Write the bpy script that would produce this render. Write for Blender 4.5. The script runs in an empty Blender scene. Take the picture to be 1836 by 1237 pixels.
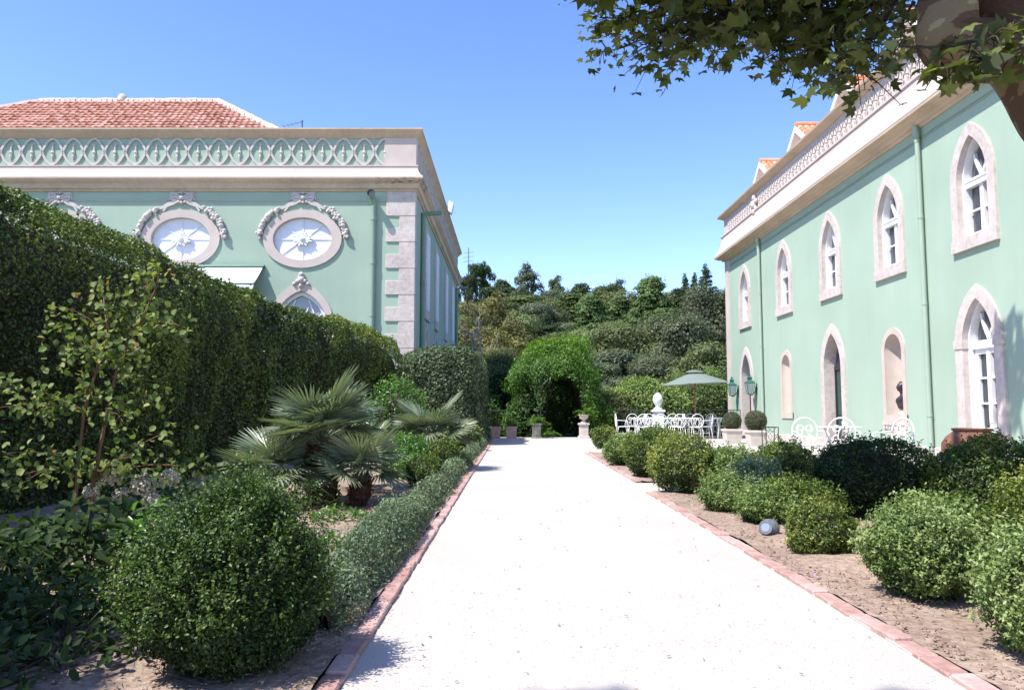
import bpy, math, random
import numpy as np
from mathutils import Vector, Matrix

rng = np.random.default_rng(11)
random.seed(5)
sc = bpy.context.scene
COL = sc.collection
PI = math.pi

# ------------------------------------------------------------------ camera, sky, sun, exposure
cam_d = bpy.data.cameras.new('camera')
cam = bpy.data.objects.new('camera', cam_d)
COL.objects.link(cam)
cam.location = (0, 0, 1.0)
cam.rotation_euler = (math.radians(90 + 4.877), 0, 0)
cam_d.sensor_width = 36
cam_d.lens = 27.0
cam_d.clip_start = 0.05
cam_d.clip_end = 2000
sc.camera = cam

SUN_DIR = Vector((-0.56, -0.36, 1.0)).normalized()      # towards the sun
SUN_EL = math.asin(SUN_DIR.z)
SUN_AZ = math.atan2(SUN_DIR.x, SUN_DIR.y)                # from +Y, clockwise towards +X
world = bpy.data.worlds.new('World')
sc.world = world
world.use_nodes = True
wn = world.node_tree.nodes
wl_ = world.node_tree.links
bg = wn['Background']
sky = wn.new('ShaderNodeTexSky')
sky.sky_type = 'NISHITA'
sky.sun_disc = False
sky.sun_elevation = SUN_EL
sky.sun_rotation = SUN_AZ
sky.altitude = 300
sky.air_density = 1.0
sky.dust_density = 0.35
sky.ozone_density = 2.0
hsv = wn.new('ShaderNodeHueSaturation')
hsv.inputs['Saturation'].default_value = 1.18
hsv.inputs['Hue'].default_value = 0.514
wl_.new(sky.outputs[0], hsv.inputs['Color'])
wl_.new(hsv.outputs[0], bg.inputs[0])
bg.inputs[1].default_value = 0.15

sun_d = bpy.data.lights.new('sun', 'SUN')
sun_d.energy = 3.8
sun_d.angle = math.radians(0.53)
sun_d.color = (1.0, 0.955, 0.89)
sun = bpy.data.objects.new('sun', sun_d)
COL.objects.link(sun)
sun.rotation_euler = SUN_DIR.to_track_quat('Z', 'Y').to_euler()
sun.location = (-20, -10, 40)

sc.view_settings.view_transform = 'Standard'
sc.view_settings.look = 'None'
sc.view_settings.gamma = 1
sc.view_settings.use_curve_mapping = False
sc.view_settings.exposure = 1.1
sc.render.engine = 'CYCLES'
sc.cycles.max_bounces = 7
sc.cycles.diffuse_bounces = 3
sc.cycles.glossy_bounces = 3
sc.cycles.transmission_bounces = 5
sc.cycles.transparent_max_bounces = 8

# ------------------------------------------------------------------ helpers: objects
WORLD_LOC = {}

def tag(o, label=None, cat=None, group=None, kind=None):
    if label: o['label'] = label
    if cat: o['category'] = cat
    if group: o['group'] = group
    if kind: o['kind'] = kind
    return o

def thing(name, loc, label, cat, group=None):
    o = bpy.data.objects.new(name, None)
    COL.objects.link(o)
    o.location = loc
    o.empty_display_size = 0.2
    WORLD_LOC[o.name] = Vector(loc)
    return tag(o, label, cat, group)

def link_mesh(name, me, mat, parent=None, loc=None):
    """me in world coordinates minus loc"""
    o = bpy.data.objects.new(name, me)
    COL.objects.link(o)
    if mat is not None and len(me.materials) == 0:
        me.materials.append(mat)
    loc = Vector(loc) if loc is not None else Vector((0, 0, 0))
    WORLD_LOC[o.name] = loc
    if parent is not None:
        o.parent = parent
        o.location = loc - WORLD_LOC[parent.name]
    else:
        o.location = loc
    return o

def np_mesh(name, V, faces, mat=None, parent=None, tint=None, smooth=False, keep=False):
    """V (n,3) world; faces: list of arrays (m,k) with the same k, or python lists"""
    V = np.asarray(V, dtype=np.float64)
    if keep:
        c = np.zeros(3)
    else:
        lo, hi = V.min(0), V.max(0)
        c = np.array([(lo[0] + hi[0]) / 2, (lo[1] + hi[1]) / 2, lo[2]])
    me = bpy.data.meshes.new(name)
    W = (V - c).astype(np.float32)
    if not isinstance(faces, list):
        faces = [faces]
    li = np.concatenate([np.asarray(f, dtype=np.int32).ravel() for f in faces])
    tot = np.concatenate([np.full(len(f), np.asarray(f).shape[1], dtype=np.int32) for f in faces])
    st = np.concatenate([[0], np.cumsum(tot)[:-1]]).astype(np.int32)
    me.vertices.add(len(W)); me.vertices.foreach_set('co', W.ravel())
    me.loops.add(len(li)); me.loops.foreach_set('vertex_index', li)
    me.polygons.add(len(tot)); me.polygons.foreach_set('loop_start', st)
    try:
        me.polygons.foreach_set('loop_total', tot)
    except Exception:
        pass
    if smooth:
        me.polygons.foreach_set('use_smooth', np.ones(len(tot), dtype=bool))
    if tint is not None:
        a = me.attributes.new('tint', 'FLOAT', 'FACE')
        a.data.foreach_set('value', np.asarray(tint, dtype=np.float32))
    me.update(calc_edges=True)
    return link_mesh(name, me, mat, parent, c)

class MB:
    """collects simple solids in world coordinates and links them as one mesh"""
    def __init__(s): s.v = []; s.f = []
    def add(s, vs, fs):
        n = len(s.v); s.v += [tuple(v) for v in vs]; s.f += [tuple(i + n for i in f) for f in fs]; return s
    def box(s, x0, x1, y0, y1, z0, z1):
        return s.add([(x0,y0,z0),(x1,y0,z0),(x1,y1,z0),(x0,y1,z0),(x0,y0,z1),(x1,y0,z1),(x1,y1,z1),(x0,y1,z1)],
                     [(0,3,2,1),(4,5,6,7),(0,1,5,4),(1,2,6,5),(2,3,7,6),(3,0,4,7)])
    def bbox(s, x0, x1, y0, y1, z0, z1, b=0.01):
        """box with chamfered vertical and top edges"""
        vs = []; 
        for z, k in ((z0, 0), (z1 - b, 0), (z1, b)):
            for (x, y, sx, sy) in ((x0,y0,1,1),(x1,y0,-1,1),(x1,y1,-1,-1),(x0,y1,1,-1)):
                xx = x + sx*k; yy = y + sy*k
                vs.append((xx + sx*b, yy, z)); vs.append((xx, yy + sy*b, z))
        # order each ring properly
        ring = [1, 0, 2, 3, 5, 4, 6, 7]
        ring = [0, 2, 3, 5, 4, 6, 7, 1]
        vs2 = []
        for r in range(3):
            vs2 += [vs[r*8 + i] for i in ring]
        fs = []
        for r in range(2):
            for i in range(8):
                j = (i + 1) % 8
                fs.append((r*8 + i, r*8 + j, r*8 + 8 + j, r*8 + 8 + i))
        fs.append(tuple(range(16, 24))); fs.append(tuple(range(7, -1, -1)))
        return s.add(vs2, fs)
    def hexa(s, p):
        return s.add(p, [(0,3,2,1),(4,5,6,7),(0,1,5,4),(1,2,6,5),(2,3,7,6),(3,0,4,7)])
    def tube(s, pts, r, n=8, cap=True, closed=False):
        P = [Vector(p) for p in pts]; m = len(P)
        rr = r if hasattr(r, '__len__') else [r] * m
        base = len(s.v); prev = None
        for i in range(m):
            if closed: t = P[(i+1) % m] - P[i-1]
            else: t = P[min(i+1, m-1)] - P[max(i-1, 0)]
            if t.length < 1e-9: t = Vector((0,0,1))
            t.normalize()
            if prev is None:
                a = Vector((0,0,1)) if abs(t.z) < 0.9 else Vector((1,0,0))
                u = t.cross(a).normalized()
            else:
                u = (prev - t * prev.dot(t))
                if u.length < 1e-6: u = t.orthogonal()
                u.normalize()
            prev = u; w = t.cross(u)
            for k in range(n):
                a = 2*PI*k/n
                s.v.append(tuple(P[i] + u*(math.cos(a)*rr[i]) + w*(math.sin(a)*rr[i])))
        for i in range(m if closed else m - 1):
            j = (i + 1) % m
            for k in range(n):
                k2 = (k+1) % n
                s.f.append((base+i*n+k, base+i*n+k2, base+j*n+k2, base+j*n+k))
        if cap and not closed:
            s.f.append(tuple(base + k for k in range(n-1, -1, -1)))
            s.f.append(tuple(base + (m-1)*n + k for k in range(n)))
        return s
    def lathe(s, prof, cx, cy, cz=0, n=20, sx=1, sy=1, ph=0):
        base = len(s.v)
        for (r, z) in prof:
            for k in range(n):
                a = 2*PI*k/n + ph
                s.v.append((cx + r*math.cos(a)*sx, cy + r*math.sin(a)*sy, cz + z))
        for i in range(len(prof)-1):
            for k in range(n):
                k2 = (k+1) % n
                s.f.append((base+i*n+k, base+i*n+k2, base+(i+1)*n+k2, base+(i+1)*n+k))
        s.f.append(tuple(base + k for k in range(n-1, -1, -1)))
        s.f.append(tuple(base + (len(prof)-1)*n + k for k in range(n)))
        return s
    def build(s, name, mat, parent=None, smooth=False, angle=None):
        V = np.array(s.v); lo, hi = V.min(0), V.max(0)
        c = Vector(((lo[0]+hi[0])/2, (lo[1]+hi[1])/2, lo[2]))
        me = bpy.data.meshes.new(name)
        me.from_pydata([(v[0]-c.x, v[1]-c.y, v[2]-c.z) for v in s.v], [], s.f)
        if smooth:
            me.polygons.foreach_set('use_smooth', np.ones(len(me.polygons), dtype=bool))
            if angle:
                try: me.set_sharp_from_angle(angle=math.radians(angle))
                except Exception: pass
        me.update()
        return link_mesh(name, me, mat, parent, c)

def copy_part(o, parent, loc, rot=None, scale=None):
    c = o.copy(); COL.objects.link(c); c.parent = parent
    c.location = loc
    if rot is not None: c.rotation_euler = rot
    if scale is not None: c.scale = scale
    return c

def copy_tree(o, parent=None):
    c = o.copy(); COL.objects.link(c)
    if parent is not None: c.parent = parent
    for ch in list(o.children):
        copy_tree(ch, c)
    return c

# ------------------------------------------------------------------ helpers: materials
def _ramp(nt, stops, interp='LINEAR'):
    r = nt.nodes.new('ShaderNodeValToRGB')
    r.color_ramp.interpolation = interp
    el = r.color_ramp.elements
    while len(el) < len(stops): el.new(0.5)
    for e, (p, c) in zip(el, stops):
        e.position = p; e.color = (*c, 1)
    return r

def pmat(name, stops, scale=6, rough=0.8, bump=0.2, bscale=60, detail=6, metallic=0, spec=0.3,
         vary=0.0, stretch=None, dist=0.01, mottle=None, streak=0, interp='LINEAR', distort=0.0):
    m = bpy.data.materials.new(name); m.use_nodes = True
    nt = m.node_tree; L = nt.links; b = nt.nodes['Principled BSDF']
    tc = nt.nodes.new('ShaderNodeTexCoord')
    geo = nt.nodes.new('ShaderNodeNewGeometry')
    mp = nt.nodes.new('ShaderNodeMapping')
    L.new(geo.outputs['Position'], mp.inputs['Vector'])
    if stretch: mp.inputs['Scale'].default_value = stretch
    n = nt.nodes.new('ShaderNodeTexNoise'); n.inputs['Scale'].default_value = scale; n.inputs['Detail'].default_value = detail
    n.inputs['Distortion'].default_value = distort
    L.new(mp.outputs[0], n.inputs['Vector'])
    r = _ramp(nt, stops, interp); L.new(n.outputs['Fac'], r.inputs['Fac'])
    col = r.outputs['Color']
    if mottle:      # (scale, amount): a second, coarser tone of wear and dirt
        n3 = nt.nodes.new('ShaderNodeTexNoise'); n3.inputs['Scale'].default_value = mottle[0]; n3.inputs['Detail'].default_value = 4
        L.new(geo.outputs['Position'], n3.inputs['Vector'])
        mr = nt.nodes.new('ShaderNodeMapRange'); mr.inputs[1].default_value = 0.3; mr.inputs[2].default_value = 0.7
        mr.inputs[3].default_value = 1 - mottle[1]; mr.inputs[4].default_value = 1 + mottle[1] * 0.6
        L.new(n3.outputs['Fac'], mr.inputs[0])
        hs = nt.nodes.new('ShaderNodeHueSaturation'); L.new(mr.outputs[0], hs.inputs['Value']); L.new(col, hs.inputs['Color'])
        col = hs.outputs[0]
    if streak:      # faint rain streaks running down the wall
        m4 = nt.nodes.new('ShaderNodeMapping'); m4.inputs['Scale'].default_value = (1.6, 1.6, 0.09)
        L.new(geo.outputs['Position'], m4.inputs['Vector'])
        n4 = nt.nodes.new('ShaderNodeTexNoise'); n4.inputs['Scale'].default_value = 2.0; n4.inputs['Detail'].default_value = 7; n4.inputs['Roughness'].default_value = 0.7
        L.new(m4.outputs[0], n4.inputs['Vector'])
        m5 = nt.nodes.new('ShaderNodeMapRange'); m5.inputs[1].default_value = 0.35; m5.inputs[2].default_value = 0.65
        m5.inputs[3].default_value = 1 - streak; m5.inputs[4].default_value = 1 + streak * 0.5
        L.new(n4.outputs['Fac'], m5.inputs[0])
        h4 = nt.nodes.new('ShaderNodeHueSaturation'); L.new(m5.outputs[0], h4.inputs['Value']); L.new(col, h4.inputs['Color'])
        col = h4.outputs[0]
    if vary:
        oi = nt.nodes.new('ShaderNodeObjectInfo')
        mr = nt.nodes.new('ShaderNodeMapRange'); mr.inputs[3].default_value = 1 - vary; mr.inputs[4].default_value = 1 + vary
        L.new(oi.outputs['Random'], mr.inputs[0])
        hs = nt.nodes.new('ShaderNodeHueSaturation'); L.new(mr.outputs[0], hs.inputs['Value']); L.new(col, hs.inputs['Color'])
        mh = nt.nodes.new('ShaderNodeMapRange'); mh.inputs[3].default_value = 1.05; mh.inputs[4].default_value = 0.8
        L.new(oi.outputs['Random'], mh.inputs[0]); L.new(mh.outputs[0], hs.inputs['Saturation'])
        col = hs.outputs[0]
    L.new(col, b.inputs['Base Color'])
    b.inputs['Roughness'].default_value = rough
    b.inputs['Metallic'].default_value = metallic
    b.inputs['Specular IOR Level'].default_value = spec
    if bump:
        n2 = nt.nodes.new('ShaderNodeTexNoise'); n2.inputs['Scale'].default_value = bscale; n2.inputs['Detail'].default_value = 5
        L.new(geo.outputs['Position'], n2.inputs['Vector'])
        bp = nt.nodes.new('ShaderNodeBump'); bp.inputs['Strength'].default_value = bump; bp.inputs['Distance'].default_value = dist
        L.new(n2.outputs['Fac'], bp.inputs['Height']); L.new(bp.outputs[0], b.inputs['Normal'])
    return m

def leafmat(name, stops, rough=0.42, trans=0.3, spec=0.5, tcol=(1.25, 1.35, 0.6), gain=(1.0, 1.0, 1.0)):
    stops = [(p, tuple(c*g for c, g in zip(col, gain))) for p, col in stops]
    m = bpy.data.materials.new(name); m.use_nodes = True
    nt = m.node_tree; L = nt.links; b = nt.nodes['Principled BSDF']; out = nt.nodes['Material Output']
    at = nt.nodes.new('ShaderNodeAttribute'); at.attribute_name = 'tint'
    r = _ramp(nt, stops); L.new(at.outputs['Fac'], r.inputs['Fac'])
    L.new(r.outputs[0], b.inputs['Base Color'])
    b.inputs['Roughness'].default_value = rough
    b.inputs['Specular IOR Level'].default_value = spec
    if trans > 0:
        t = nt.nodes.new('ShaderNodeBsdfTranslucent')
        mx = nt.nodes.new('ShaderNodeMix'); mx.data_type = 'RGBA'; mx.blend_type = 'MULTIPLY'; mx.inputs[0].default_value = 1
        L.new(r.outputs[0], mx.inputs[6]); mx.inputs[7].default_value = (*tcol, 1)
        L.new(mx.outputs[2], t.inputs[0])
        ms = nt.nodes.new('ShaderNodeMixShader'); ms.inputs[0].default_value = trans
        L.new(b.outputs[0], ms.inputs[1]); L.new(t.outputs[0], ms.inputs[2]); L.new(ms.outputs[0], out.inputs[0])
    return m

def stainmat(name, col, scale, thr):
    m = bpy.data.materials.new(name); m.use_nodes = True
    nt = m.node_tree; L = nt.links; b = nt.nodes['Principled BSDF']; out = nt.nodes['Material Output']
    b.inputs['Base Color'].default_value = (*col, 1); b.inputs['Roughness'].default_value = 0.95
    n = nt.nodes.new('ShaderNodeTexNoise'); n.inputs['Scale'].default_value = scale; n.inputs['Detail'].default_value = 8; n.inputs['Roughness'].default_value = 0.75
    r = _ramp(nt, [(thr, (0, 0, 0)), (thr + 0.12, (0.85, 0.85, 0.85))]); L.new(n.outputs['Fac'], r.inputs['Fac'])
    t = nt.nodes.new('ShaderNodeBsdfTransparent'); ms = nt.nodes.new('ShaderNodeMixShader')
    L.new(r.outputs[0], ms.inputs[0]); L.new(t.outputs[0], ms.inputs[1]); L.new(b.outputs[0], ms.inputs[2]); L.new(ms.outputs[0], out.inputs[0])
    return m

def glassmat(name, tint=(0.05, 0.06, 0.08), see=0.35):
    m = bpy.data.materials.new(name); m.use_nodes = True
    nt = m.node_tree; L = nt.links; b = nt.nodes['Principled BSDF']; out = nt.nodes['Material Output']
    b.inputs['Base Color'].default_value = (*tint, 1)
    b.inputs['Roughness'].default_value = 0.03
    b.inputs['Specular IOR Level'].default_value = 0.9
    n = nt.nodes.new('ShaderNodeTexNoise'); n.inputs['Scale'].default_value = 2.2
    bp = nt.nodes.new('ShaderNodeBump'); bp.inputs['Strength'].default_value = 0.04; bp.inputs['Distance'].default_value = 0.05
    L.new(n.outputs['Fac'], bp.inputs['Height']); L.new(bp.outputs[0], b.inputs['Normal'])
    t = nt.nodes.new('ShaderNodeBsdfTransparent')
    ms = nt.nodes.new('ShaderNodeMixShader'); ms.inputs[0].default_value = see
    L.new(b.outputs[0], ms.inputs[1]); L.new(t.outputs[0], ms.inputs[2]); L.new(ms.outputs[0], out.inputs[0])
    return m

M = {}
M['mint'] = pmat('mint_plaster', [(0.3, (0.345, 0.445, 0.35)), (0.7, (0.37, 0.47, 0.372))], scale=0.9, rough=0.92, bump=0.15, bscale=35, mottle=(0.35, 0.07), spec=0.1, streak=0.025)
M['mint_dark'] = pmat('mint_pipe_paint', [(0.3, (0.16, 0.27, 0.20)), (0.7, (0.19, 0.31, 0.235))], scale=3, rough=0.55, bump=0.05, spec=0.3)
M['trim'] = pmat('cream_stucco_trim', [(0.25, (0.53, 0.44, 0.395)), (0.75, (0.59, 0.50, 0.455))], scale=2.2, rough=0.85, bump=0.1, bscale=40, mottle=(0.6, 0.08), spec=0.2)
M['soffit'] = pmat('weathered_soffit', [(0.3, (0.54, 0.41, 0.30)), (0.72, (0.62, 0.485, 0.365))], scale=1.5, rough=0.9, bump=0.15, stretch=(4, 1, 4), mottle=(0.8, 0.12))
M['stone'] = pmat('pink_limestone', [(0.22, (0.44, 0.37, 0.335)), (0.5, (0.56, 0.485, 0.445)), (0.8, (0.63, 0.56, 0.53))], scale=9, rough=0.85, bump=0.35, bscale=55, mottle=(1.1, 0.12), spec=0.2)
M['ornament'] = pmat('pale_stucco_relief', [(0.25, (0.50, 0.44, 0.41)), (0.75, (0.60, 0.54, 0.51))], scale=7, rough=0.85, bump=0.25, bscale=70)
M['white_wood'] = pmat('white_painted_wood', [(0.3, (0.74, 0.74, 0.75)), (0.7, (0.80, 0.80, 0.80))], scale=8, rough=0.45, bump=0.05, spec=0.4)
M['blind'] = pmat('pale_window_blind', [(0.3, (0.74, 0.75, 0.82)), (0.7, (0.79, 0.80, 0.86))], scale=2, rough=0.6, bump=0.03)
M['curtain'] = pmat('white_curtain', [(0.3, (0.62, 0.62, 0.64)), (0.7, (0.74, 0.74, 0.75))], scale=5, rough=0.95, bump=0.05)
M['glass'] = glassmat('window_glass')
M['glass_clear'] = glassmat('lantern_glass', (0.35, 0.45, 0.42), 0.4)
M['interior'] = pmat('dim_room', [(0.3, (0.10, 0.09, 0.085)), (0.7, (0.15, 0.14, 0.13))], scale=2, rough=0.95, bump=0)
M['door_green'] = pmat('dark_green_door_paint', [(0.3, (0.015, 0.055, 0.045)), (0.7, (0.025, 0.075, 0.06))], scale=5, rough=0.35, bump=0.03, spec=0.5)
M['iron_green'] = pmat('green_painted_iron', [(0.3, (0.02, 0.10, 0.075)), (0.7, (0.035, 0.14, 0.10))], scale=8, rough=0.45, bump=0.1, spec=0.5)
M['iron_black'] = pmat('black_iron', [(0.3, (0.018, 0.018, 0.02)), (0.7, (0.035, 0.033, 0.032))], scale=9, rough=0.5, bump=0.15, spec=0.5)
M['iron_white'] = pmat('white_painted_iron', [(0.3, (0.70, 0.70, 0.69)), (0.75, (0.80, 0.80, 0.79))], scale=14, rough=0.45, bump=0.1, spec=0.45)
M['bronze'] = pmat('dark_bronze', [(0.3, (0.035, 0.03, 0.03)), (0.7, (0.10, 0.085, 0.085))], scale=14, rough=0.4, bump=0.25, metallic=0.6, spec=0.5)
M['tile'] = pmat('aged_roof_tile', [(0.25, (0.37, 0.155, 0.10)), (0.52, (0.52, 0.265, 0.19)), (0.8, (0.58, 0.40, 0.315))], scale=3.5, rough=0.9, bump=0.3, bscale=40, vary=0.22)
M['tile_new'] = pmat('orange_roof_tile', [(0.3, (0.62, 0.20, 0.085)), (0.7, (0.70, 0.27, 0.13))], scale=4, rough=0.8, bump=0.2, vary=0.15)
M['mortar'] = pmat('pale_ridge_mortar', [(0.3, (0.52, 0.42, 0.38)), (0.7, (0.68, 0.58, 0.54))], scale=6, rough=0.9, bump=0.5, bscale=25)
M['gravel'] = pmat('pale_limestone_gravel', [(0.26, (0.40, 0.36, 0.322)), (0.44, (0.455, 0.41, 0.37)), (0.75, (0.50, 0.452, 0.41))], scale=110, rough=0.95, bump=0.28, bscale=95, detail=8, mottle=(0.55, 0.07), dist=0.012, spec=0.15)
M['soil'] = pmat('dry_brown_soil', [(0.25, (0.20, 0.14, 0.105)), (0.5, (0.33, 0.245, 0.19)), (0.8, (0.45, 0.355, 0.285))], scale=22, rough=0.97, bump=0.7, bscale=38, detail=9, mottle=(1.6, 0.22), dist=0.03, spec=0.1)
M['ground'] = pmat('woodland_floor', [(0.3, (0.035, 0.04, 0.02)), (0.6, (0.06, 0.065, 0.03)), (0.85, (0.10, 0.09, 0.05))], scale=1.2, rough=0.98, bump=0.6, bscale=6, dist=0.1)
M['brick'] = pmat('weathered_red_brick', [(0.25, (0.33, 0.185, 0.155)), (0.55, (0.43, 0.265, 0.23)), (0.85, (0.52, 0.38, 0.34))], scale=16, rough=0.93, bump=0.5, bscale=70, vary=0.16)
M['terracotta'] = pmat('old_terracotta', [(0.25, (0.13, 0.055, 0.038)), (0.55, (0.215, 0.095, 0.062)), (0.85, (0.33, 0.19, 0.14))], scale=5, rough=0.85, bump=0.3, bscale=30, mottle=(2.2, 0.2))
M['terracotta_pale'] = pmat('faded_terracotta', [(0.3, (0.42, 0.27, 0.225)), (0.7, (0.54, 0.38, 0.33))], scale=8, rough=0.9, bump=0.2)
M['awning'] = pmat('white_awning_cloth', [(0.3, (0.78, 0.78, 0.77)), (0.7, (0.82, 0.82, 0.81))], scale=3, rough=0.9, bump=0.05)
M['canvas_green'] = leafmat('sage_green_canvas', [(0, (0.215, 0.26, 0.235)), (1, (0.25, 0.30, 0.27))], rough=0.9, trans=0.25, spec=0.1, tcol=(1, 1, 1))
M['pole_wood'] = pmat('varnished_pole_wood', [(0.3, (0.22, 0.09, 0.045)), (0.7, (0.33, 0.15, 0.08))], scale=10, rough=0.5, bump=0.1, stretch=(1, 1, 0.1))
M['rock'] = pmat('rough_rock', [(0.3, (0.07, 0.055, 0.045)), (0.7, (0.20, 0.155, 0.125))], scale=12, rough=0.95, bump=0.8, bscale=25, dist=0.03)
M['lamp_grey'] = pmat('grey_lamp_body', [(0.3, (0.085, 0.09, 0.105)), (0.7, (0.16, 0.17, 0.19))], scale=30, rough=0.6, bump=0.2)
M['lamp_lens'] = pmat('frosted_lamp_lens', [(0.3, (0.21, 0.255, 0.34)), (0.7, (0.27, 0.31, 0.39))], scale=6, rough=0.2, bump=0.02, spec=0.6)
M['twig'] = pmat('twig_bark', [(0.3, (0.03, 0.022, 0.015)), (0.7, (0.075, 0.055, 0.04))], scale=25, rough=0.9, bump=0.4, stretch=(1, 1, 0.3))
M['red_stem'] = pmat('reddish_stem_bark', [(0.3, (0.16, 0.065, 0.04)), (0.7, (0.27, 0.13, 0.085))], scale=30, rough=0.8, bump=0.4, stretch=(1, 1, 0.3))
M['pale_bark'] = pmat('pale_bare_bark', [(0.3, (0.22, 0.19, 0.16)), (0.7, (0.42, 0.37, 0.32))], scale=3, rough=0.9, bump=0.3)
M['dark_bark'] = pmat('dark_tree_bark', [(0.3, (0.05, 0.04, 0.03)), (0.7, (0.13, 0.10, 0.08))], scale=3, rough=0.95, bump=0.4)
M['palm_trunk'] = pmat('palm_fibre', [(0.25, (0.045, 0.02, 0.013)), (0.55, (0.13, 0.06, 0.04)), (0.85, (0.24, 0.125, 0.085))], scale=40, rough=0.95, bump=0.9, bscale=60, stretch=(1, 1, 0.35), dist=0.02)
M['plane_bark'] = pmat('flaking_plane_bark', [(0.30, (0.075, 0.040, 0.021)), (0.47, (0.11, 0.062, 0.033)), (0.56, (0.21, 0.145, 0.075)), (0.66, (0.30, 0.235, 0.13)), (0.78, (0.14, 0.10, 0.05))], scale=3.0, rough=0.9, bump=0.7, bscale=22, detail=7, dist=0.02, interp='CONSTANT', distort=0.5)
M['stucco_white'] = pmat('white_stucco', [(0.3, (0.78, 0.78, 0.80)), (0.7, (0.84, 0.84, 0.85))], scale=3, rough=0.85, bump=0.1)
M['stone_grey'] = pmat('grey_lichened_stone', [(0.25, (0.16, 0.155, 0.14)), (0.7, (0.33, 0.32, 0.29))], scale=8, rough=0.9, bump=0.4)
M['flower_cream'] = leafmat('cream_flower', [(0, (0.34, 0.30, 0.20)), (0.6, (0.52, 0.47, 0.36)), (1, (0.62, 0.58, 0.50))], rough=0.8, trans=0.25, spec=0.1, tcol=(1, 1, 0.9))
# ------------------------------------------------------------------ helpers: foliage
def unit(a):
    return a / np.maximum(np.linalg.norm(a, axis=-1, keepdims=True), 1e-9)

class Lumps:
    """smooth 3D noise out of random waves, about -1..1"""
    def __init__(s, freq, seed, n=14):
        r = np.random.default_rng(seed)
        s.k = unit(r.normal(size=(n, 3))) * freq * r.uniform(0.5, 1.8, (n, 1))
        s.p = r.uniform(0, 2*PI, n)
    def __call__(s, P):
        return np.sin(P @ s.k.T + s.p).sum(1) / math.sqrt(len(s.p)) * 0.75

TEMPL = {
    'diamond': (np.array([(0,0,0),(.5,.45,.16),(0,1,-.06),(-.5,.45,.16)]), [np.array([(0,1,2),(0,2,3)])]),
    'oval': (np.array([(0,0,0),(.40,.28,.12),(.44,.66,.10),(0,1,-.12),(-.44,.66,.10),(-.40,.28,.12)]), [np.array([(0,1,2,3),(0,3,4,5)])]),
    'plane': (np.array([(0,0,0),(.22,-.10,.02),(.62,.10,-.08),(.36,.26,.05),(.70,.62,-.10),(.27,.56,.05),(0,1.05,-.12),(-.27,.56,.05),(-.70,.62,-.10),(-.36,.26,.05),(-.62,.10,-.08),(-.22,-.10,.02),(0,.42,.0)]),
              [np.array([(12,0,1),(12,1,3),(1,2,3),(12,3,5),(3,4,5),(12,5,6),(12,6,7),(12,7,9),(7,8,9),(12,9,11),(9,10,11),(12,11,0)])]),
}

def leaves(name, P, N, size, mat, parent=None, shape='diamond', aspect=0.6, jit=0.7, bias=(0,0,0.2), tint=None, keep=False):
    n = len(P)
    size = np.broadcast_to(size, (n,)) * rng.uniform(0.7, 1.25, n)
    nn = unit(N + rng.normal(size=(n, 3)) * jit)
    t = rng.normal(size=(n, 3)) * 0.8 + np.asarray(bias) + N * 0.35
    t = unit(t - nn * (t * nn).sum(1, keepdims=True))
    b = np.cross(nn, t)
    T, F = TEMPL[shape]
    m = len(T)
    V = (P[:, None, :] + size[:, None, None] * (T[None, :, 0:1] * aspect / 0.5 * 0.5 * b[:, None, :] * 1.0
         + T[None, :, 1:2] * t[:, None, :] + T[None, :, 2:3] * nn[:, None, :] * 0.8))
    off = (np.arange(n) * m)
    faces = [(F0[None] + off[:, None, None]).reshape(-1, F0.shape[1]) for F0 in F]
    if tint is None: tint = rng.uniform(0, 1, n)
    tt = np.repeat(np.clip(tint, 0, 1), sum(len(F0) for F0 in F)) if len(F) == 1 else None
    return np_mesh(name, V.reshape(-1, 3), faces, mat, parent, tint=tt, keep=keep)

def sphere_dirs(n, zmin=-1.0):
    d = unit(rng.normal(size=(int(n*1.0), 3)))
    k = d[:, 2] < zmin
    while k.any():
        d[k] = unit(rng.normal(size=(k.sum(), 3))); k = d[:, 2] < zmin
    return d

def core_mesh(name, c, r, mat, parent, seed=0, sq=0.85, seg=14):
    """a solid dark ball added inside the foliage for its inner shade"""
    L = Lumps(3.0 / max(r), seed)
    vs = []; n = seg
    for i in range(n // 2 + 1):
        th = PI * i / (n // 2)
        for k in range(n):
            a = 2*PI*k/n
            vs.append((math.sin(th)*math.cos(a), math.sin(th)*math.sin(a), math.cos(th)))
    D = np.array(vs)
    V = np.array(c) + D * np.array(r) * (1 + 0.12 * L(D * np.array(r)))[:, None]
    F = [(i*n + k, i*n + n + k, i*n + n + (k+1) % n, i*n + (k+1) % n) for i in range(n//2) for k in range(n)]
    return np_mesh(name, V, np.array(F), mat, parent, smooth=True)

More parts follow.
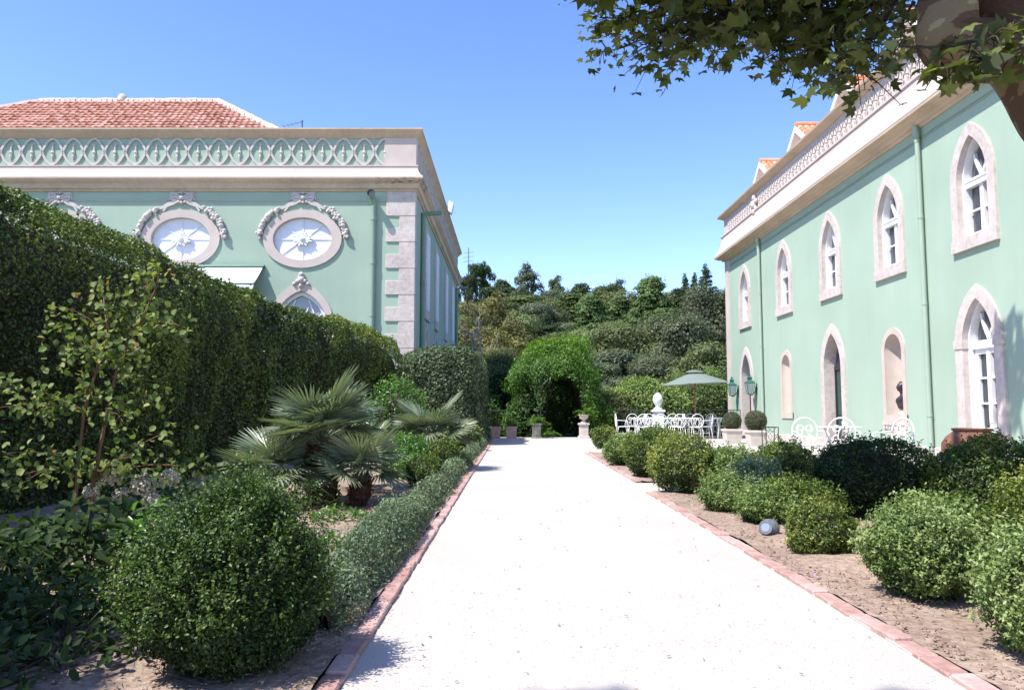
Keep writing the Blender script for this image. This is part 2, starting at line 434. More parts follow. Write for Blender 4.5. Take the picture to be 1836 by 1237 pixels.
def ball_shrub(name, c, r, label, cat, mat, n, leaf, shape='oval', aspect=0.55, lump=0.10, freq=9.0, group=None,
               flat=0.25, loose=0.0, tint_shift=0.0, seed=1, jit=0.75, bias=(0,0,0.35), stems=5, sup=2.15, sprig=0.25, sl=0.10):
    """c: point on the ground, r=(rx,ry,rz) half sizes; the shrub stands on the ground"""
    root = thing(name, c, label, cat, group)
    rx, ry, rz = r
    rz = rz - (sl * 0.32 if sprig else 0) * min(1.0, 0.4 + sprig * 0.6)
    cen = np.array([c[0], c[1], c[2] + rz * (1 - flat * 0.35)])
    L1 = Lumps(freq / rx * 0.42, seed); L2 = Lumps(freq / rx * 1.3, seed + 50)
    d = sphere_dirs(n, -0.88)
    R = np.array([rx, ry, rz])
    base = d / (np.abs(d)**sup).sum(1, keepdims=True)**(1/sup) * R
    k = 1 + lump * L1(base + cen) + lump * 0.6 * L2(base + cen)
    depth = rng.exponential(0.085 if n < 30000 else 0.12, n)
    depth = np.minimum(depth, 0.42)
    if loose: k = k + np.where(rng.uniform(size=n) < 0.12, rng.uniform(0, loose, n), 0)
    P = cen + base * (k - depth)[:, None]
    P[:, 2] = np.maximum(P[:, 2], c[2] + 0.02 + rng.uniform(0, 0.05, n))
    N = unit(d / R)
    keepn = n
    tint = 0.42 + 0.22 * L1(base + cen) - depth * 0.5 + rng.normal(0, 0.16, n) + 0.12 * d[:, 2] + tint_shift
    if sprig:      # short leafy shoots standing out of the clipped surface
        ns = max(8, int(n * sprig / 9))
        pick = rng.choice(np.where(d[:, 2] > -0.35)[0], ns)
        Lq = sl * rng.uniform(0.35, 1.25, ns)
        ax = unit(N[pick] * 0.7 + rng.normal(0, 0.25, (ns, 3)) + np.array([0, 0, 0.75]))
        o0 = cen + base[pick] * (k[pick] * 0.95)[:, None]
        q = np.tile(np.linspace(0.0, 1.0, 9), ns); idx = np.repeat(np.arange(ns), 9)
        side = unit(rng.normal(size=(ns * 9, 3)))
        P2 = o0[idx] + ax[idx] * (q * Lq[idx])[:, None] + side * leaf * 0.25
        N2 = unit(side * 0.55 + ax[idx] * 0.6 + np.array([0, 0, 0.4]))
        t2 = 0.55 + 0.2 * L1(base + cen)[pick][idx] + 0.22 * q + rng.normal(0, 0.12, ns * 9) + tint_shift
        P = np.concatenate([P, P2]); N = np.concatenate([N, N2]); tint = np.concatenate([tint, t2])
    leaves('foliage', P, N * 0.8 + np.array([0, 0, 0.35]), leaf, mat, root, shape, aspect, jit, bias, tint)
    core_mesh('shade_core', cen - np.array([0, 0, rz*0.03]), (rx*0.70, ry*0.70, rz*0.70), M['twig'], root, seed)
    mb = MB()
    for i in range(stems):
        a = rng.uniform(0, 2*PI); q = rng.uniform(0.05, 0.3)
        p0 = (c[0] + math.cos(a)*rx*q*0.5, c[1] + math.sin(a)*ry*q*0.5, c[2] - 0.01)
        p1 = (c[0] + math.cos(a)*rx*q*1.6, c[1] + math.sin(a)*ry*q*1.6, c[2] + rz*0.55)
        mb.tube([p0, p1], [0.012, 0.008], 5)
    mb.build('stem', M['twig'], root)['kind'] = 'stuff'
    return root

LM = {}
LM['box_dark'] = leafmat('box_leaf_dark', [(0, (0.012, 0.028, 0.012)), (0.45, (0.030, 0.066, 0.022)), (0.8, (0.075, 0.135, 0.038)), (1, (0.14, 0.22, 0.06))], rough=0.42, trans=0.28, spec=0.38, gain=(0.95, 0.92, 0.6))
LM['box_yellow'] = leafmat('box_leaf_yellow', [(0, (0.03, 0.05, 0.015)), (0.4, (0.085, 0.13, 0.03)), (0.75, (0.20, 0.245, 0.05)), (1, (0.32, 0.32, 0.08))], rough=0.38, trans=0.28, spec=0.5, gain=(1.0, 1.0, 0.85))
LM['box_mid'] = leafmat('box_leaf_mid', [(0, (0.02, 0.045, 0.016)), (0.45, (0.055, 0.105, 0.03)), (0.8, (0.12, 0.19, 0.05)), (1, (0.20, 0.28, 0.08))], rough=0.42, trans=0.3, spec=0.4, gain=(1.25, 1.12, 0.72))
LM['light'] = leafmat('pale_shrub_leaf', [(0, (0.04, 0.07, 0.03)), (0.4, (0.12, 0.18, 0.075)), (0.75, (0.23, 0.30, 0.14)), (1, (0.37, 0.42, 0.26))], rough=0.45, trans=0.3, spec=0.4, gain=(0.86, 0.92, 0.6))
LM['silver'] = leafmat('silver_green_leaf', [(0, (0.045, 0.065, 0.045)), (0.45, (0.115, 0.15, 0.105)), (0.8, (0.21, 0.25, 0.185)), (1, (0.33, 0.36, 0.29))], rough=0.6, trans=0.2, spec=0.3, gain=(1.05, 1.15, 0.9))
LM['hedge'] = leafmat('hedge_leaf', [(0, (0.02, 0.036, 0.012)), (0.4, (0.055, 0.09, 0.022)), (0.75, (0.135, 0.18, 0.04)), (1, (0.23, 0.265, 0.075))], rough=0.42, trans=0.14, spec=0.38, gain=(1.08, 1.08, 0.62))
LM['ivy'] = leafmat('grey_green_hedge_leaf', [(0, (0.02, 0.035, 0.018)), (0.4, (0.06, 0.095, 0.05)), (0.75, (0.13, 0.175, 0.10)), (1, (0.24, 0.29, 0.19))], rough=0.42, trans=0.25, spec=0.4, gain=(1.4, 1.35, 1.2))
LM['palm'] = leafmat('palm_leaf', [(0, (0.10, 0.135, 0.06)), (0.5, (0.17, 0.205, 0.115)), (1, (0.27, 0.30, 0.20))], rough=0.38, trans=0.22, spec=0.5, gain=(1.0, 1.05, 1.15))
LM['young'] = leafmat('young_tree_leaf', [(0, (0.05, 0.075, 0.03)), (0.45, (0.13, 0.165, 0.07)), (0.8, (0.23, 0.245, 0.12)), (0.93, (0.30, 0.27, 0.13)), (1, (0.26, 0.11, 0.06))], rough=0.55, trans=0.35, spec=0.2, gain=(1.12, 1.22, 0.8))
LM['bright'] = leafmat('bright_broad_leaf', [(0, (0.03, 0.08, 0.02)), (0.5, (0.085, 0.18, 0.04)), (1, (0.17, 0.30, 0.08))], rough=0.35, trans=0.35, spec=0.5, gain=(1.0, 1.05, 0.85))
LM['broad'] = leafmat('dark_broad_leaf', [(0, (0.012, 0.028, 0.014)), (0.5, (0.035, 0.065, 0.03)), (1, (0.08, 0.13, 0.06))], rough=0.55, trans=0.3, spec=0.15, gain=(1.0, 1.0, .7))
LM['plane'] = leafmat('plane_tree_leaf', [(0, (0.03, 0.036, 0.013)), (0.5, (0.06, 0.07, 0.022)), (0.85, (0.11, 0.125, 0.038)), (1, (0.22, 0.20, 0.11))], rough=0.55, trans=0.3, spec=0.3, gain=(1.35, 1.45, 1.2))
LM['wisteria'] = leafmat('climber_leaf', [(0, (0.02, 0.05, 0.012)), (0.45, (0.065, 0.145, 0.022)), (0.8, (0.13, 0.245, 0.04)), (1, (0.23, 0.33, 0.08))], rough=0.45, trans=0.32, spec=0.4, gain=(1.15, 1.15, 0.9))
def treemat(name, a, b, c):
    m = _treemat(name, a, b, c)
    nt = m.node_tree; r = nt.nodes['Color Ramp']; b_ = nt.nodes['Principled BSDF']
    oi = nt.nodes.new('ShaderNodeObjectInfo'); hs = nt.nodes.new('ShaderNodeHueSaturation')
    mr = nt.nodes.new('ShaderNodeMapRange'); mr.inputs[3].default_value = 0.75; mr.inputs[4].default_value = 1.25
    mh = nt.nodes.new('ShaderNodeMapRange'); mh.inputs[3].default_value = 0.485; mh.inputs[4].default_value = 0.515
    nt.links.new(oi.outputs['Random'], mr.inputs[0]); nt.links.new(mr.outputs[0], hs.inputs['Value'])
    nt.links.new(oi.outputs['Random'], mh.inputs[0]); nt.links.new(mh.outputs[0], hs.inputs['Hue'])
    nt.links.new(r.outputs[0], hs.inputs['Color']); nt.links.new(hs.outputs[0], b_.inputs['Base Color'])
    return m
def _treemat(name, a, b, c):
    return leafmat(name, [(0, a), (0.5, b), (1, c)], rough=0.6, trans=0.25, spec=0.15, gain=(1.42, 1.48, 1.2))
LM['t_olive'] = treemat('olive_tree_leaf', (0.05, 0.06, 0.03), (0.10, 0.115, 0.06), (0.17, 0.185, 0.105))
LM['t_grey'] = treemat('greyish_tree_leaf', (0.045, 0.055, 0.04), (0.095, 0.11, 0.08), (0.16, 0.18, 0.135))
LM['t_dark'] = treemat('dark_conifer_leaf', (0.018, 0.032, 0.018), (0.04, 0.062, 0.035), (0.08, 0.11, 0.06))
LM['t_cedar'] = treemat('cedar_leaf', (0.032, 0.048, 0.022), (0.07, 0.095, 0.04), (0.125, 0.155, 0.07))
LM['t_gold'] = treemat('golden_brown_leaf', (0.075, 0.065, 0.034), (0.135, 0.12, 0.055), (0.19, 0.175, 0.08))
LM['t_light'] = treemat('light_tree_leaf', (0.06, 0.085, 0.035), (0.12, 0.16, 0.06), (0.20, 0.245, 0.095))
# ------------------------------------------------------------------ ground
def hill(Y, X=0.0):
    d = np.maximum(Y - 46, 0)
    return -0.05 + 0.0024 * d**2 * 1.0 - 0.0 * X

def grid_mesh(name, xs, ys, zf, mat, kind='structure'):
    X, Y = np.meshgrid(xs, ys)
    Z = zf(X, Y)
    V = np.stack([X.ravel(), Y.ravel(), Z.ravel()], 1)
    nx, ny = len(xs), len(ys)
    i = np.arange((nx-1)*(ny-1)); a = (i // (nx-1)) * nx + i % (nx-1)
    F = np.stack([a, a+1, a+1+nx, a+nx], 1)
    o = np_mesh(name, V, F, mat, smooth=True)
    return tag(o, kind=kind)

def zground(X, Y):
    Lh = Lumps(0.09, 3)
    P = np.stack([X.ravel(), Y.ravel(), 0*X.ravel()], 1)
    far = np.clip((Y - 42) / 20, 0, 1)
    d = np.maximum(Y - 46, 0); d = np.minimum(d, 90)
    z = -0.06 + 0.0024 * d**2 + far * 0.8 * Lh(P).reshape(X.shape)
    return z
g = grid_mesh('ground', np.linspace(-260, 260, 80), np.concatenate([np.linspace(-60, 40, 12), np.linspace(44, 160, 40), np.linspace(180, 900, 10)]), zground, M['ground'])
tag(g, 'woodland floor rising behind the garden into a wooded hillside')

def hill_z(x, y):
    return float(zground(np.array([[x]]), np.array([[y]]))[0, 0])

# pale gravel: one sheet of abutting rectangles
mb = MB()
def sheet(mb, x0, x1, y0, y1, z):
    mb.add([(x0,y0,z),(x1,y0,z),(x1,y1,z),(x0,y1,z)], [(0,1,2,3)])
sheet(mb, -0.62, 1.64, -8, 9.55, 0)
sheet(mb, -0.62, 1.64, 9.55, 10.8, 0)
sheet(mb, 1.64, 4.9, 9.55, 10.8, 0)
sheet(mb, -0.62, 1.72, 10.8, 18.4, 0)
sheet(mb, 4.9, 9.0, -8, 18.4, 0)
sheet(mb, -0.78, 9.0, 18.4, 29.2, 0)
sheet(mb, 9.0, 14.0, 32.3, 40, -0.02)
gp = mb.build('gravel_path', M['gravel'])
tag(gp, 'wide pale gravel drive running straight between the flower beds', kind='structure')

def zbed(amp, seed, z0=0.012):
    L = Lumps(5.0, seed); L2 = Lumps(16.0, seed+1)
    def f(X, Y):
        P = np.stack([X.ravel(), Y.ravel(), 0*X.ravel()], 1)
        return z0 + (np.abs(L(P)) * amp + np.abs(L2(P)) * amp * 0.6).reshape(X.shape)
    return f
b1 = grid_mesh('flower_bed', np.linspace(-5.6, -0.70, 60), np.concatenate([np.linspace(-6, 2, 10), np.linspace(2.1, 9, 100), np.linspace(9.2, 28, 60)]), zbed(0.022, 21), M['soil'])
tag(b1, 'brown soil bed between the tall hedge and the gravel drive')
b2 = grid_mesh('flower_bed', np.linspace(1.72, 4.9, 46), np.concatenate([np.linspace(-6, 1.4, 8), np.linspace(1.5, 9.55, 110)]), zbed(0.022, 23), M['soil'])
tag(b2, 'dry soil bed under clipped shrubs beside the drive')
b3 = grid_mesh('flower_bed', np.linspace(1.80, 4.9, 40), np.linspace(10.8, 18.4, 60), zbed(0.02, 25), M['soil'])
tag(b3, 'soil bed beyond the gravel opening with a row of shrubs')

# loose stones on the drive near the viewer, crumbs of soil in the beds
def pebbles(name, P, s, mat, label):
    n = len(P)
    T = np.array([(1,0,0),(0,1,0),(-1,0,0),(0,-1,0),(0,0,.7),(0,0,-.5)])
    F = np.array([(0,1,4),(1,2,4),(2,3,4),(3,0,4),(1,0,5),(2,1,5),(3,2,5),(0,3,5)])
    a = rng.uniform(0, 2*PI, n); sc_ = rng.uniform(0.6, 1.4, (n, 6, 1))
    ca, sa = np.cos(a)[:, None], np.sin(a)[:, None]
    tx = T[None, :, 0] * rng.uniform(0.7, 1.4, (n, 1)); ty = T[None, :, 1]
    V = np.stack([tx*ca - ty*sa, tx*sa + ty*ca, np.broadcast_to(T[None, :, 2], (n, 6))], 2) * sc_ * s[:, None, None]
    V += P[:, None, :]
    Fa = (F[None] + (np.arange(n)*6)[:, None, None]).reshape(-1, 3)
    return tag(np_mesh(name, V.reshape(-1, 3), Fa, mat), label, None, None, 'stuff')
n = 2000
y = 2.2 + rng.exponential(2.2, n); x = rng.uniform(-0.62, 1.64, n); k = y < 12
pebbles('loose_gravel', np.stack([x, y, np.full(n, 0.001)], 1)[k], rng.uniform(0.0018, 0.0042, n)[k], M['gravel'], 'loose pale stones scattered over the gravel drive')
def crumbs(x0, x1, n, lab):
    y = 1.8 + rng.exponential(2.6, n); x = rng.uniform(x0, x1, n); k = y < 9.4
    pebbles('soil_crumbs', np.stack([x, y, np.full(n, 0.03)], 1)[k], rng.uniform(0.003, 0.012, n)[k], M['soil'], lab)
crumbs(1.74, 4.6, 9000, 'crumbs of dry earth lying on the bed by the house')
crumbs(-4.2, -0.72, 6000, 'crumbs of dry earth lying on the bed by the hedge')

# brick edging, each brick a part
def edging(x, y0, y1, label):
    root = thing('brick_edging', (x, y0, 0), label, 'edging', 'brick edgings along the drive')
    L = 0.215
    proto = MB().bbox(x - 0.044, x + 0.044, y0, y0 + L - 0.008, -0.05, 0.022, 0.006).build('brick', M['brick'], root)
    base = Vector(proto.location)
    nb = int((y1 - y0) / L)
    for i in range(1, nb):
        copy_part(proto, root, base + Vector((rng.normal(0, 0.002), i*L, rng.normal(0, 0.0025))), (rng.normal(0, .014), rng.normal(0, .035), rng.normal(0, .022)))
    mb = MB().box(x - 0.042, x + 0.042, y0, y0 + nb*L, -0.06, 0.008)
    mb.build('mortar_bed', M['mortar'], root)
edging(-0.665, 0.4, 28.5, 'straight row of reddish bricks at the foot of the low silvery hedge')
edging(1.685, 0.4, 9.5, 'row of reddish bricks beside the dry soil in front of the big shrubs')
edging(1.77, 10.85, 18.35, 'row of reddish bricks beyond the gravel opening by the far shrubs')
# ------------------------------------------------------------------ helpers: facades with openings
class Face:
    """a vertical wall plane: u along the wall, z up, d into the wall"""
    def __init__(s, kind, c): s.k = kind; s.c = c
    def P(s, u, z, d=0.0):
        if s.k == 'front': return (u, s.c + d, z)        # faces -Y
        if s.k == 'west': return (s.c + d, u, z)         # faces -X
        if s.k == 'east': return (s.c - d, u, z)         # faces +X

def o_pointed(w, zb, zs, za, n=9):
    h = za - zs; R = (w*w + h*h) / (2*w); c = w - R
    a1 = math.atan2(h, -c)
    pts = [(-w, zb)]
    for i in range(n):
        a = a1 * i / n
        pts.append((-(c + R*math.cos(a)), zs + R*math.sin(a)))
    pts.append((0, za))
    for i in range(n-1, -1, -1):
        a = a1 * i / n
        pts.append((c + R*math.cos(a), zs + R*math.sin(a)))
    pts.append((w, zb))
    return pts
def o_round(w, zb, zs, n=9):
    return [(-w, zb)] + [(-w*math.cos(PI*i/(2*n)), zs + w*math.sin(PI*i/(2*n))) for i in range(2*n + 1)] + [(w, zb)]
def o_rect(w, zb, zt):
    return [(-w, zb), (-w, zt), (0, zt), (w, zt), (w, zb)]
def o_ellipse(a, b, zc, n=40):
    return [(-a*math.cos(2*PI*i/n), zc + b*math.sin(2*PI*i/n)) for i in range(n)]

def zrange(outline, du, closed):
    """bottom and top of an outline at offset du"""
    zs = []
    n = len(outline)
    for i in range(n if closed else n - 1):
        (a, za), (b, zb) = outline[i], outline[(i+1) % n]
        if abs(a - b) < 1e-9:
            if abs(a - du) < 1e-6: zs += [za, zb]
            continue
        t = (du - a) / (b - a)
        if -1e-6 <= t <= 1 + 1e-6: zs.append(za + (zb - za)*t)
    if not closed: zs.append(outline[0][1])
    return min(zs), max(zs)

def wall_with_openings(name, face, u0, u1, z0, z1, ops, mat, parent):
    """ops: (u, outline, closed)"""
    br = {u0, u1}
    for (u, out, cl) in ops:
        for (du, z) in out: br.add(round(u + du, 5))
    br = sorted(b for b in br if u0 - 1e-6 <= b <= u1 + 1e-6)
    mb = MB()
    for a, b in zip(br[:-1], br[1:]):
        if b - a < 1e-5: continue
        m = (a + b)/2
        cuts = []
        for (u, out, cl) in ops:
            w0, w1 = min(p[0] for p in out), max(p[0] for p in out)
            if w0 < m - u < w1:
                e = 1e-4
                ra = zrange(out, min(max(a - u, w0 + e), w1 - e), cl); rb = zrange(out, min(max(b - u, w0 + e), w1 - e), cl)
                cuts.append((ra, rb))
        cuts.sort(key=lambda c: c[0][0] + c[1][0])
        la = lb = z0
        for (ra, rb) in cuts + [((z1, z1), (z1, z1))]:
            if ra[0] - la > 1e-5 or rb[0] - lb > 1e-5:
                mb.add([face.P(a, la), face.P(b, lb), face.P(b, rb[0]), face.P(a, ra[0])], [(0,1,2,3)])
            la, lb = ra[1], rb[1]
    return mb.build(name, mat, parent)

def band(mb, face, u, inner, outer, proud, depth, closed=False, side=0.0):
    """raised surround between two outlines with its reveal going in to 'depth'"""
    n = len(inner); vs = []
    for (p, q) in zip(inner, outer):
        vs += [face.P(u+p[0], p[1], depth), face.P(u+p[0], p[1], -proud), face.P(u+q[0], q[1], -proud), face.P(u+q[0], q[1], side)]
    fs = []
    for i in range(n if closed else n - 1):
        j = (i+1) % n
        for k in range(3):
            fs.append((i*4+k, j*4+k, j*4+k+1, i*4+k+1))
    if not closed:
        fs += [(0,1,2,3), tuple((n-1)*4+k for k in (3,2,1,0))]
    return mb.add(vs, fs)

def fill(mb, face, u, outline, d):
    """a flat panel in the shape of a (convex) outline"""
    return mb.add([face.P(u+p[0], p[1], d) for p in outline], [tuple(range(len(outline)))])

def slab(mb, face, u0, u1, z0, z1, d0, d1):
    P = face.P
    return mb.hexa([P(u0,z0,d0),P(u1,z0,d0),P(u1,z0,d1),P(u0,z0,d1),P(u0,z1,d0),P(u1,z1,d0),P(u1,z1,d1),P(u0,z1,d1)])

def strip(mb, face, u, pts, w, d0, d1, closed=False):
    """a bar of width w along a polyline in the wall plane"""
    n = len(pts); vs = []
    for i in range(n):
        a = pts[i-1] if (i or closed) else pts[i]; b = pts[(i+1) % n] if (i < n-1 or closed) else pts[i]
        t = Vector((b[0]-a[0], b[1]-a[1])); 
        if t.length < 1e-9: t = Vector((0, 1))
        t.normalize(); nx, nz = -t.y*w/2, t.x*w/2
        p = pts[i]
        for (s, d) in ((1, d1), (1, d0), (-1, d0), (-1, d1)):
            vs.append(face.P(u + p[0] + nx*s, p[1] + nz*s, d))
    fs = []
    for i in range(n if closed else n-1):
        j = (i+1) % n
        for k in range(4):
            k2 = (k+1) % 4
            fs.append((i*4+k, i*4+k2, j*4+k2, j*4+k))
    if not closed:
        fs += [(0,1,2,3), tuple((n-1)*4+k for k in (3,2,1,0))]
    return mb.add(vs, fs)

def moulding(name, path, prof, mat, parent, smooth=False, closed=True):
    """sweeps a profile (outward, z) along a plan polyline; outward is to the right of travel"""
    n = len(path); dirs = []
    for i in range(n-1):
        v = Vector(path[i+1]) - Vector(path[i]); dirs.append(v.normalized())
    vs = []; m = len(prof)
    for i in range(n):
        if i == 0: d = dirs[0]; o = Vector((d.y, -d.x))
        elif i == n-1: d = dirs[-1]; o = Vector((d.y, -d.x))
        else:
            a = Vector((dirs[i-1].y, -dirs[i-1].x)); b = Vector((dirs[i].y, -dirs[i].x))
            o = (a + b); o = o / max(o.dot(a), 1e-6)
        for (q, z) in prof:
            vs.append((path[i][0] + o.x*q, path[i][1] + o.y*q, z))
    fs = []
    for i in range(n-1):
        for k in range(m - 1 + (1 if closed else 0)):
            k2 = (k+1) % m
            fs.append((i*m+k, (i+1)*m+k, (i+1)*m+k2, i*m+k2))
    if closed: fs += [tuple(range(m-1, -1, -1)), tuple((n-1)*m + k for k in range(m))]
    return MB().add(vs, fs).build(name, mat, parent, smooth, 35 if smooth else None)

def oval_strap(mb, face, u, zc, a, b, w, d0, d1):
    """one loop of the interlaced frieze: two arches meeting in points at the sides"""
    n = 12
    for s in (1, -1):
        pts = []
        for i in range(n + 1):
            x = -1.08 + 2.16*i/n
            pts.append((x*a, zc + s*b*(np.sign(math.cos(x*PI/2)) * abs(math.cos(x*PI/2))**0.82)))
        strip(mb, face, u, pts, w, d0 - (0.006 if s > 0 else 0), d1)
def drop(mb, face, u, z0, z1, r):
    """hanging husk drop of several beads"""
    zs = [z1, z1-0.10*(z1-z0), z1-0.4*(z1-z0), z1-0.52*(z1-z0), z1-0.62*(z1-z0), z1-0.75*(z1-z0), z0]
    rs = [1.6, 0.75, 1.0, 1.7, 0.8, 1.2, 0.3]
    pts = [face.P(u, z, -0.02) for z in zs]
    mb.tube(pts, [r*k for k in rs], 6)
# ------------------------------------------------------------------ the house with pointed arches beside the drive
XF, YN, YE = 9.0, 2.0, 31.9
west = Face('west', XF)
hv = thing('green_house', (XF, YE, 0), 'pale green house with pointed arch windows, dormers and roof parapet beside the terrace tables', 'house')
UPW = [14.66, 18.02, 21.42, 25.13, 29.40, 11.3, 7.9, 4.6]
up_in = o_pointed(0.49, 4.40, 5.50, 6.38); up_out = o_pointed(0.715, 4.40, 5.50, 6.64)
door_in = o_pointed(0.50, 0.0, 2.28, 3.17); door_out = o_pointed(0.755, 0.0, 2.28, 3.44)
ent_in = o_pointed(0.56, 0.0, 2.2, 3.16); ent_out = o_pointed(0.82, 0.0, 2.2, 3.44)
ni_in = o_round(0.40, 0.90, 2.40); ni_out = o_round(0.55, 0.75, 2.40)
n1_in = o_round(0.36, 0.93, 2.46)
ops = [(u, up_in, False) for u in UPW]
ops += [(14.72, door_in, False), (21.49, ent_in, False), (29.43, ent_in, False), (18.06, ni_in, False), (25.16, n1_in, False), (8.0, door_in, False), (11.3, ni_in, False)]
wall_with_openings('wall', west, YN, YE, -0.1, 7.25, ops, M['mint'], hv)
mb = MB()
mb.add([(XF,YE,-0.1),(20,YE,-0.1),(20,YE,9.0),(XF,YE,9.0)], [(0,1,2,3)])
mb.add([(XF,YN,-0.1),(20,YN,-0.1),(20,YN,9.0),(XF,YN,9.0)], [(0,1,2,3)])
mb.add([(20,YN,-0.1),(20,YE,-0.1),(20,YE,9.0),(20,YN,9.0)], [(0,1,2,3)])
mb.build('end_wall', M['mint'], hv)
mb = MB().add([(10.6,YN,0),(10.6,YE,0),(10.6,YE,8.9),(10.6,YN,8.9)], [(0,1,2,3)]).add([(XF+.02,YN,3.7),(XF+.02,YE,3.7),(10.6,YE,3.7),(10.6,YN,3.7)], [(0,1,2,3)])
mb.add([(XF+.02,YN,0.02),(XF+.02,YE,0.02),(10.6,YE,0.02),(10.6,YN,0.02)], [(0,1,2,3)])
mb.build('interior_wall', M['interior'], hv)
PATH_R = [(20, YE), (XF, YE), (XF, YN), (20, YN)]
moulding('base_course', PATH_R, [(0, -0.1), (0.035, -0.1), (0.035, 0.20), (0.0, 0.225)], M['stone'], hv)
moulding('cornice', PATH_R, [(-0.1, 7.19), (0.035, 7.19), (0.06, 7.23), (0.13, 7.245), (0.155, 7.30), (0.27, 7.325), (0.285, 7.36), (0.385, 7.375), (0.395, 7.435), (-0.1, 7.50)], M['soffit'], hv)
moulding('fascia', PATH_R, [(-0.1, 7.445), (0.40, 7.44), (0.395, 7.49), (0.33, 7.58), (0.24, 7.74), (0.17, 7.95), (0.135, 8.15), (0.13, 8.24), (0.165, 8.25), (0.165, 8.31), (0.04, 8.325), (-0.1, 8.325)], M['trim'], hv, smooth=True)
moulding('parapet_wall', PATH_R, [(0.03, 8.32), (0.03, 9.0), (-0.25, 9.0), (-0.25, 8.32)], M['trim'], hv)
moulding('coping', PATH_R, [(-0.3, 8.985), (0.045, 8.985), (0.09, 9.02), (0.265, 9.11), (0.28, 9.165), (-0.3, 9.20)], M['soffit'], hv)
# twisted baluster frieze on the parapet
wf = Face('west', XF - 0.03)
mb = MB()
oval_strap(mb, wf, 31.2, 8.60, 0.15, 0.235, 0.045, -0.03, 0.01)
drop(mb, wf, 31.2, 8.44, 8.76, 0.028)
b0 = mb.build('baluster_relief', M['ornament'], hv)
l0 = Vector(b0.location)
nb = 0
for i in range(1, 88):
    y = 31.2 - 0.30*i
    if 27.3 < y < 28.0: continue
    if y < 5.5: break
    copy_part(b0, hv, l0 + Vector((0, y - 31.2, 0)))
# stone emblem over the parapet band
mb = MB()
for (du, z, r) in ((0, 8.5, .20), (0, 8.76, .13), (0, 8.25, .15), (.2, 8.6, .12), (-.2, 8.6, .12), (.16, 8.36, .1), (-.16, 8.36, .1), (0, 8.05, .08), (0.02, 7.92, .05)):
    mb.lathe([(0.001, -r), (r*.7, -r*.7), (r, 0), (r*.7, r*.7), (0.001, r)], XF - 0.12, 27.65 + du, z, 10, sx=0.6)
mb.build('stone_emblem', M['stone'], hv, True)
# pilaster at the far corner
MB().box(XF - 0.045, XF + 0.4, YE - 0.42, YE + 0.045, 0.23, 7.19).build('corner_pilaster', M['trim'], hv)

def arch_window(u, parent):
    mb = MB(); band(mb, west, u, up_in, up_out, 0.05, 0.07)
    w = mb.build('window', M['stone'], parent)
    mb = MB(); slab(mb, west, u - 0.73, u + 0.73, 4.15, 4.398, -0.075, 0.30); mb.build('sill', M['stone'], w)
    # white timber frame
    fo = o_pointed(0.488, 4.40, 5.50, 6.378); fi = o_pointed(0.45, 4.46, 5.50, 6.32)
    mb = MB(); band(mb, west, u, fi, fo, -0.07, 0.30, side=0.30)
    slab(mb, west, u - 0.42, u + 0.42, 4.40, 4.50, 0.14, 0.30)
    slab(mb, west, u - 0.44, u + 0.44, 5.42, 5.56, 0.11, 0.30)
    slab(mb, west, u - 0.46, u + 0.46, 5.53, 5.575, 0.095, 0.30)
    slab(mb, west, u - 0.055, u + 0.055, 4.48, 5.44, 0.15, 0.29)
    for s in (-1, 1):
        slab(mb, west, u + s*0.235 - 0.185, u + s*0.235 + 0.185, 4.93, 4.965, 0.17, 0.28)
        arc = [(s*0.40 - s*0.40*(1 - math.cos(a))*1.25, 5.56 + 0.62*math.sin(a)) for a in np.linspace(0.0, 1.15, 8)]
        arc = [(s*(0.0 + 0.22*math.sin(t*1.4)), 5.57 + 0.50*t) for t in np.linspace(0, 1, 8)]
        strip(mb, west, u, arc, 0.055, 0.17, 0.28)
    mb.build('frame', M['white_wood'], w)
    for s in (-1, 1):
        for (z0, z1) in ((4.49, 4.94), (4.95, 5.43)):
            mb = MB(); slab(mb, west, u + s*0.05 if s > 0 else u - 0.41, u + 0.41 if s > 0 else u - 0.05, z0, z1, 0.22, 0.228)
            mb.build('pane', M['glass'], w)
    mb = MB(); fill(mb, west, u, o_pointed(0.40, 5.56, 5.60, 6.24), 0.222); mb.build('pane', M['glass'], w)
    for s in (-1, 1):
        mb = MB(); n = 14; vs = []
        for i in range(n + 1):
            t = i/n; x = s*(0.47 - 0.26*t)
            for (z, k) in ((4.42, 1.0), (4.9, 0.75), (5.5, 1.15), (6.2, 1.2)):
                vs.append(west.P(u + s*0.47 - s*0.26*t*k, z, 0.40 + 0.03*math.sin(t*17)))
        fs = [(i*4+k, i*4+4+k, i*4+5+k, i*4+1+k) for i in range(n) for k in range(3)]
        mb.add(vs, fs); mb.build('curtain', M['curtain'], w, True)
    return w
w0 = arch_window(UPW[0], hv)
for u in UPW[1:]:
    c = copy_tree(w0, hv); c.location = Vector(w0.location) + Vector((0, u - UPW[0], 0))

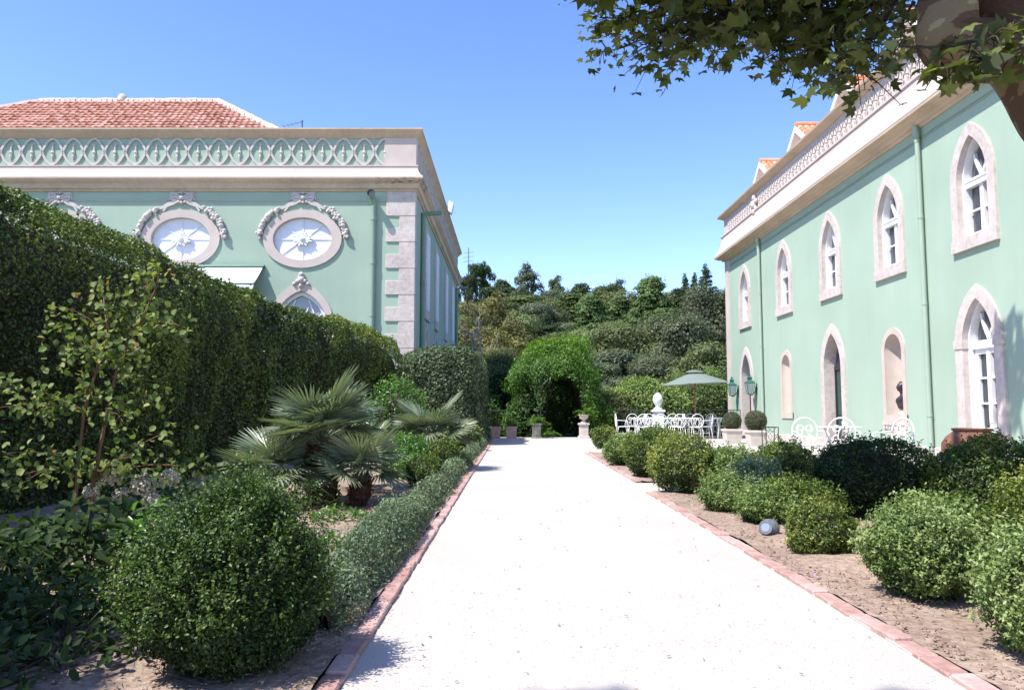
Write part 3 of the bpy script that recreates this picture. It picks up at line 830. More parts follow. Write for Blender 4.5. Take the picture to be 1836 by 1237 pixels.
# glazed garden door
def glazed_door(u, parent):
    mb = MB(); band(mb, west, u, door_in, door_out, 0.05, 0.07)
    for s in (-1, 1): slab(mb, west, u + s*0.63 - 0.15, u + s*0.63 + 0.15, 2.22, 2.40, -0.066, 0.10)
    w = mb.build('glazed_door', M['stone'], parent)
    fo = o_pointed(0.498, 0.0, 2.28, 3.168); fi = o_pointed(0.455, 0.0, 2.28, 3.10)
    mb = MB(); band(mb, west, u, fi, fo, -0.07, 0.30, side=0.30)
    slab(mb, west, u - 0.44, u + 0.44, 2.20, 2.36, 0.11, 0.30)
    slab(mb, west, u - 0.055, u + 0.055, 0.03, 2.21, 0.145, 0.29)
    slab(mb, west, u - 0.42, u + 0.42, 0.03, 0.16, 0.16, 0.29)
    slab(mb, west, u - 0.42, u + 0.42, 2.10, 2.20, 0.16, 0.29)
    for s in (-1, 1):
        slab(mb, west, u + s*0.385 - 0.045, u + s*0.385 + 0.045, 0.03, 2.2, 0.16, 0.29)
        for z in (0.65, 1.14, 1.63):
            slab(mb, west, u + s*0.20 - 0.16, u + s*0.20 + 0.16, z - 0.018, z + 0.018, 0.17, 0.28)
        arc = [(s*(0.0 + 0.21*math.sin(t*1.4)), 2.37 + 0.52*t) for t in np.linspace(0, 1, 8)]
        strip(mb, west, u, arc, 0.05, 0.17, 0.28)
    mb.build('frame', M['white_wood'], w)
    for s in (-1, 1):
        for (z0, z1) in ((0.15, 0.64), (0.66, 1.13), (1.15, 1.62), (1.64, 2.11)):
            mb = MB(); a, b = sorted((u + s*0.05, u + s*0.35)); slab(mb, west, a, b, z0, z1, 0.22, 0.228)
            mb.build('pane', M['glass'], w)
        mb = MB()   # scrolled grille low in each leaf
        for (cy, cz, r) in ((0.13, 0.52, .075), (0.27, 0.52, .06), (0.2, 0.33, .08), (0.13, 0.2, .05), (0.28, 0.2, .05)):
            mb.tube([west.P(u + s*cy + math.cos(a)*r*(1 - a/14), cz + math.sin(a)*r*(1 - a/14), 0.20) for a in np.linspace(0, 8.5, 20)], 0.008, 5)
        mb.build('grille', M['iron_white'], w)
        mb = MB(); n = 14; vs = []
        for i in range(n + 1):
            t = i/n
            for (z, k) in ((0.05, 1.0), (0.8, 0.6), (1.6, 1.2), (2.2, 1.3)):
                vs.append(west.P(u + s*0.48 - s*0.22*t*k, z, 0.42 + 0.03*math.sin(t*17)))
        mb.add(vs, [(i*4+k, i*4+4+k, i*4+5+k, i*4+1+k) for i in range(n) for k in range(3)]); mb.build('curtain', M['curtain'], w, True)
    mb = MB(); fill(mb, west, u, o_pointed(0.41, 2.36, 2.40, 3.02), 0.222); mb.build('pane', M['glass'], w)
    return w
g0 = glazed_door(14.72, hv)
c = copy_tree(g0, hv); c.location = Vector(g0.location) + Vector((0, 8.0 - 14.72, 0))

# entrance arches with deep reveals and dark green leaves standing inside
def entrance(u, parent):
    mb = MB(); band(mb, west, u, ent_in, ent_out, 0.04, 0.34)
    w = mb.build('entrance_arch', M['stone'], parent)
    mb = MB()
    slab(mb, west, u - 0.54, u + 0.54, 2.15, 2.27, 0.25, 0.345)
    slab(mb, west, u - 0.56, u - 0.50, 0.0, 2.15, 0.26, 0.345); slab(mb, west, u + 0.50, u + 0.56, 0.0, 2.15, 0.26, 0.345)
    mb.build('door_frame', M['iron_black'], w)
    for s in (-1, 1):
        mb = MB(); a, b = sorted((u + s*0.01, u + s*0.49))
        slab(mb, west, a, b, 0.02, 2.14, 0.29, 0.335)
        for (z0, z1) in ((0.15, 0.75), (0.9, 2.0)):
            slab(mb, west, a + 0.08, b - 0.08, z0, z1, 0.275, 0.289)
        d = mb.build('door_leaf', M['door_green'], w)
    mb = MB(); fill(mb, west, u, o_pointed(0.54, 2.27, 2.30, 3.12), 0.30); mb.build('pane', M['glass'], w)
    mb = MB(); slab(mb, west, u - 0.8, u + 0.8, -0.05, 0.07, -0.25, 0.26); mb.build('step', M['stone'], w)
    return w
e0 = entrance(21.49, hv)
c = copy_tree(e0, hv); c.location = Vector(e0.location) + Vector((0, 29.43 - 21.49, 0))

# round-headed niches
def niche(u, inn, outl, depth, parent, mat):
    mb = MB()
    n = len(inn)
    oo = o_round(max(p[0] for p in outl), outl[0][1], 2.40 if inn is ni_in else 2.46)
    band(mb, west, u, inn, oo, 0.03, 0.0)
    w = inn[-1][0]; zb = inn[0][1]
    slab(mb, west, u - oo[-1][0], u + oo[-1][0], oo[0][1] - 0.0, zb, -0.034, 0.018)
    o = mb.build('niche', mat, parent)
    # curved back: half cylinder with a rounded head
    mb = MB(); vs = []; m = 13
    rows = 10; zs = inn[1][1]
    zz = [zb + (zs - zb)*i/4 for i in range(5)] + [zs + w*math.sin(PI/2*i/6) for i in range(1, 7)]
    for z in zz:
        ww = w if z <= zs else math.sqrt(max(w*w - (z - zs)**2, 1e-6))
        for k in range(m):
            a = PI*k/(m-1)
            vs.append(west.P(u - ww*math.cos(a), z, depth*math.sin(a)*(ww/w)))
    fs = [(i*m+k, i*m+k+1, (i+1)*m+k+1, (i+1)*m+k) for i in range(len(zz)-1) for k in range(m-1)]
    mb.add(vs, fs)
    mb.add([west.P(u - w*math.cos(PI*k/(m-1)), zb, depth*math.sin(PI*k/(m-1))) for k in range(m)], [tuple(range(m))])
    mb.build('niche_back', mat, o, True, 40)
    return o
M['niche'] = pmat('warm_cream_niche', [(0.3, (0.48, 0.40, 0.34)), (0.7, (0.54, 0.46, 0.40))], scale=3, rough=0.9, bump=0.08)
niche(18.06, ni_in, ni_out, 0.42, hv, M['niche'])
niche(11.3, ni_in, ni_out, 0.42, hv, M['niche'])
niche(25.16, n1_in, o_round(0.52, 0.75, 2.46), 0.26, hv, M['niche'])
# carved bracket with dentils under the statue niche
mb = MB()
slab(mb, west, 18.06 - 0.58, 18.06 + 0.58, 0.66, 0.748, -0.06, 0.02)
for i in range(9):
    slab(mb, west, 18.06 - 0.53 + i*0.125, 18.06 - 0.46 + i*0.125, 0.57, 0.66, -0.05, 0.02)
slab(mb, west, 18.06 - 0.45, 18.06 + 0.45, 0.42, 0.57, -0.02, 0.02)
mb.build('niche_bracket', M['stone'], hv)
# rain pipes
def downpipe(u, parent, r=0.055):
    mb = MB()
    x = XF - r - 0.03
    mb.tube([(x, u, 0.02), (x, u, 7.16)], r, 10)
    for z in (0.9, 3.3, 5.2, 6.9):
        mb.tube([(x, u, z - 0.03), (x, u, z + 0.03)], r*1.16, 10)
    mb.tube([(x, u, 7.0), (x - 0.03, u, 7.1), (x - 0.03, u, 7.23)], r*1.25, 10)
    return mb.build('rain_pipe', M['mint_dark'] if False else M['pipe_pale'], parent, True, 40)
M['pipe_pale'] = pmat('pale_green_pipe_paint', [(0.3, (0.30, 0.385, 0.305)), (0.7, (0.33, 0.415, 0.335))], scale=4, rough=0.55, bump=0.05)
p0 = downpipe(16.46, hv)
copy_part(p0, hv, Vector(p0.location) + Vector((0, 27.4 - 16.46, 0)))
# thin cables clipped along the wall under the cornice
mb = MB()
for z in (6.93, 6.98): mb.tube([(XF - 0.012, y, z + 0.008*math.sin(y*2.1)) for y in np.linspace(5, 31.3, 40)], 0.008, 5)
mb.build('cable', M['pipe_pale'], hv)
# roof deck and tiled slope behind the parapet
mb = MB()
mb.add([(XF+.25,YN,8.7),(XF+.25,YE-.25,8.7),(14.5,YE-5,11.2),(14.5,YN+5,11.2),(20,YE-.25,8.7),(20,YN,8.7)], [(0,1,2,3),(3,2,4,5),(1,4,2),(0,3,5)])
mb.build('roof', M['tile_new'], hv)
# dormers with gabled orange tile roofs
def dormer(u, parent):
    x0, x1 = 9.62, 13.2; hw = 0.60; z0, ze, za = 8.6, 9.74, 10.20
    mb = MB()
    P = [(x0,u-hw,z0),(x1,u-hw,z0),(x1,u+hw,z0),(x0,u+hw,z0),(x0,u-hw,ze),(x1,u-hw,ze),(x1,u+hw,ze),(x0,u+hw,ze),(x0,u,za-.03),(x1,u,za-.03)]
    mb.add(P, [(0,1,5,4),(2,3,7,6),(0,4,8,7,3),(1,2,6,9,5)])
    d = mb.build('dormer', M['stucco_white'], parent)
    # white verge boards and eaves soffit
    xo = x0 - 0.32; ho = hw + 0.15
    sl = (za - ze)/hw; zo = ze - 0.15*sl
    mb = MB()
    for s in (-1, 1):
        a = (u, za); b = (u + s*ho, zo)
        mb.hexa([(xo,a[0],a[1]-.02),(xo,b[0],b[1]-.02),(x1,b[0],b[1]-.02),(x1,a[0],a[1]-.02),(xo,a[0],a[1]+.06),(xo,b[0],b[1]+.06),(x1,b[0],b[1]+.06),(x1,a[0],a[1]+.06)])
        mb.hexa([(xo-.035,a[0],a[1]-.10),(xo-.035,b[0],b[1]-.10),(xo,b[0],b[1]-.10),(xo,a[0],a[1]-.10),(xo-.035,a[0],a[1]+.075),(xo-.035,b[0],b[1]+.075),(xo,b[0],b[1]+.075),(xo,a[0],a[1]+.075)])
    mb.build('verge_board', M['stucco_white'], d)
    fo = o_pointed(0.26, 9.0, 9.4, 9.85)
    wd = Face('west', x0)
    mb = MB(); band(mb, wd, u, o_pointed(0.20, 9.05, 9.4, 9.77), fo, 0.03, 0.02); mb.build('window_frame', M['white_wood'], d)
    mb = MB(); fill(mb, wd, u, o_pointed(0.20, 9.05, 9.4, 9.77), -0.006); mb.build('pane', M['glass'], d)
    # barrel tiles, a row of channels each slope
    L = math.hypot(ho, za - zo); ty = ho/L; tz = (za - zo)/L
    for s in (-1, 1):
        nrow = 4; ncol = 16
        first = None
        for r in range(nrow):
            for cidx in range(ncol):
                x = xo + 0.02 + cidx*0.205
                q0 = r*L/nrow - 0.02; q1 = (r + 1)*L/nrow + 0.05
                if first is None:
                    mb = MB(); vs = []
                    for (q, lift, rr) in ((q0, 0.10, 0.075), (q1, 0.125, 0.10)):
                        for k in range(6):
                            a = PI*k/5
                            hx = -math.cos(a)*rr; hn = math.sin(a)*0.055 + lift
                            vs.append((x + 0.1 + hx, u + s*(q*ty + hn*tz*0.6), za - q*tz + hn*0.75))
                    mb.add(vs, [(k, k+1, k+7, k+6) for k in range(5)] + [(6,7,8,9,10,11)])
                    first = mb.build('roof_tile', M['tile_new'], d, True, 50); fl = Vector(first.location); fx, fq = x, q0
                else:
                    copy_part(first, d, fl + Vector((x - fx, s*(q0 - fq)*ty, -(q0 - fq)*tz)), (rng.normal(0, .02), 0, rng.normal(0, .03)))
    mb = MB()
    for i in range(9):
        x = xo + i*0.40
        mb.tube([(x, u, za + 0.13), (x + 0.43, u, za + 0.15)], [0.10, 0.085], 8)
    mb.build('ridge_tile', M['tile_new'], d, True, 50)
    return d
DORM = [28.15, 24.5, 20.95, 17.35, 13.8, 10.2]
d0 = dormer(DORM[0], hv)
for u in DORM[1:]:
    c = copy_tree(d0, hv); c.location = Vector(d0.location) + Vector((0, u - DORM[0], 0))
# ------------------------------------------------------------------ the larger house behind the hedge
DF, XE, YB = 29.0, -3.75, 52.0
XW = -33.0
front = Face('front', DF); east = Face('east', XE)
ov = thing('green_villa', (XE, DF, 0), 'large pale green villa with oval garland windows and hipped tile roof behind the hedge', 'villa')
OVU = [-8.03, -12.70, -17.40, -22.1, -26.8]
ov_in = o_ellipse(1.13, 0.83, 7.55); ov_out = o_ellipse(1.51, 1.13, 7.55)
ar_in = o_pointed(1.02, 0.8, 4.15, 5.55); ar_out = o_pointed(1.28, 0.8, 4.15, 5.86)
ops = [(u, ov_in, True) for u in OVU] + [(u, ar_in, False) for u in OVU]
wall_with_openings('wall', front, XW, XE, -0.2, 9.5, ops, M['mint'], ov)
SW = [33.3, 37.5, 43.0, 47.6]
sw_up = o_rect(0.55, 5.3, 8.7); sw_lo = o_pointed(0.62, 0.8, 3.4, 4.6)
wall_with_openings('side_wall', east, DF, YB, -0.2, 9.5, [(u, sw_up, False) for u in SW] + [(u, sw_lo, False) for u in SW], M['mint'], ov)
mb = MB()
mb.add([(XE,YB,-0.2),(XW,YB,-0.2),(XW,YB,9.5),(XE,YB,9.5)], [(0,1,2,3)])
mb.add([(XW,DF,-0.2),(XW,YB,-0.2),(XW,YB,9.5),(XW,DF,9.5)], [(0,1,2,3)])
mb.build('back_wall', M['mint'], ov)
mb = MB().add([(XW,DF+1.5,-.1),(XE-1.5,DF+1.5,-.1),(XE-1.5,YB,-.1),(XE-1.5,YB,9.4),(XE-1.5,DF+1.5,9.4),(XW,DF+1.5,9.4)], [(0,1,4,5),(1,2,3,4)])
mb.build('interior_wall', M['interior'], ov)
PATH_L = [(XW, DF), (XE, DF), (XE, YB), (XW, YB)]
moulding('cornice', PATH_L, [(-0.1, 9.40), (0.05, 9.40), (0.07, 9.46), (0.15, 9.50), (0.17, 9.58), (0.20, 9.66), (0.30, 9.74), (0.32, 9.80), (0.35, 9.81), (0.36, 9.865), (-0.1, 9.93)], M['soffit'], ov)
moulding('fascia', PATH_L, [(-0.1, 9.87), (0.355, 9.868), (0.35, 9.90), (0.30, 9.95), (0.21, 10.05), (0.145, 10.19), (0.12, 10.32), (0.12, 10.35), (0.145, 10.355), (0.145, 10.405), (0.05, 10.415), (-0.1, 10.415)], M['trim'], ov, smooth=True)
moulding('parapet_wall', PATH_L, [(0.03, 10.41), (0.03, 11.5), (-0.25, 11.5), (-0.25, 10.41)], M['mint'], ov)
moulding('coping', PATH_L, [(-0.3, 11.485), (0.05, 11.485), (0.08, 11.53), (0.26, 11.74), (0.295, 11.76), (0.30, 11.825), (-0.3, 11.86)], M['soffit'], ov)
moulding('wall_cable', [(XW, DF), (XE + 0.0, DF)], [(0.012, 9.02), (0.03, 9.03), (0.012, 9.05)], M['trim'], ov)
M['lichen'] = stainmat('dark_lichen', (0.05, 0.045, 0.04), 9, 0.5)
moulding('lichen_stain', [(-5.25, DF), (XE, DF), (XE, DF + 1.2)], [(0.203, 9.657), (0.303, 9.737), (0.324, 9.797), (0.354, 9.807), (0.3635, 9.86)], M['lichen'], ov, closed=False)
# corner blocks of the parapet
MB().box(-4.92, XE + 0.055, DF - 0.10, DF + 0.5, 10.42, 11.484).build('parapet_block', M['trim'], ov)
# interlaced ovals with husk drops, one loop each
ff = Face('front', DF - 0.03)
mb = MB(); oval_strap(mb, ff, -19.36, 10.955, 0.40, 0.50, 0.085, -0.055, 0.01); s0 = mb.build('oval_loop', M['ornament'], ov)
mb = MB(); drop(mb, ff, -19.36, 10.62, 11.24, 0.042); h0 = mb.build('husk_drop', M['ornament'], ov)
for i in range(-8, 19):
    x = -19.36 + 0.803*i
    if i == 0 or x > -4.85: continue
    copy_part(s0, ov, Vector(s0.location) + Vector((0.803*i, 0, 0)))
    copy_part(h0, ov, Vector(h0.location) + Vector((0.803*i, 0, 0)))
ef = Face('east', XE + 0.03)
mb = MB(); oval_strap(mb, ef, DF + 1.0, 10.955, 0.40, 0.50, 0.085, -0.055, 0.01); s1 = mb.build('oval_loop', M['ornament'], ov)
for i in range(1, 27):
    copy_part(s1, ov, Vector(s1.location) + Vector((0, 0.803*i, 0)))

def swag(mb, u, s):
    """fruit garland following the oval"""
    r2 = np.random.default_rng(int(1000 + s*7))
    N = 30
    for i in range(N):
        t = i/(N-1)
        a = math.radians(56) * (1 - t) + math.radians(2)*t
        x = u + s*1.66*math.cos(a); z = 7.50 + 1.44*math.sin(a)**0.92
        for k in range(2):
            r = 0.055 + 0.025*math.sin(t*PI) + r2.uniform(-.012, .016)
            xx = x + r2.normal(0, .045); zz = z + r2.normal(0, .045); dd = -0.05 - r2.uniform(0, .07)
            mb.lathe([(0.001, -r), (r*.75, -r*.6), (r, 0), (r*.75, r*.6), (0.001, r)], xx, DF + dd, zz, 6, ph=r2.uniform(0, 1))
def bow(mb, u):
    f = front
    for s in (-1, 1):
        for (sx, sz) in ((0.40, 0.13), (0.36, -0.10)):
            pts = [(s*sx*math.sin(t)*1.0, 9.16 + sz*math.sin(2*t)*0.9 + 0.03*s) for t in np.linspace(0, PI, 14)]
            strip(mb, f, u, [(s*0.44*(1 - math.cos(t))/2*1.0 if False else s*0.42*math.sin(t/2 if t < PI else 0), 9.16 + sz*math.sin(t)) for t in np.linspace(0, PI, 12)], 0.06, -0.075, 0.005)
        strip(mb, f, u, [(s*0.06, 9.10), (s*0.30, 9.02), (s*0.55, 8.90), (s*0.74, 8.76), (s*0.92, 8.72)], 0.10, -0.05, 0.005)
        strip(mb, f, u, [(s*0.08, 9.06), (s*0.32, 8.90), (s*0.56, 8.82), (s*0.70, 8.62)], 0.07, -0.065, 0.005)
        strip(mb, f, u, [(s*0.42, 9.36), (s*0.30, 9.24), (s*0.10, 9.18)], 0.07, -0.055, 0.005)
        strip(mb, f, u, [(s*0.43, 9.37), (s*0.44, 9.18), (s*0.48, 9.04)], 0.05, -0.045, 0.005)
        strip(mb, f, u, [(s*0.40, 9.37), (s*0.22, 9.33), (0, 9.36)], 0.05, -0.048, 0.005)
    for (x, z, r) in ((0, 9.14, .10), (0, 8.96, .07), (-.12, 8.98, .06), (.12, 8.98, .06), (0, 9.33, .06)):
        mb.lathe([(0.001, -r), (r*.75, -r*.6), (r, 0), (r*.75, r*.6), (0.001, r)], u + x, DF - 0.06, z, 8)

def oval_window(u, parent):
    mb = MB(); band(mb, front, u, ov_in, ov_out, 0.06, 0.14, closed=True)
    w = mb.build('oval_window', M['trim'], parent, True, 40)
    mb = MB(); n = 40
    # eight wedge panes around the rosette
    for q in range(8):
        mb = MB()
        a0, a1 = q*PI/4, (q + 1)*PI/4
        arc = [(1.12*math.cos(a), 7.55 + 0.82*math.sin(a)) for a in np.linspace(a0, a1, 7)]
        mb.add([front.P(u, 7.55, 0.10)] + [front.P(u + p[0], p[1], 0.10) for p in arc], [tuple(range(8))])
        mb.build('pane', M['blind'], w)
    for q in range(8):
        a = q*PI/4
        mb = MB(); strip(mb, front, u, [(0.25*math.cos(a), 7.55 + 0.18*math.sin(a)), (1.125*math.cos(a), 7.55 + 0.825*math.sin(a))], 0.035, 0.075, 0.099)
        mb.build('spoke', M['white_wood'], w)
    mb = MB()
    for q in range(16):
        a = q*PI/8; k = 1.0 if q % 2 else 0.8
        pts = [(0.1*math.cos(a), 7.55 + 0.08*math.sin(a)), (0.30*k*math.cos(a), 7.55 + 0.24*k*math.sin(a)), (0.38*k*math.cos(a + .05), 7.55 + 0.29*k*math.sin(a + .05))]
        P3 = [front.P(u + p[0], p[1], 0.03 - 0.02*i) for i, p in enumerate(pts)]
        mb.tube(P3, [0.05, 0.05, 0.025], 6)
    mb.lathe([(0.001, -0.11), (0.10, -0.06), (0.12, 0), (0.10, 0.06), (0.001, 0.11)], u, DF + 0.02, 7.55, 10)
    mb.build('rosette', M['white_wood'], w, True, 50)
    mb = MB(); bow(mb, u); b = mb.build('garland', M['ornament'], w)
    for s in (-1, 1):
        mb = MB(); swag(mb, u, s); mb.build('swag', M['ornament'], w, True)
    return w
q0 = oval_window(OVU[0], ov)
for u in OVU[1:]:
    c = copy_tree(q0, ov); c.location = Vector(q0.location) + Vector((u - OVU[0], 0, 0))

def great_arch(u, parent):
    mb = MB(); band(mb, front, u, ar_in, ar_out, 0.06, 0.18)
    w = mb.build('arch_window', M['trim'], parent)
    mb = MB(); band(mb, front, u, o_pointed(0.90, 0.92, 4.15, 5.38), o_pointed(1.018, 0.8, 4.15, 5.545), -0.10, 0.24, side=0.24)
    slab(mb, front, u - 0.92, u + 0.92, 2.9, 3.02, 0.10, 0.24)
    for s in (-1, 1):
        for k in range(3):
            pts = [(s*(-0.85 + 0.60*k + 0.62*t - 0.12*math.sin(t*3)), 3.0 + 2.2*t) for t in np.linspace(0, 1, 10)]
            pts = [p for p in pts if abs(p[0]) < 0.88 and p[1] < zrange(o_pointed(0.88, 0.92, 4.15, 5.36), min(max(p[0], -.87), .87), False)[1]]
            if len(pts) > 2: strip(mb, front, u, pts, 0.045, 0.155 if s > 0 else 0.163, 0.21)
        slab(mb, front, u + s*0.3 - 0.03, u + s*0.3 + 0.03, 0.9, 2.9, 0.14, 0.22)
    mb.build('frame', M['white_wood'], w)
    mb = MB(); fill(mb, front, u, o_pointed(0.95, 0.9, 4.15, 5.45), 0.20); mb.build('pane', M['glass_grey'], w)
    mb = MB()
    for (x, z, r, k) in ((0, 5.95, .15, 1.1), (0, 6.16, .11, 1.0), (-.13, 5.9, .10, 1), (.13, 5.9, .10, 1), (-.26, 5.80, .08, 1), (.26, 5.80, .08, 1), (0, 5.74, .10, 1.3), (-.08, 6.05, .07, 1), (.08, 6.05, .07, 1)):
        mb.lathe([(0.001, -r*k), (r*.75, -r*.6*k), (r, 0), (r*.75, r*.6*k), (0.001, r*k)], u + x, DF - 0.07, z, 8)
    mb.build('shell_crest', M['stone'], w, True)
    mb = MB()
    for s in (-1, 1):
        mb.box(u + s*1.27 - 0.16, u + s*1.27 + 0.16, DF - 0.085, DF + 0.02, 4.02, 4.34)
        mb.lathe([(0.001, -.12), (.1, -.05), (.12, .03), (.06, .12), (.001, .16)], u + s*1.3, DF - 0.09, 4.3, 8)
    mb.build('impost', M['stone'], w)
    return w
M['glass_grey'] = glassmat('painted_reflection_glass', (0.34, 0.35, 0.38), 0.15)  # pale grey base colour stands in for a reflection on the panes
r0 = great_arch(OVU[0], ov)
for u in OVU[1:]:
    c = copy_tree(r0, ov); c.location = Vector(r0.location) + Vector((u - OVU[0], 0, 0))

# quoins up the corner
zt = 9.399; i = 0
tops = []
z = 7.97
wide = [(9.399, 8.45)] + [(7.97 - 1.02*k, 7.44 - 1.02*k) for k in range(8)]
prev = None
for k, (a, b) in enumerate(wide):
    if prev is not None:
        MB().bbox(-4.32, XE + 0.035, DF - 0.035, DF + 0.34, a + 0.006, prev - 0.006, 0.008).build('quoin', M['stone'], ov)
    MB().bbox(-4.83, XE + 0.045, DF - 0.045, DF + 0.36, max(b, -0.1), a - 0.002, 0.012).build('quoin', M['stone'], ov)
    prev = b
    if b < 0.3: break
# rain pipes
def pipe_front(u):
    mb = MB()
    y = DF - 0.10
    mb.tube([(u, y, 0), (u, y, 8.95), (u - 0.02, y - 0.02, 9.1)], 0.095, 12)
    for z in (2.0, 4.6, 6.6, 8.3): mb.tube([(u, y, z-.05), (u, y, z+.05)], 0.112, 12)
    # hopper elbow that opens towards the drive
    mb.tube([(u - 0.02, y, 8.9), (u - 0.03, y - 0.06, 9.06), (u - 0.04, y - 0.22, 9.18), (u - 0.05, y - 0.42, 9.22)], [0.115, 0.13, 0.12, 0.15], 12, cap=False)
    p = mb.build('rain_pipe', M['pipe_mid'], ov, True, 50)
    mb = MB().lathe([(0.001, 0), (0.125, 0.0), (0.125, 0.001)], 0, 0, 0, 12)
    MB().tube([(u - 0.047, y - 0.36, 9.213), (u - 0.048, y - 0.37, 9.214)], 0.128, 12).build('mouth_shade_disc', M['iron_black'], p)  # black disc paints in the shade inside the open pipe
M['pipe_mid'] = pmat('mid_green_pipe_paint', [(0.3, (0.22, 0.32, 0.245)), (0.7, (0.25, 0.35, 0.275))], scale=4, rough=0.5, bump=0.05)
pipe_front(-5.30)
for y in (31.1, 50.4):
    mb = MB(); x = XE + 0.10
    mb.tube([(x, y, 0), (x, y, 9.1)], 0.09, 10)
    mb.tube([(x, y, 8.95), (x + 0.15, y, 9.08), (x + 0.75, y, 9.1)], [0.10, 0.09, 0.09], 8)
    for z in (3.2, 6.1): mb.tube([(x, y, z-.05), (x, y, z+.05)], 0.11, 10)
    mb.build('rain_pipe', M['mint_dark'], ov, True, 50)
# tall windows of the shaded side
def side_windows(u):
    mb = MB(); band(mb, east, u, sw_up, o_rect(0.78, 5.05, 8.95), 0.06, 0.14); slab(mb, east, u - .8, u + .8, 4.9, 5.3, -.09, .02)
    w = mb.build('tall_window', M['stone'], ov)
    mb = MB()
    for s in (-1, 1):
        slab(mb, east, u + s*0.27 - 0.25, u + s*0.27 + 0.25, 5.32, 8.66, -0.10, -0.06)
        for k in range(12): slab(mb, east, u + s*0.27 - 0.19, u + s*0.27 + 0.19, 5.45 + 0.26*k, 5.63 + 0.26*k, -0.115, -0.10)
    mb.build('shutter', M['blind'], w)
    mb = MB(); band(mb, east, u, sw_lo, o_pointed(0.86, 0.7, 3.4, 4.88), 0.06, 0.16)
    w2 = mb.build('side_arch_window', M['stone'], ov)
    mb = MB(); fill(mb, east, u, o_pointed(0.61, 0.8, 3.4, 4.58), 0.03); mb.build('pane', M['blind'], w2)
    mb = MB(); slab(mb, east, u - .03, u + .03, .8, 3.4, -.02, .028); slab(mb, east, u - .6, u + .6, 3.36, 3.46, -.03, .028)
    mb.build('frame', M['white_wood'], w2)
for u in SW: side_windows(u)
# awning over the garden door between the ovals
aw = thing('awning', (-12.7, DF, 5.5), 'white cloth awning with a straight valance under the middle oval window', 'awning')
mb = MB()
x0, x1 = -15.85, -9.50
N = 10
vs = []
for i in range(N + 1):
    t = i/N; y = DF - 0.06 - 1.0*t; z = 6.46 - 0.80*t - 0.02*math.sin(t*PI)
    vs += [(x0, y, z), (x1, y, z), (x0, y, z - 0.02), (x1, y, z - 0.02)]
fs = []
for i in range(N):
    a, b = i*4, i*4 + 4
    fs += [(a, a+1, b+1, b), (a+2, b+2, b+3, a+3), (a+1, a+3, b+3, b+1), (a, b, b+2, a+2)]
mb.add(vs, fs); mb.build('cloth', M['awning'], aw)
mb = MB(); n = 40; vs = []
for i in range(n + 1):
    x = x0 + (x1 - x0)*i/n
    vs += [(x, DF - 1.065, 5.645), (x, DF - 1.075 - 0.012*math.sin(i*1.7), 5.36)]
mb.add(vs, [(2*i, 2*i+2, 2*i+3, 2*i+1) for i in range(n)]); mb.build('valance', M['awning'], aw)
mb = MB().tube([(x0 - .04, DF - 0.07, 6.47), (x1 + .06, DF - 0.07, 6.47)], 0.075, 8).tube([(x0, DF - 1.06, 5.66), (x1 + .02, DF - 1.06, 5.66)], 0.03, 6)
for x in (x0 + .2, x1 - .02): mb.tube([(x, DF - 0.03, 6.40), (x, DF - 0.55, 6.0), (x, DF - 1.05, 5.65)], 0.022, 6)
mb.build('frame', M['iron_green'], aw)

# hipped roof: bedding slopes, each pan tile of the seen slopes a part
RZ0, RZ1 = 11.55, 17.0
e0x, e0y = -7.7, DF + 2.2           # eaves corner
ridge_y = DF + 2.2 + 7.6
r_x1 = -15.3; r_x0 = -24.6
A = (XW, e0y, RZ0); Bc = (e0x, e0y, RZ0); C1 = (r_x1, ridge_y, RZ1); C0 = (r_x0, ridge_y, RZ1); Dk = (e0x, 2*ridge_y - e0y, RZ0); Ek = (XW, 2*ridge_y - e0y, RZ0)
mb = MB().add([A, Bc, C1, C0, Dk, Ek], [(0,1,2,3), (1,4,2), (4,5,3,2), (5,0,3)])
mb.build('roof_bed', M['mortar'], ov)
fx0 = -24.0
def tile_shape(w, l):
    vs = []
    for (q, lift, rr) in ((0, 0.02, w*0.42), (l, 0.075, w*0.55)):
        for k in range(6):
            a = PI*k/5
            vs.append((-math.cos(a)*rr, -q, math.sin(a)*rr*0.9 + lift))
    return vs, [(k, k+1, k+7, k+6) for k in range(5)] + [(11,10,9,8,7,6)]
slope = math.atan2(RZ1 - RZ0, ridge_y - e0y)
SL = math.hypot(RZ1 - RZ0, ridge_y - e0y)
tv, tf = tile_shape(0.265, 0.56)
me = bpy.data.meshes.new('roof_tile'); me.from_pydata(tv, [], tf); me.polygons.foreach_set('use_smooth', np.ones(len(me.polygons), dtype=bool)); me.update()
me.materials.append(M['tile'])
rows = []
q = 0.0
ntile = 0; rest_v = []; rest_f = []
shown = []
for r in range(20):
    q = 0.30 + r*0.46
    if q > SL: break
    y = ridge_y - q*math.cos(slope); z = RZ1 - q*math.sin(slope)
    f = q/SL
    xmax = r_x1 + (e0x - r_x1)*f - 0.1; xmin = max(r_x0 + (XW - r_x0)*f, -25.5)
    x = xmin
    k = 0
    xs0 = xmax - 0.15
    x = xs0
    while x > xmin:
        shown.append((x, y, z)); x -= 0.40 if False else 0.30
order = sorted(shown, key=lambda p: -p[2] if p[2] > 11.4 else 99)
vis = [p for p in shown if p[2] > 13.6 and p[0] > -24]
vis.sort(key=lambda p: p[2])
part_set = set(vis[:300])
Rot = Matrix.Rotation(slope, 4, 'X')
first = True
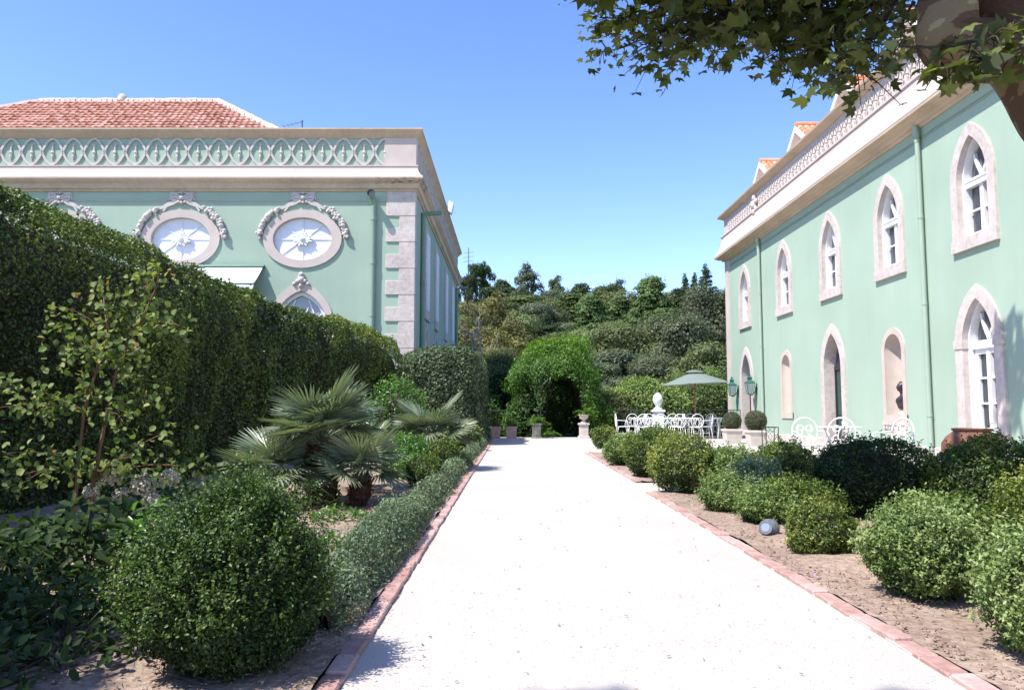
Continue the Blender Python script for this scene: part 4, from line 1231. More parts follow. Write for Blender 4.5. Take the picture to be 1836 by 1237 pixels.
for p in shown:
    jx, jz = rng.normal(0, .012), rng.normal(0, .008)
    rx, rz = slope + rng.normal(0, .02), rng.normal(0, .035)
    if p in part_set:
        o = bpy.data.objects.new('roof_tile', me); COL.objects.link(o); o.parent = ov
        o.location = Vector((p[0] + jx, p[1], p[2] + jz)) - WORLD_LOC['green_villa']
        o.rotation_euler = (rx, 0, rz)
    else:
        Mx = Matrix.Translation((p[0] + jx, p[1], p[2] + jz)) @ Matrix.Rotation(rz, 4, 'Z') @ Matrix.Rotation(rx, 4, 'X')
        n0 = len(rest_v)
        rest_v += [tuple(Mx @ Vector(v)) for v in tv]; rest_f += [tuple(i + n0 for i in f) for f in tf]
mb = MB(); mb.v = rest_v; mb.f = rest_f
o = mb.build('roof_tiles', M['tile'], ov, True); o['kind'] = 'stuff'
mb = MB()
def ridge(mb, a, b, n, r):
    a, b = Vector(a), Vector(b)
    for i in range(n):
        p = a.lerp(b, i/n); q2 = a.lerp(b, (i + 1.12)/n)
        jr = r*rng.uniform(0.9, 1.12)
        mb.tube([p + Vector((0,0,.03)), q2 + Vector((0,0,.06))], [jr, jr*0.82], 7)
ridge(mb, Bc, C1, 26, 0.17); ridge(mb, C1, C0, 34, 0.17); ridge(mb, Dk, C1, 26, 0.17); ridge(mb, A, C0, 26, 0.17)
mb.lathe([(0.001, 0), (.22, 0), (.24, .2), (.15, .34), (.001, .4)], C0[0] + 4.3, C0[1], C0[2] + .05, 8)
mb.build('ridge_tiles', M['mortar'], ov, True, 50)
# aerial on the roof
an = thing('roof_aerial', (-8.6, DF + 1.6, 11.6), 'thin metal aerial standing above the villa parapet', 'aerial')
MB().tube([(-8.6, DF+1.6, 11.5), (-8.6, DF+1.6, 12.85)], 0.022, 6).build('mast', M['iron_black'], an)
mb = MB().tube([(-9.4, DF+1.6, 12.58), (-8.55, DF+1.6, 12.80)], 0.012, 5)
for k in range(5):
    x = -9.35 + 0.17*k; z = 12.593 + 0.044*k
    mb.tube([(x, DF+1.4 + .02*k, z), (x, DF+1.8 - .02*k, z)], 0.007, 4)
mb.build('boom', M['lamp_grey'], an)
cw = thing('corner_mast', (XE + 0.7, 52.3, 0), 'slender dark aerial mast rising at the far corner of the villa', 'mast')
MB().tube([(XE + 0.75, 52.3, 0), (XE + 0.75, 52.3, 12.2)], 0.03, 6).build('mast', M['red_stem'], cw)
mb = MB()
for z in (11.2, 11.5, 11.8): mb.tube([(XE + 0.4, 52.3, z), (XE + 1.1, 52.3, z + .1)], 0.012, 5)
mb.build('rod', M['iron_black'], cw)
fl = thing('flood_lamp', (XE + 0.45, 41.5, 11.86), 'small white lamp fixed on top of the villa side parapet', 'lamp')
MB().tube([(XE + .1, 41.5, 11.84), (XE + .2, 41.5, 12.2), (XE + .35, 41.5, 12.25)], 0.03, 6).build('bracket', M['iron_black'], fl)
MB().hexa([(XE+.22,41.2,11.9),(XE+.42,41.2,11.75),(XE+.42,41.8,11.75),(XE+.22,41.8,11.9),(XE+.3,41.2,12.45),(XE+.55,41.2,12.3),(XE+.55,41.8,12.3),(XE+.3,41.8,12.45)]).build('lamp_head', M['stucco_white'], fl)
# ------------------------------------------------------------------ tall clipped hedge on the villa side
HP = np.array([(-4.75, -3.0), (-4.75, 2.0), (-4.70, 7.0), (-4.62, 10.0), (-4.52, 13.4), (-4.25, 17.5), (-3.85, 21.5), (-3.40, 24.6)])
HH = 3.32
def hedge_pts(n, y0, y1, Htop, seed, thick=1.5, front_only=False):
    t = rng.uniform(y0, y1, n)
    xf = np.interp(t, HP[:, 1], HP[:, 0])
    # profile: front face 0..HH-0.3, rounded shoulder, top
    SR = 0.75; SZ_ = 1.15; L1 = Htop - SZ_; L2 = (SR + SZ_)/2*PI/2; L3 = thick - SR
    s = rng.uniform(0, L1 + L2 + L3*0.8, n)
    x = np.empty(n); z = np.empty(n); nx = np.empty(n); nz = np.empty(n)
    a = s < L1
    x[a] = xf[a]; z[a] = s[a]; nx[a] = 1; nz[a] = 0.05
    b = (s >= L1) & (s < L1 + L2); an = (s[b] - L1)/L2*PI/2
    x[b] = xf[b] - SR + SR*np.cos(an); z[b] = L1 + SZ_*np.sin(an); nx[b] = np.cos(an); nz[b] = np.sin(an)
    c = s >= L1 + L2
    x[c] = xf[c] - SR - (s[c] - L1 - L2); z[c] = Htop; nx[c] = 0; nz[c] = 1
    P = np.stack([x, t, z], 1); N = np.stack([nx, 0*nx, nz], 1)
    La, Lb, Lc = Lumps(1.3, seed), Lumps(4.5, seed+1), Lumps(11, seed+2)
    lum = 0.10*La(P) + 0.09*Lb(P) + 0.06*Lc(P)
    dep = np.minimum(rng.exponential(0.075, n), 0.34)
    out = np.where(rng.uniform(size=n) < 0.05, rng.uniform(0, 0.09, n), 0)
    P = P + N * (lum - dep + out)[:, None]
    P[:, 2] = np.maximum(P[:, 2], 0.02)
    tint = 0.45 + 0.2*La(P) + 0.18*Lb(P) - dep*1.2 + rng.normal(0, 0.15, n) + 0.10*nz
    return P, N, tint
hg = thing('tall_hedge', (-4.75, 10, 0), 'long tall clipped green hedge running from the near bed to the big villa', 'hedge')
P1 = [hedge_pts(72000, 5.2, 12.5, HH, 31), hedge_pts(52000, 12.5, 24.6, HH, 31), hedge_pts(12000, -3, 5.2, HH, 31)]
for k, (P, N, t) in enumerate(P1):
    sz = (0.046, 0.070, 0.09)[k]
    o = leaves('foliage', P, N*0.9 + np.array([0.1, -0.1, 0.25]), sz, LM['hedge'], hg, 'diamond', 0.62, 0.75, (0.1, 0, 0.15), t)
# solid dark core added inside the hedge to block light
ys = np.linspace(-3, 24.5, 40); vs = []; 
for y in ys:
    x = float(np.interp(y, HP[:, 1], HP[:, 0]))
    for (dx, z) in ((-0.28, 0), (-0.28, HH-1.25), (-0.36, HH-0.78), (-0.60, HH-0.40), (-0.95, HH-0.24), (-1.42, HH-0.22), (-1.6, 0)): vs.append((x + dx, y, z))
NK = 7
fs = [(i*NK+k, i*NK+NK+k, i*NK+NK+1+k, i*NK+1+k) for i in range(len(ys)-1) for k in range(NK-1)]
MB().add(vs, fs + [tuple(range(NK)), tuple(range(len(vs)-NK, len(vs)))]).build('shade_core', M['twig'], hg)

# darker block hedge at its end
def block_hedge(x0, x1, y0, y1, H, n, mat, label, seed, leaf):
    root = thing('block_hedge', ((x0+x1)/2, (y0+y1)/2, 0), label, 'hedge')
    r = 0.55
    La, Lb = Lumps(2.0, seed), Lumps(6.0, seed+1)
    # sample a rounded box by pushing random directions
    hx, hy = (x1-x0)/2, (y1-y0)/2
    ar = [H*2*hx*1.6, H*2*hy, 2*hx*2*hy, H*2*hx*0.3, H*2*hy*.2]
    w = np.array(ar)/sum(ar); f = rng.choice(5, n, p=w)
    u, v = rng.uniform(-1, 1, n), rng.uniform(0, 1, n)
    P = np.zeros((n, 3))
    m = f == 0; P[m] = np.stack([u[m]*hx, np.full(m.sum(), -hy), v[m]*H], 1)
    m = f == 1; P[m] = np.stack([np.full(m.sum(), hx), u[m]*hy, v[m]*H], 1)
    m = f == 2; P[m] = np.stack([u[m]*hx, (v[m]*2-1)*hy, np.full(m.sum(), H)], 1)
    m = f == 3; P[m] = np.stack([u[m]*hx, np.full(m.sum(), hy), v[m]*H], 1)
    m = f == 4; P[m] = np.stack([np.full(m.sum(), -hx), u[m]*hy, v[m]*H], 1)
    inner = np.stack([np.clip(P[:, 0], -hx + r, hx - r), np.clip(P[:, 1], -hy + r, hy - r), np.minimum(P[:, 2], H - r)], 1)
    D = P - inner; N = unit(D); P = inner + N * r
    low = P[:, 2] < H - r - 0.01
    lum = 0.11*La(P) + 0.07*Lb(P); dep = np.minimum(rng.exponential(0.09, n), 0.4)
    P = P + N*(lum - dep)[:, None] + np.array([(x0+x1)/2, (y0+y1)/2, 0])
    P[:, 2] = np.maximum(P[:, 2], 0.03)
    tint = 0.42 + 0.2*La(P) + 0.15*Lb(P) - dep + rng.normal(0, 0.18, n)
    leaves('foliage', P, N + np.array([0, 0, .3]), leaf, mat, root, 'diamond', 0.6, 0.7, (0, 0, .2), tint)
    MB().bbox(x0+.35, x1-.35, y0+.35, y1-.35, 0, H-.35, .2).build('shade_core', M['twig'], root)  # dark box added inside to stop light passing through the leaves
    return root
block_hedge(-3.35, -0.93, 21.9, 27.6, 2.80, 52000, LM['ivy'], 'rounded grey green block of hedge closing the end of the tall hedge', 41, 0.085)

# ------------------------------------------------------------------ low silvery edging hedge along the drive
lh = thing('low_hedge', (-0.9, 12, 0), 'low silvery green edging hedge lining the drive below the palms', 'hedge')
n = 64000
yy = np.concatenate([rng.uniform(3.45, 7.5, int(n*.5)), rng.uniform(7.5, 26, n - int(n*.5))])
Lc = Lumps(2.4, 61); Ld = Lumps(7.0, 62)
ang = rng.uniform(0, PI, n)
cen = np.stack([np.full(n, -0.90), yy, np.zeros(n)], 1)
wob = Lc(cen)
rw = 0.155 + 0.03*wob; rh = 0.235 + 0.045*wob
dirn = np.stack([np.cos(ang), 0*ang, np.sin(ang)], 1)
P = cen + np.stack([np.cos(ang)*rw, 0*ang, np.sin(ang)*rh], 1)
dep = np.minimum(rng.exponential(0.03, n), 0.14)
P += dirn * (0.035*Ld(P) - dep + np.where(rng.uniform(size=n) < .08, rng.uniform(0, .06, n), 0))[:, None]
P[:, 2] = np.maximum(P[:, 2], 0.02)
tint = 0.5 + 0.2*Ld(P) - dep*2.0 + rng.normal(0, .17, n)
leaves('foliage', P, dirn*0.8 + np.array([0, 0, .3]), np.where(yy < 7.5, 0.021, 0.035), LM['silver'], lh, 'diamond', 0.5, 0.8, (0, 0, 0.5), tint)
mb = MB()
for i in range(150):
    y = 3.45 + 22.4*(i/150)**1.3; x = -0.93 + rng.uniform(-.1, .1)
    mb.tube([(x, y, -0.01), (x + rng.uniform(-.08, .08), y + rng.uniform(-.08, .08), 0.22)], [0.006, 0.004], 4)
mb.build('stem', M['twig'], lh)['kind'] = 'stuff'
ysl = np.linspace(3.5, 25.9, 60); vs = []
for y in ysl:
    for k in range(7):
        a = PI*k/6; vs.append((-0.90 + .09*math.cos(a), y, 0.02 + 0.13*math.sin(a)))
MB().add(vs, [(i*7+k, i*7+7+k, i*7+8+k, i*7+1+k) for i in range(59) for k in range(6)]).build('shade_core', M['twig'], lh)  # dark ridge added under the leaves for their inner shade

# ------------------------------------------------------------------ clipped and loose shrubs
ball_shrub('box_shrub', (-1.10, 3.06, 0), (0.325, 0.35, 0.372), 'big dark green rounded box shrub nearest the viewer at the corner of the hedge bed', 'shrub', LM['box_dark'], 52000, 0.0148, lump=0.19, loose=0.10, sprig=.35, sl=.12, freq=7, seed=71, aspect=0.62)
# between palms and edging
ball_shrub('box_shrub', (-1.12, 9.9, 0), (0.24, 0.24, 0.235), 'small bright green box ball just beyond the low palm crown', 'shrub', LM['box_mid'], 5200, 0.024, seed=72, group='small box balls below the palms')
ball_shrub('box_shrub', (-1.13, 12.6, 0), (0.30, 0.36, 0.30), 'green box ball behind the small bright one beside the silvery edging', 'shrub', LM['box_mid'], 5200, 0.03, seed=73, group='small box balls below the palms')
ball_shrub('box_shrub', (-1.62, 11.6, 0), (0.36, 0.4, 0.32), 'loose light green shrub between the two palm clumps', 'shrub', LM['bright'], 4200, 0.045, seed=74, loose=0.25, lump=0.2)
ball_shrub('box_shrub', (-1.2, 19.2, 0), (0.42, 0.5, 0.38), 'yellowish box shrub at the far end of the silvery edging hedge', 'shrub', LM['box_yellow'], 4500, 0.042, seed=75)
ball_shrub('box_shrub', (-2.35, 15.5, 0), (0.55, 0.6, 0.85), 'leafy green bush showing over the palms in front of the tall hedge', 'shrub', LM['bright'], 4500, 0.06, seed=76, loose=0.2, lump=0.2)
LM['purple'] = leafmat('purplish_leaf', [(0, (0.014, 0.016, 0.013)), (0.5, (0.035, 0.045, 0.025)), (0.85, (0.075, 0.08, 0.04)), (1, (0.12, 0.08, 0.06))], rough=0.4, trans=0.2)
# house side, from near to far
R = [
 ('box_shrub', (2.27, 3.15, 0), (0.34, 0.34, 0.29), 'grey green shrub at the near edge of the soil bed with leafy shoots', LM['light'], 14000, 0.019, dict(loose=.15, lump=.19, sprig=.7, sl=.09)),
 ('box_shrub', (2.86, 3.95, 0), (0.36, 0.36, 0.37), 'tall yellow green shrub rising behind the nearest grey green one', LM['box_yellow'], 11000, 0.021, dict(loose=.15, lump=.17, sprig=.6, sl=.10)),
 ('pale_shrub', (2.16, 4.15, 0), (0.235, 0.235, 0.27), 'light green leafy shrub with upright shoots beside the brown rock', LM['light'], 12000, 0.020, dict(loose=.15, lump=.17, sprig=.8, sl=.09)),
 ('pale_shrub', (2.66, 4.75, 0), (0.24, 0.24, 0.25), 'pale variegated shrub tucked behind the leafy one by the rock', LM['light'], 7000, 0.025, dict(loose=.15, lump=.18, sprig=.8, sl=.09)),
 ('box_shrub', (2.15, 5.42, 0), (0.225, 0.22, 0.205), 'small yellow green box ball standing free on the soil bed', LM['box_yellow'], 9500, 0.020, dict(lump=.13, loose=.08, flat=.5, sprig=.12, sl=.06)),
 ('box_shrub', (4.15, 6.75, 0), (0.52, 0.52, 0.40), 'large dark green box mound in front of the terracotta jar', LM['box_mid'], 14000, 0.032, dict(lump=.12, loose=.08, sprig=.15)),
 ('box_shrub', (3.42, 7.35, 0), (0.56, 0.56, 0.40), 'large dark round box mound in deep shade below the white chairs', LM['box_dark'], 14000, 0.030, dict(lump=.09, loose=.06, sprig=.12)),
 ('box_shrub', (4.05, 9.25, 0), (0.40, 0.4, 0.33), 'dark purplish bush behind the shaded round mound', LM['purple'], 5000, 0.036, dict(lump=.15, loose=.2)),
 ('box_shrub', (3.22, 9.1, 0), (0.36, 0.36, 0.34), 'green clipped dome between the loose herbs and the dark mound', LM['box_mid'], 7500, 0.032, dict(lump=.08)),
 ('pale_shrub', (2.24, 6.9, 0), (0.23, 0.25, 0.16), 'low pale herb clump at the brick edge beside the garden light', LM['light'], 6500, 0.027, dict(loose=.3, lump=.22, sprig=.9, sl=.12)),
 ('pale_shrub', (2.46, 7.8, 0), (0.25, 0.28, 0.25), 'feathery light green herb bush behind the low pale clump', LM['silver'], 7500, 0.026, dict(loose=.3, lump=.22, sprig=.9, sl=.12)),
 ('pale_shrub', (2.10, 7.7, 0), (0.20, 0.2, 0.20), 'small grey leaved bush leaning over the brick edge', LM['light'], 5000, 0.024, dict(loose=.3, lump=.22, sprig=.9, sl=.11)),
 ('pale_shrub', (2.62, 6.95, 0), (0.28, 0.28, 0.20), 'dark feathery herb beside the garden light', LM['box_mid'], 6000, 0.026, dict(loose=.3, lump=.22, sprig=.9, sl=.12)),
 ('pale_shrub', (2.60, 9.2, 0), (0.34, 0.34, 0.30), 'loose pale green bush between the yellow ball and the clipped dome', LM['light'], 6500, 0.032, dict(loose=.3, lump=.2, sprig=.9, sl=.11)),
 ('box_shrub', (2.12, 9.45, 0), (0.43, 0.43, 0.37), 'large yellow green box ball at the gravel opening', LM['box_yellow'], 11000, 0.030, dict(lump=.10, loose=.1)),
 ('box_shrub', (2.06, 11.6, 0), (0.36, 0.4, 0.37), 'mid green box ball just beyond the gravel opening', LM['box_mid'], 7500, 0.033, dict(lump=.12, loose=.12)),
 ('pale_shrub', (2.02, 14.0, 0), (0.32, 0.4, 0.30), 'light grey green ball between the mid green ones and the last ball', LM['light'], 6000, 0.038, dict(lump=.12, loose=.15)),
 ('box_shrub', (2.42, 12.7, 0), (0.36, 0.4, 0.38), 'green box ball behind the first ball past the gravel opening', LM['box_mid'], 6000, 0.036, dict(lump=.1)),
 ('box_shrub', (2.45, 20.4, 0), (0.34, 0.34, 0.31), 'last yellow green box ball at the end of the row by the tables', LM['box_yellow'], 5000, 0.042, dict(lump=.08)),
]
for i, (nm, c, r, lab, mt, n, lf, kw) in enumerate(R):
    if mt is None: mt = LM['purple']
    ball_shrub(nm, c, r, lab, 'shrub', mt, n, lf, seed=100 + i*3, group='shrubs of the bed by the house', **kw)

# ------------------------------------------------------------------ fan palms
def fan_mesh(name, nseg, L, span, droop, seed, pet, bend=0.35):
    """a palmate leaf: petiole from the origin along +Y, then a pleated fan"""
    r = np.random.default_rng(seed)
    V = []; F = []
    def add(vs, fs):
        n0 = len(V); V.extend(vs); F.extend([tuple(i + n0 for i in f) for f in fs])
    w = 0.008
    ps = [(0, 0, 0), (0, pet*0.5, 0.03), (0, pet, 0.02)]
    for a, b in zip(ps[:-1], ps[1:]):
        add([(-w, a[1], a[2]), (0, a[1], a[2]+.008), (w, a[1], a[2]), (-w*.8, b[1], b[2]), (0, b[1], b[2]+.007), (w*.8, b[1], b[2])], [(0,1,4,3), (1,2,5,4), (0,3,5,2)])
    for i in range(nseg):
        t = i/(nseg-1)*2 - 1
        a = t*span/2 + r.normal(0, .015)
        l = L*(1 - 0.22*abs(t)**2)*r.uniform(0.92, 1.05)
        d = np.array([math.sin(a), math.cos(a), 0]); p = np.array([math.cos(a), -math.sin(a), 0])
        cup = 0.16*abs(t)
        dr = droop*r.uniform(0.6, 1.5)
        q = []
        for (s, wd) in ((0.03, 0.004), (0.42, L*span/nseg*0.26), (0.72, L*span/nseg*0.22), (1.0, 0.0012)):
            zc = 0.02 + cup*l*s - dr*l*s**2.4
            v_ = d*l*s + np.array([0, 0, zc])
            cb, sb = math.cos(bend), math.sin(bend)
            c = np.array([0, pet, 0]) + np.array([v_[0], v_[1]*cb + v_[2]*sb, -v_[1]*sb + v_[2]*cb])
            q.append((c - p*wd + np.array([0, 0, wd*0.8]), c, c + p*wd + np.array([0, 0, wd*0.8])))
        vs = [tuple(v) for tr in q for v in tr]
        fs = []
        for k in range(3):
            fs += [(k*3, k*3+1, k*3+4, k*3+3), (k*3+1, k*3+2, k*3+5, k*3+4)]
        add(vs, fs)
    me = bpy.data.meshes.new(name); me.from_pydata(V, [], F)
    at = me.attributes.new('tint', 'FLOAT', 'FACE')
    at.data.foreach_set('value', r.uniform(0.2, 0.9, len(F)).astype(np.float32))
    me.materials.append(LM['palm']); me.update()
    return me
FANS = [fan_mesh('frond', 30, 0.50, math.radians(200), 0.10, 1, 0.36, .3), fan_mesh('frond', 26, 0.46, math.radians(190), 0.2, 2, 0.30, .55), fan_mesh('frond', 32, 0.54, math.radians(215), 0.06, 3, 0.42, .15)]
def palm(x, y, h, r, nfr, sc_, label, seed, lean=(0, 0), emin=-0.5):
    root = thing('fan_palm', (x, y, 0), label, 'palm', 'fan palms in front of the tall hedge')
    rr = np.random.default_rng(seed)
    top = Vector((x + lean[0], y + lean[1], h))
    if h > 0.05:
        mb = MB(); n = 16; k = 14; vs = []
        for i in range(n + 1):
            t = i/n
            for j in range(k):
                a = 2*PI*j/k; q = r*(0.9 + 0.35*math.sin(t*2.6))*(1 + rr.normal(0, .09))
                vs.append((x + lean[0]*t + q*math.cos(a), y + lean[1]*t + q*math.sin(a), h*t - 0.02))
        mb.add(vs, [(i*k+j, i*k+(j+1) % k, (i+1)*k+(j+1) % k, (i+1)*k+j) for i in range(n) for j in range(k)])
        for i in range(140):     # old leaf bases and fibres
            t = rr.uniform(0.05, 1); a = rr.uniform(0, 2*PI); q = r*1.02
            p = Vector((x + lean[0]*t + q*math.cos(a), y + lean[1]*t + q*math.sin(a), h*t))
            e = p + Vector((math.cos(a)*rr.uniform(.02, .07), math.sin(a)*rr.uniform(.02, .07), rr.uniform(.02, .10)))
            mb.tube([p, e], [rr.uniform(.006, .016), .003], 4)
        mb.build('trunk', M['palm_trunk'], root)
    for i in range(nfr):
        t = (i + 0.5)/nfr
        az = i*2.39996 + rr.normal(0, .2)
        el = emin + (1.30 - emin)*(1 - t**0.9) + rr.normal(0, .08)
        o = bpy.data.objects.new('frond', FANS[int(rr.integers(3))]); COL.objects.link(o); o.parent = root
        o.location = top - Vector((x, y, 0)) + Vector((0, 0, 0.0))
        d = Vector((math.cos(az)*math.cos(el), math.sin(az)*math.cos(el), math.sin(el)))
        up = Vector((0, 0, 1)) if abs(d.z) < 0.93 else Vector((-math.cos(az), -math.sin(az), 0.2))
        X = d.cross(up).normalized(); Z = X.cross(d).normalized()
        roll = rr.normal(0, .22)
        Rm = Matrix((X, d, Z)).transposed().to_4x4() @ Matrix.Rotation(roll, 4, 'Y')
        # blades hang forward of their stalk
        o.rotation_euler = Rm.to_euler()
        s = sc_*rr.uniform(0.85, 1.1); o.scale = (s, s, s)
    return root
palm(-2.02, 8.25, 0.66, 0.14, 26, 0.90, 'tallest fan palm with a thick reddish brown fibrous trunk', 5, emin=0.05)
palm(-1.60, 8.05, 0.26, 0.08, 15, 0.72, 'low fan palm crown on a short thin trunk in front of the thick trunk', 6, lean=(.05, 0), emin=0.25)
palm(-1.45, 11.6 + 1.6, 0.50, 0.11, 24, 1.0, 'fan palm farther along the bed leaning towards the drive', 7, lean=(.1, 0), emin=0.0)
palm(-2.45, 8.0, 0.22, 0.08, 14, 0.95, 'low fan palm crown in the hedge shade beside the thick trunk', 8, emin=0.1)
palm(-1.85, 9.6, 0.30, 0.08, 12, 0.85, 'small fan palm crown behind the thick trunk', 9, emin=0.2)

# ------------------------------------------------------------------ young tree in front of the hedge
yt = thing('young_tree', (-3.17, 5.65, 0), 'spindly young tree with two reddish stems and yellowing rounded leaves', 'tree')
mb = MB()
s1 = [(-3.17, 5.65, 0), (-3.16, 5.64, 0.6), (-3.12, 5.62, 1.0), (-3.03, 5.62, 1.35), (-2.98, 5.64, 1.55), (-3.04, 5.66, 1.85)]
s2 = [(-3.10, 5.72, 0), (-3.08, 5.72, 0.5), (-3.0, 5.70, 0.95), (-2.93, 5.68, 1.3), (-2.78, 5.66, 1.6), (-2.62, 5.62, 1.93)]
mb.tube(s1, [.013, .012, .010, .008, .006, .004], 7); mb.build('stem', M['red_stem'], yt, True); mb = MB(); mb.tube(s2, [.016, .014, .011, .009, .006, .004], 7)
mb.build('stem', M['red_stem'], yt, True)
tw = MB(); LP = []; 
def twig(p, q, k=14, sag=0.05):
    p, q = Vector(p), Vector(q)
    pts = [p.lerp(q, t) + Vector((0, 0, sag*math.sin(t*PI))) for t in np.linspace(0, 1, 6)]
    tw.tube(pts, [.005, .0045, .004, .003, .003, .0015], 5)
    for i in range(k):
        t = rng.uniform(0.15, 1.03); c = p.lerp(q, t)
        LP.append(np.array(c) + rng.normal(0, .06, 3) + np.array([0, 0, sag*math.sin(min(t, 1)*PI)]))
for (p, q, k) in [
  (s1[3], (-3.35, 5.5, 1.62), 34), (s1[4], (-3.32, 5.55, 1.75), 30), (s1[4], (-2.92, 5.5, 1.80), 40), (s2[4], (-2.55, 5.5, 1.70), 36), (s2[4], (-2.38, 5.55, 1.60), 40),
  (s2[5], (-2.60, 5.6, 2.04), 22), (s2[3], (-2.62, 5.45, 1.42), 32), (s2[2], (-2.45, 5.5, 1.12), 26), (s1[3], (-3.22, 5.45, 1.38), 34), (s1[3], (-2.85, 5.4, 1.45), 46),
  (s1[2], (-3.6, 5.4, 1.16), 46), (s1[2], (-3.75, 5.5, 1.0), 42), (s1[2], (-3.35, 5.4, 0.98), 40), (s2[2], (-2.72, 5.4, 0.92), 34), (s2[1], (-2.35, 5.35, 0.86), 34),
  (s1[1], (-3.55, 5.4, 0.70), 32), (s1[1], (-3.40, 5.35, 0.48), 34), (s2[1], (-2.6, 5.3, 0.68), 44), (s2[1], (-2.2, 5.3, 0.62), 30), (s1[1], (-2.95, 5.3, 0.62), 40), (s1[1], (-3.75, 5.5, 0.42), 26),
  (s2[3], (-2.75, 5.5, 1.22), 34), (s1[2], (-2.95, 5.4, 1.18), 40), (s2[5], (-2.72, 5.5, 1.86), 26), (s1[5], (-3.12, 5.6, 1.9), 14)]:
    twig(p, q, int(k*1.45))
tw.build('twig', M['red_stem'], yt)['kind'] = 'stuff'
P = np.array(LP)
# leaves hang from thin stalks
leaves('foliage', P, rng.normal(size=P.shape)*0.5 + np.array([0.1, -0.5, 0.55]), 0.050, LM['young'], yt, 'oval', 0.85, 0.5, (0, 0, -0.7), np.clip(rng.normal(0.48, .2, len(P)) + 0.14*(P[:, 2] - 1.1) , 0, 1))

# ------------------------------------------------------------------ small plants under the hedge
def leafy(name, c, n, size, mat, label, cat, spread, h, shape='oval', aspect=0.5, group=None, seed=0, stalk=True):
    root = thing(name, c, label, cat, group)
    r = np.random.default_rng(seed)
    a = r.uniform(0, 2*PI, n); q = np.sqrt(r.uniform(0, 1, n)); z = h*np.sqrt(np.maximum(1 - q**2*.8, 0))*r.uniform(0.35, 1, n)
    P = np.stack([c[0] + spread*q*np.cos(a), c[1] + spread*q*np.sin(a), c[2] + z], 1)
    N = np.stack([np.cos(a)*q*.5, np.sin(a)*q*.5, np.full(n, .75)], 1)
    leaves('foliage', P, N, size, mat, root, shape, aspect, 0.45, (0, 0, .5), r.normal(.5, .2, n))
    if stalk:
        mb = MB()
        for i in range(min(n//10, 40)):
            mb.tube([(c[0] + r.normal(0, .04), c[1] + r.normal(0, .04), -.01), tuple(P[i*10])], [.005, .003], 4)
        mb.build('stem', M['twig'], root)['kind'] = 'stuff'
    return root
leafy('broad_leaf_plant', (-2.30, 4.25, 0), 420, 0.085, LM['broad'], 'dark broad leaved plant in the hedge shade behind the big box shrub', 'plant', .38, .52, seed=3)
leafy('broad_leaf_plant', (-2.02, 4.35, 0), 300, 0.075, LM['bright'], 'bright green lance leaved plant lit by the sun next to the dark one', 'plant', .20, .50, aspect=.36, seed=4)
leafy('broad_leaf_plant', (-2.75, 4.6, 0), 300, 0.08, LM['broad'], 'dark plant with drooping leaves at the foot of the young tree', 'plant', .35, .40, seed=5)
leafy('broad_leaf_plant', (-1.95, 3.6, 0), 200, 0.06, LM['broad'], 'low dark leaves on the shaded soil beside the big box shrub', 'plant', .26, .26, seed=6)
leafy('broad_leaf_plant', (-1.35, 5.5, 0), 170, 0.05, LM['bright'], 'sprawling bright seedlings beside the bare soil patch', 'plant', .24, .18, seed=7)
leafy('broad_leaf_plant', (-1.55, 7.0, 0), 150, 0.06, LM['bright'], 'low leaves spreading on the soil below the low palm crown', 'plant', .28, .14, seed=8)
leafy('broad_leaf_plant', (-1.98, 7.6, 0), 240, 0.075, LM['broad'], 'dark sword leaves around the foot of the thick palm trunk', 'plant', .34, .36, aspect=.22, seed=9)
leafy('broad_leaf_plant', (-2.9, 7.3, 0), 350, 0.07, LM['broad'], 'dark undergrowth between the young tree and the palms', 'plant', .5, .55, seed=10)
leafy('broad_leaf_plant', (-1.45, 10.9, 0), 300, 0.06, LM['bright'], 'yellow green leafy plant behind the small box ball', 'plant', .32, .46, seed=11)
leafy('broad_leaf_plant', (-1.95, 2.75, 0), 320, 0.05, LM['broad'], 'low dark leaves on the bare shaded soil nearest the viewer', 'plant', .34, .16, seed=41)
leafy('broad_leaf_plant', (-1.80, 3.15, 0), 420, 0.055, LM['broad'], 'low dark carpet of leaves at the foot of the big box shrub', 'plant', .36, .24, seed=31)
leafy('broad_leaf_plant', (-2.25, 3.25, 0), 420, 0.06, LM['broad'], 'dark leaves in the nearest corner of the hedge bed', 'plant', .36, .30, seed=32)
leafy('broad_leaf_plant', (-2.9, 3.6, 0), 420, 0.07, LM['broad'], 'dark leafy clump between the young tree and the nearest corner', 'plant', .42, .42, seed=33)
leafy('broad_leaf_plant', (-2.45, 3.75, 0), 420, 0.07, LM['broad'], 'dark leafy plant spreading over the shaded corner of the hedge bed', 'plant', .42, .40, seed=21)
leafy('broad_leaf_plant', (-3.2, 4.15, 0), 380, 0.07, LM['broad'], 'dark ground plant in the deepest hedge shade at the near corner', 'plant', .45, .45, seed=22)
leafy('broad_leaf_plant', (-3.6, 4.9, 0), 300, 0.07, LM['broad'], 'dark leaves at the foot of the tall hedge left of the young tree', 'plant', .4, .5, seed=12)
hy = thing('hydrangea', (-2.92, 5.9, 0), 'faded cream hydrangea flower heads in the shade below the young tree', 'flowers')
r = np.random.default_rng(8)
a = r.uniform(0, 2*PI, 260); q = np.sqrt(r.uniform(0, 1, 260))
P = np.stack([-2.85 + .42*q*np.cos(a), 5.95 + .3*q*np.sin(a), r.uniform(.1, .5, 260)], 1)
leaves('foliage', P, np.tile([0, -.3, .8], (260, 1)), 0.08, LM['broad'], hy, 'oval', 0.7, .5, (0, 0, 0), r.uniform(.2, .8, 260))
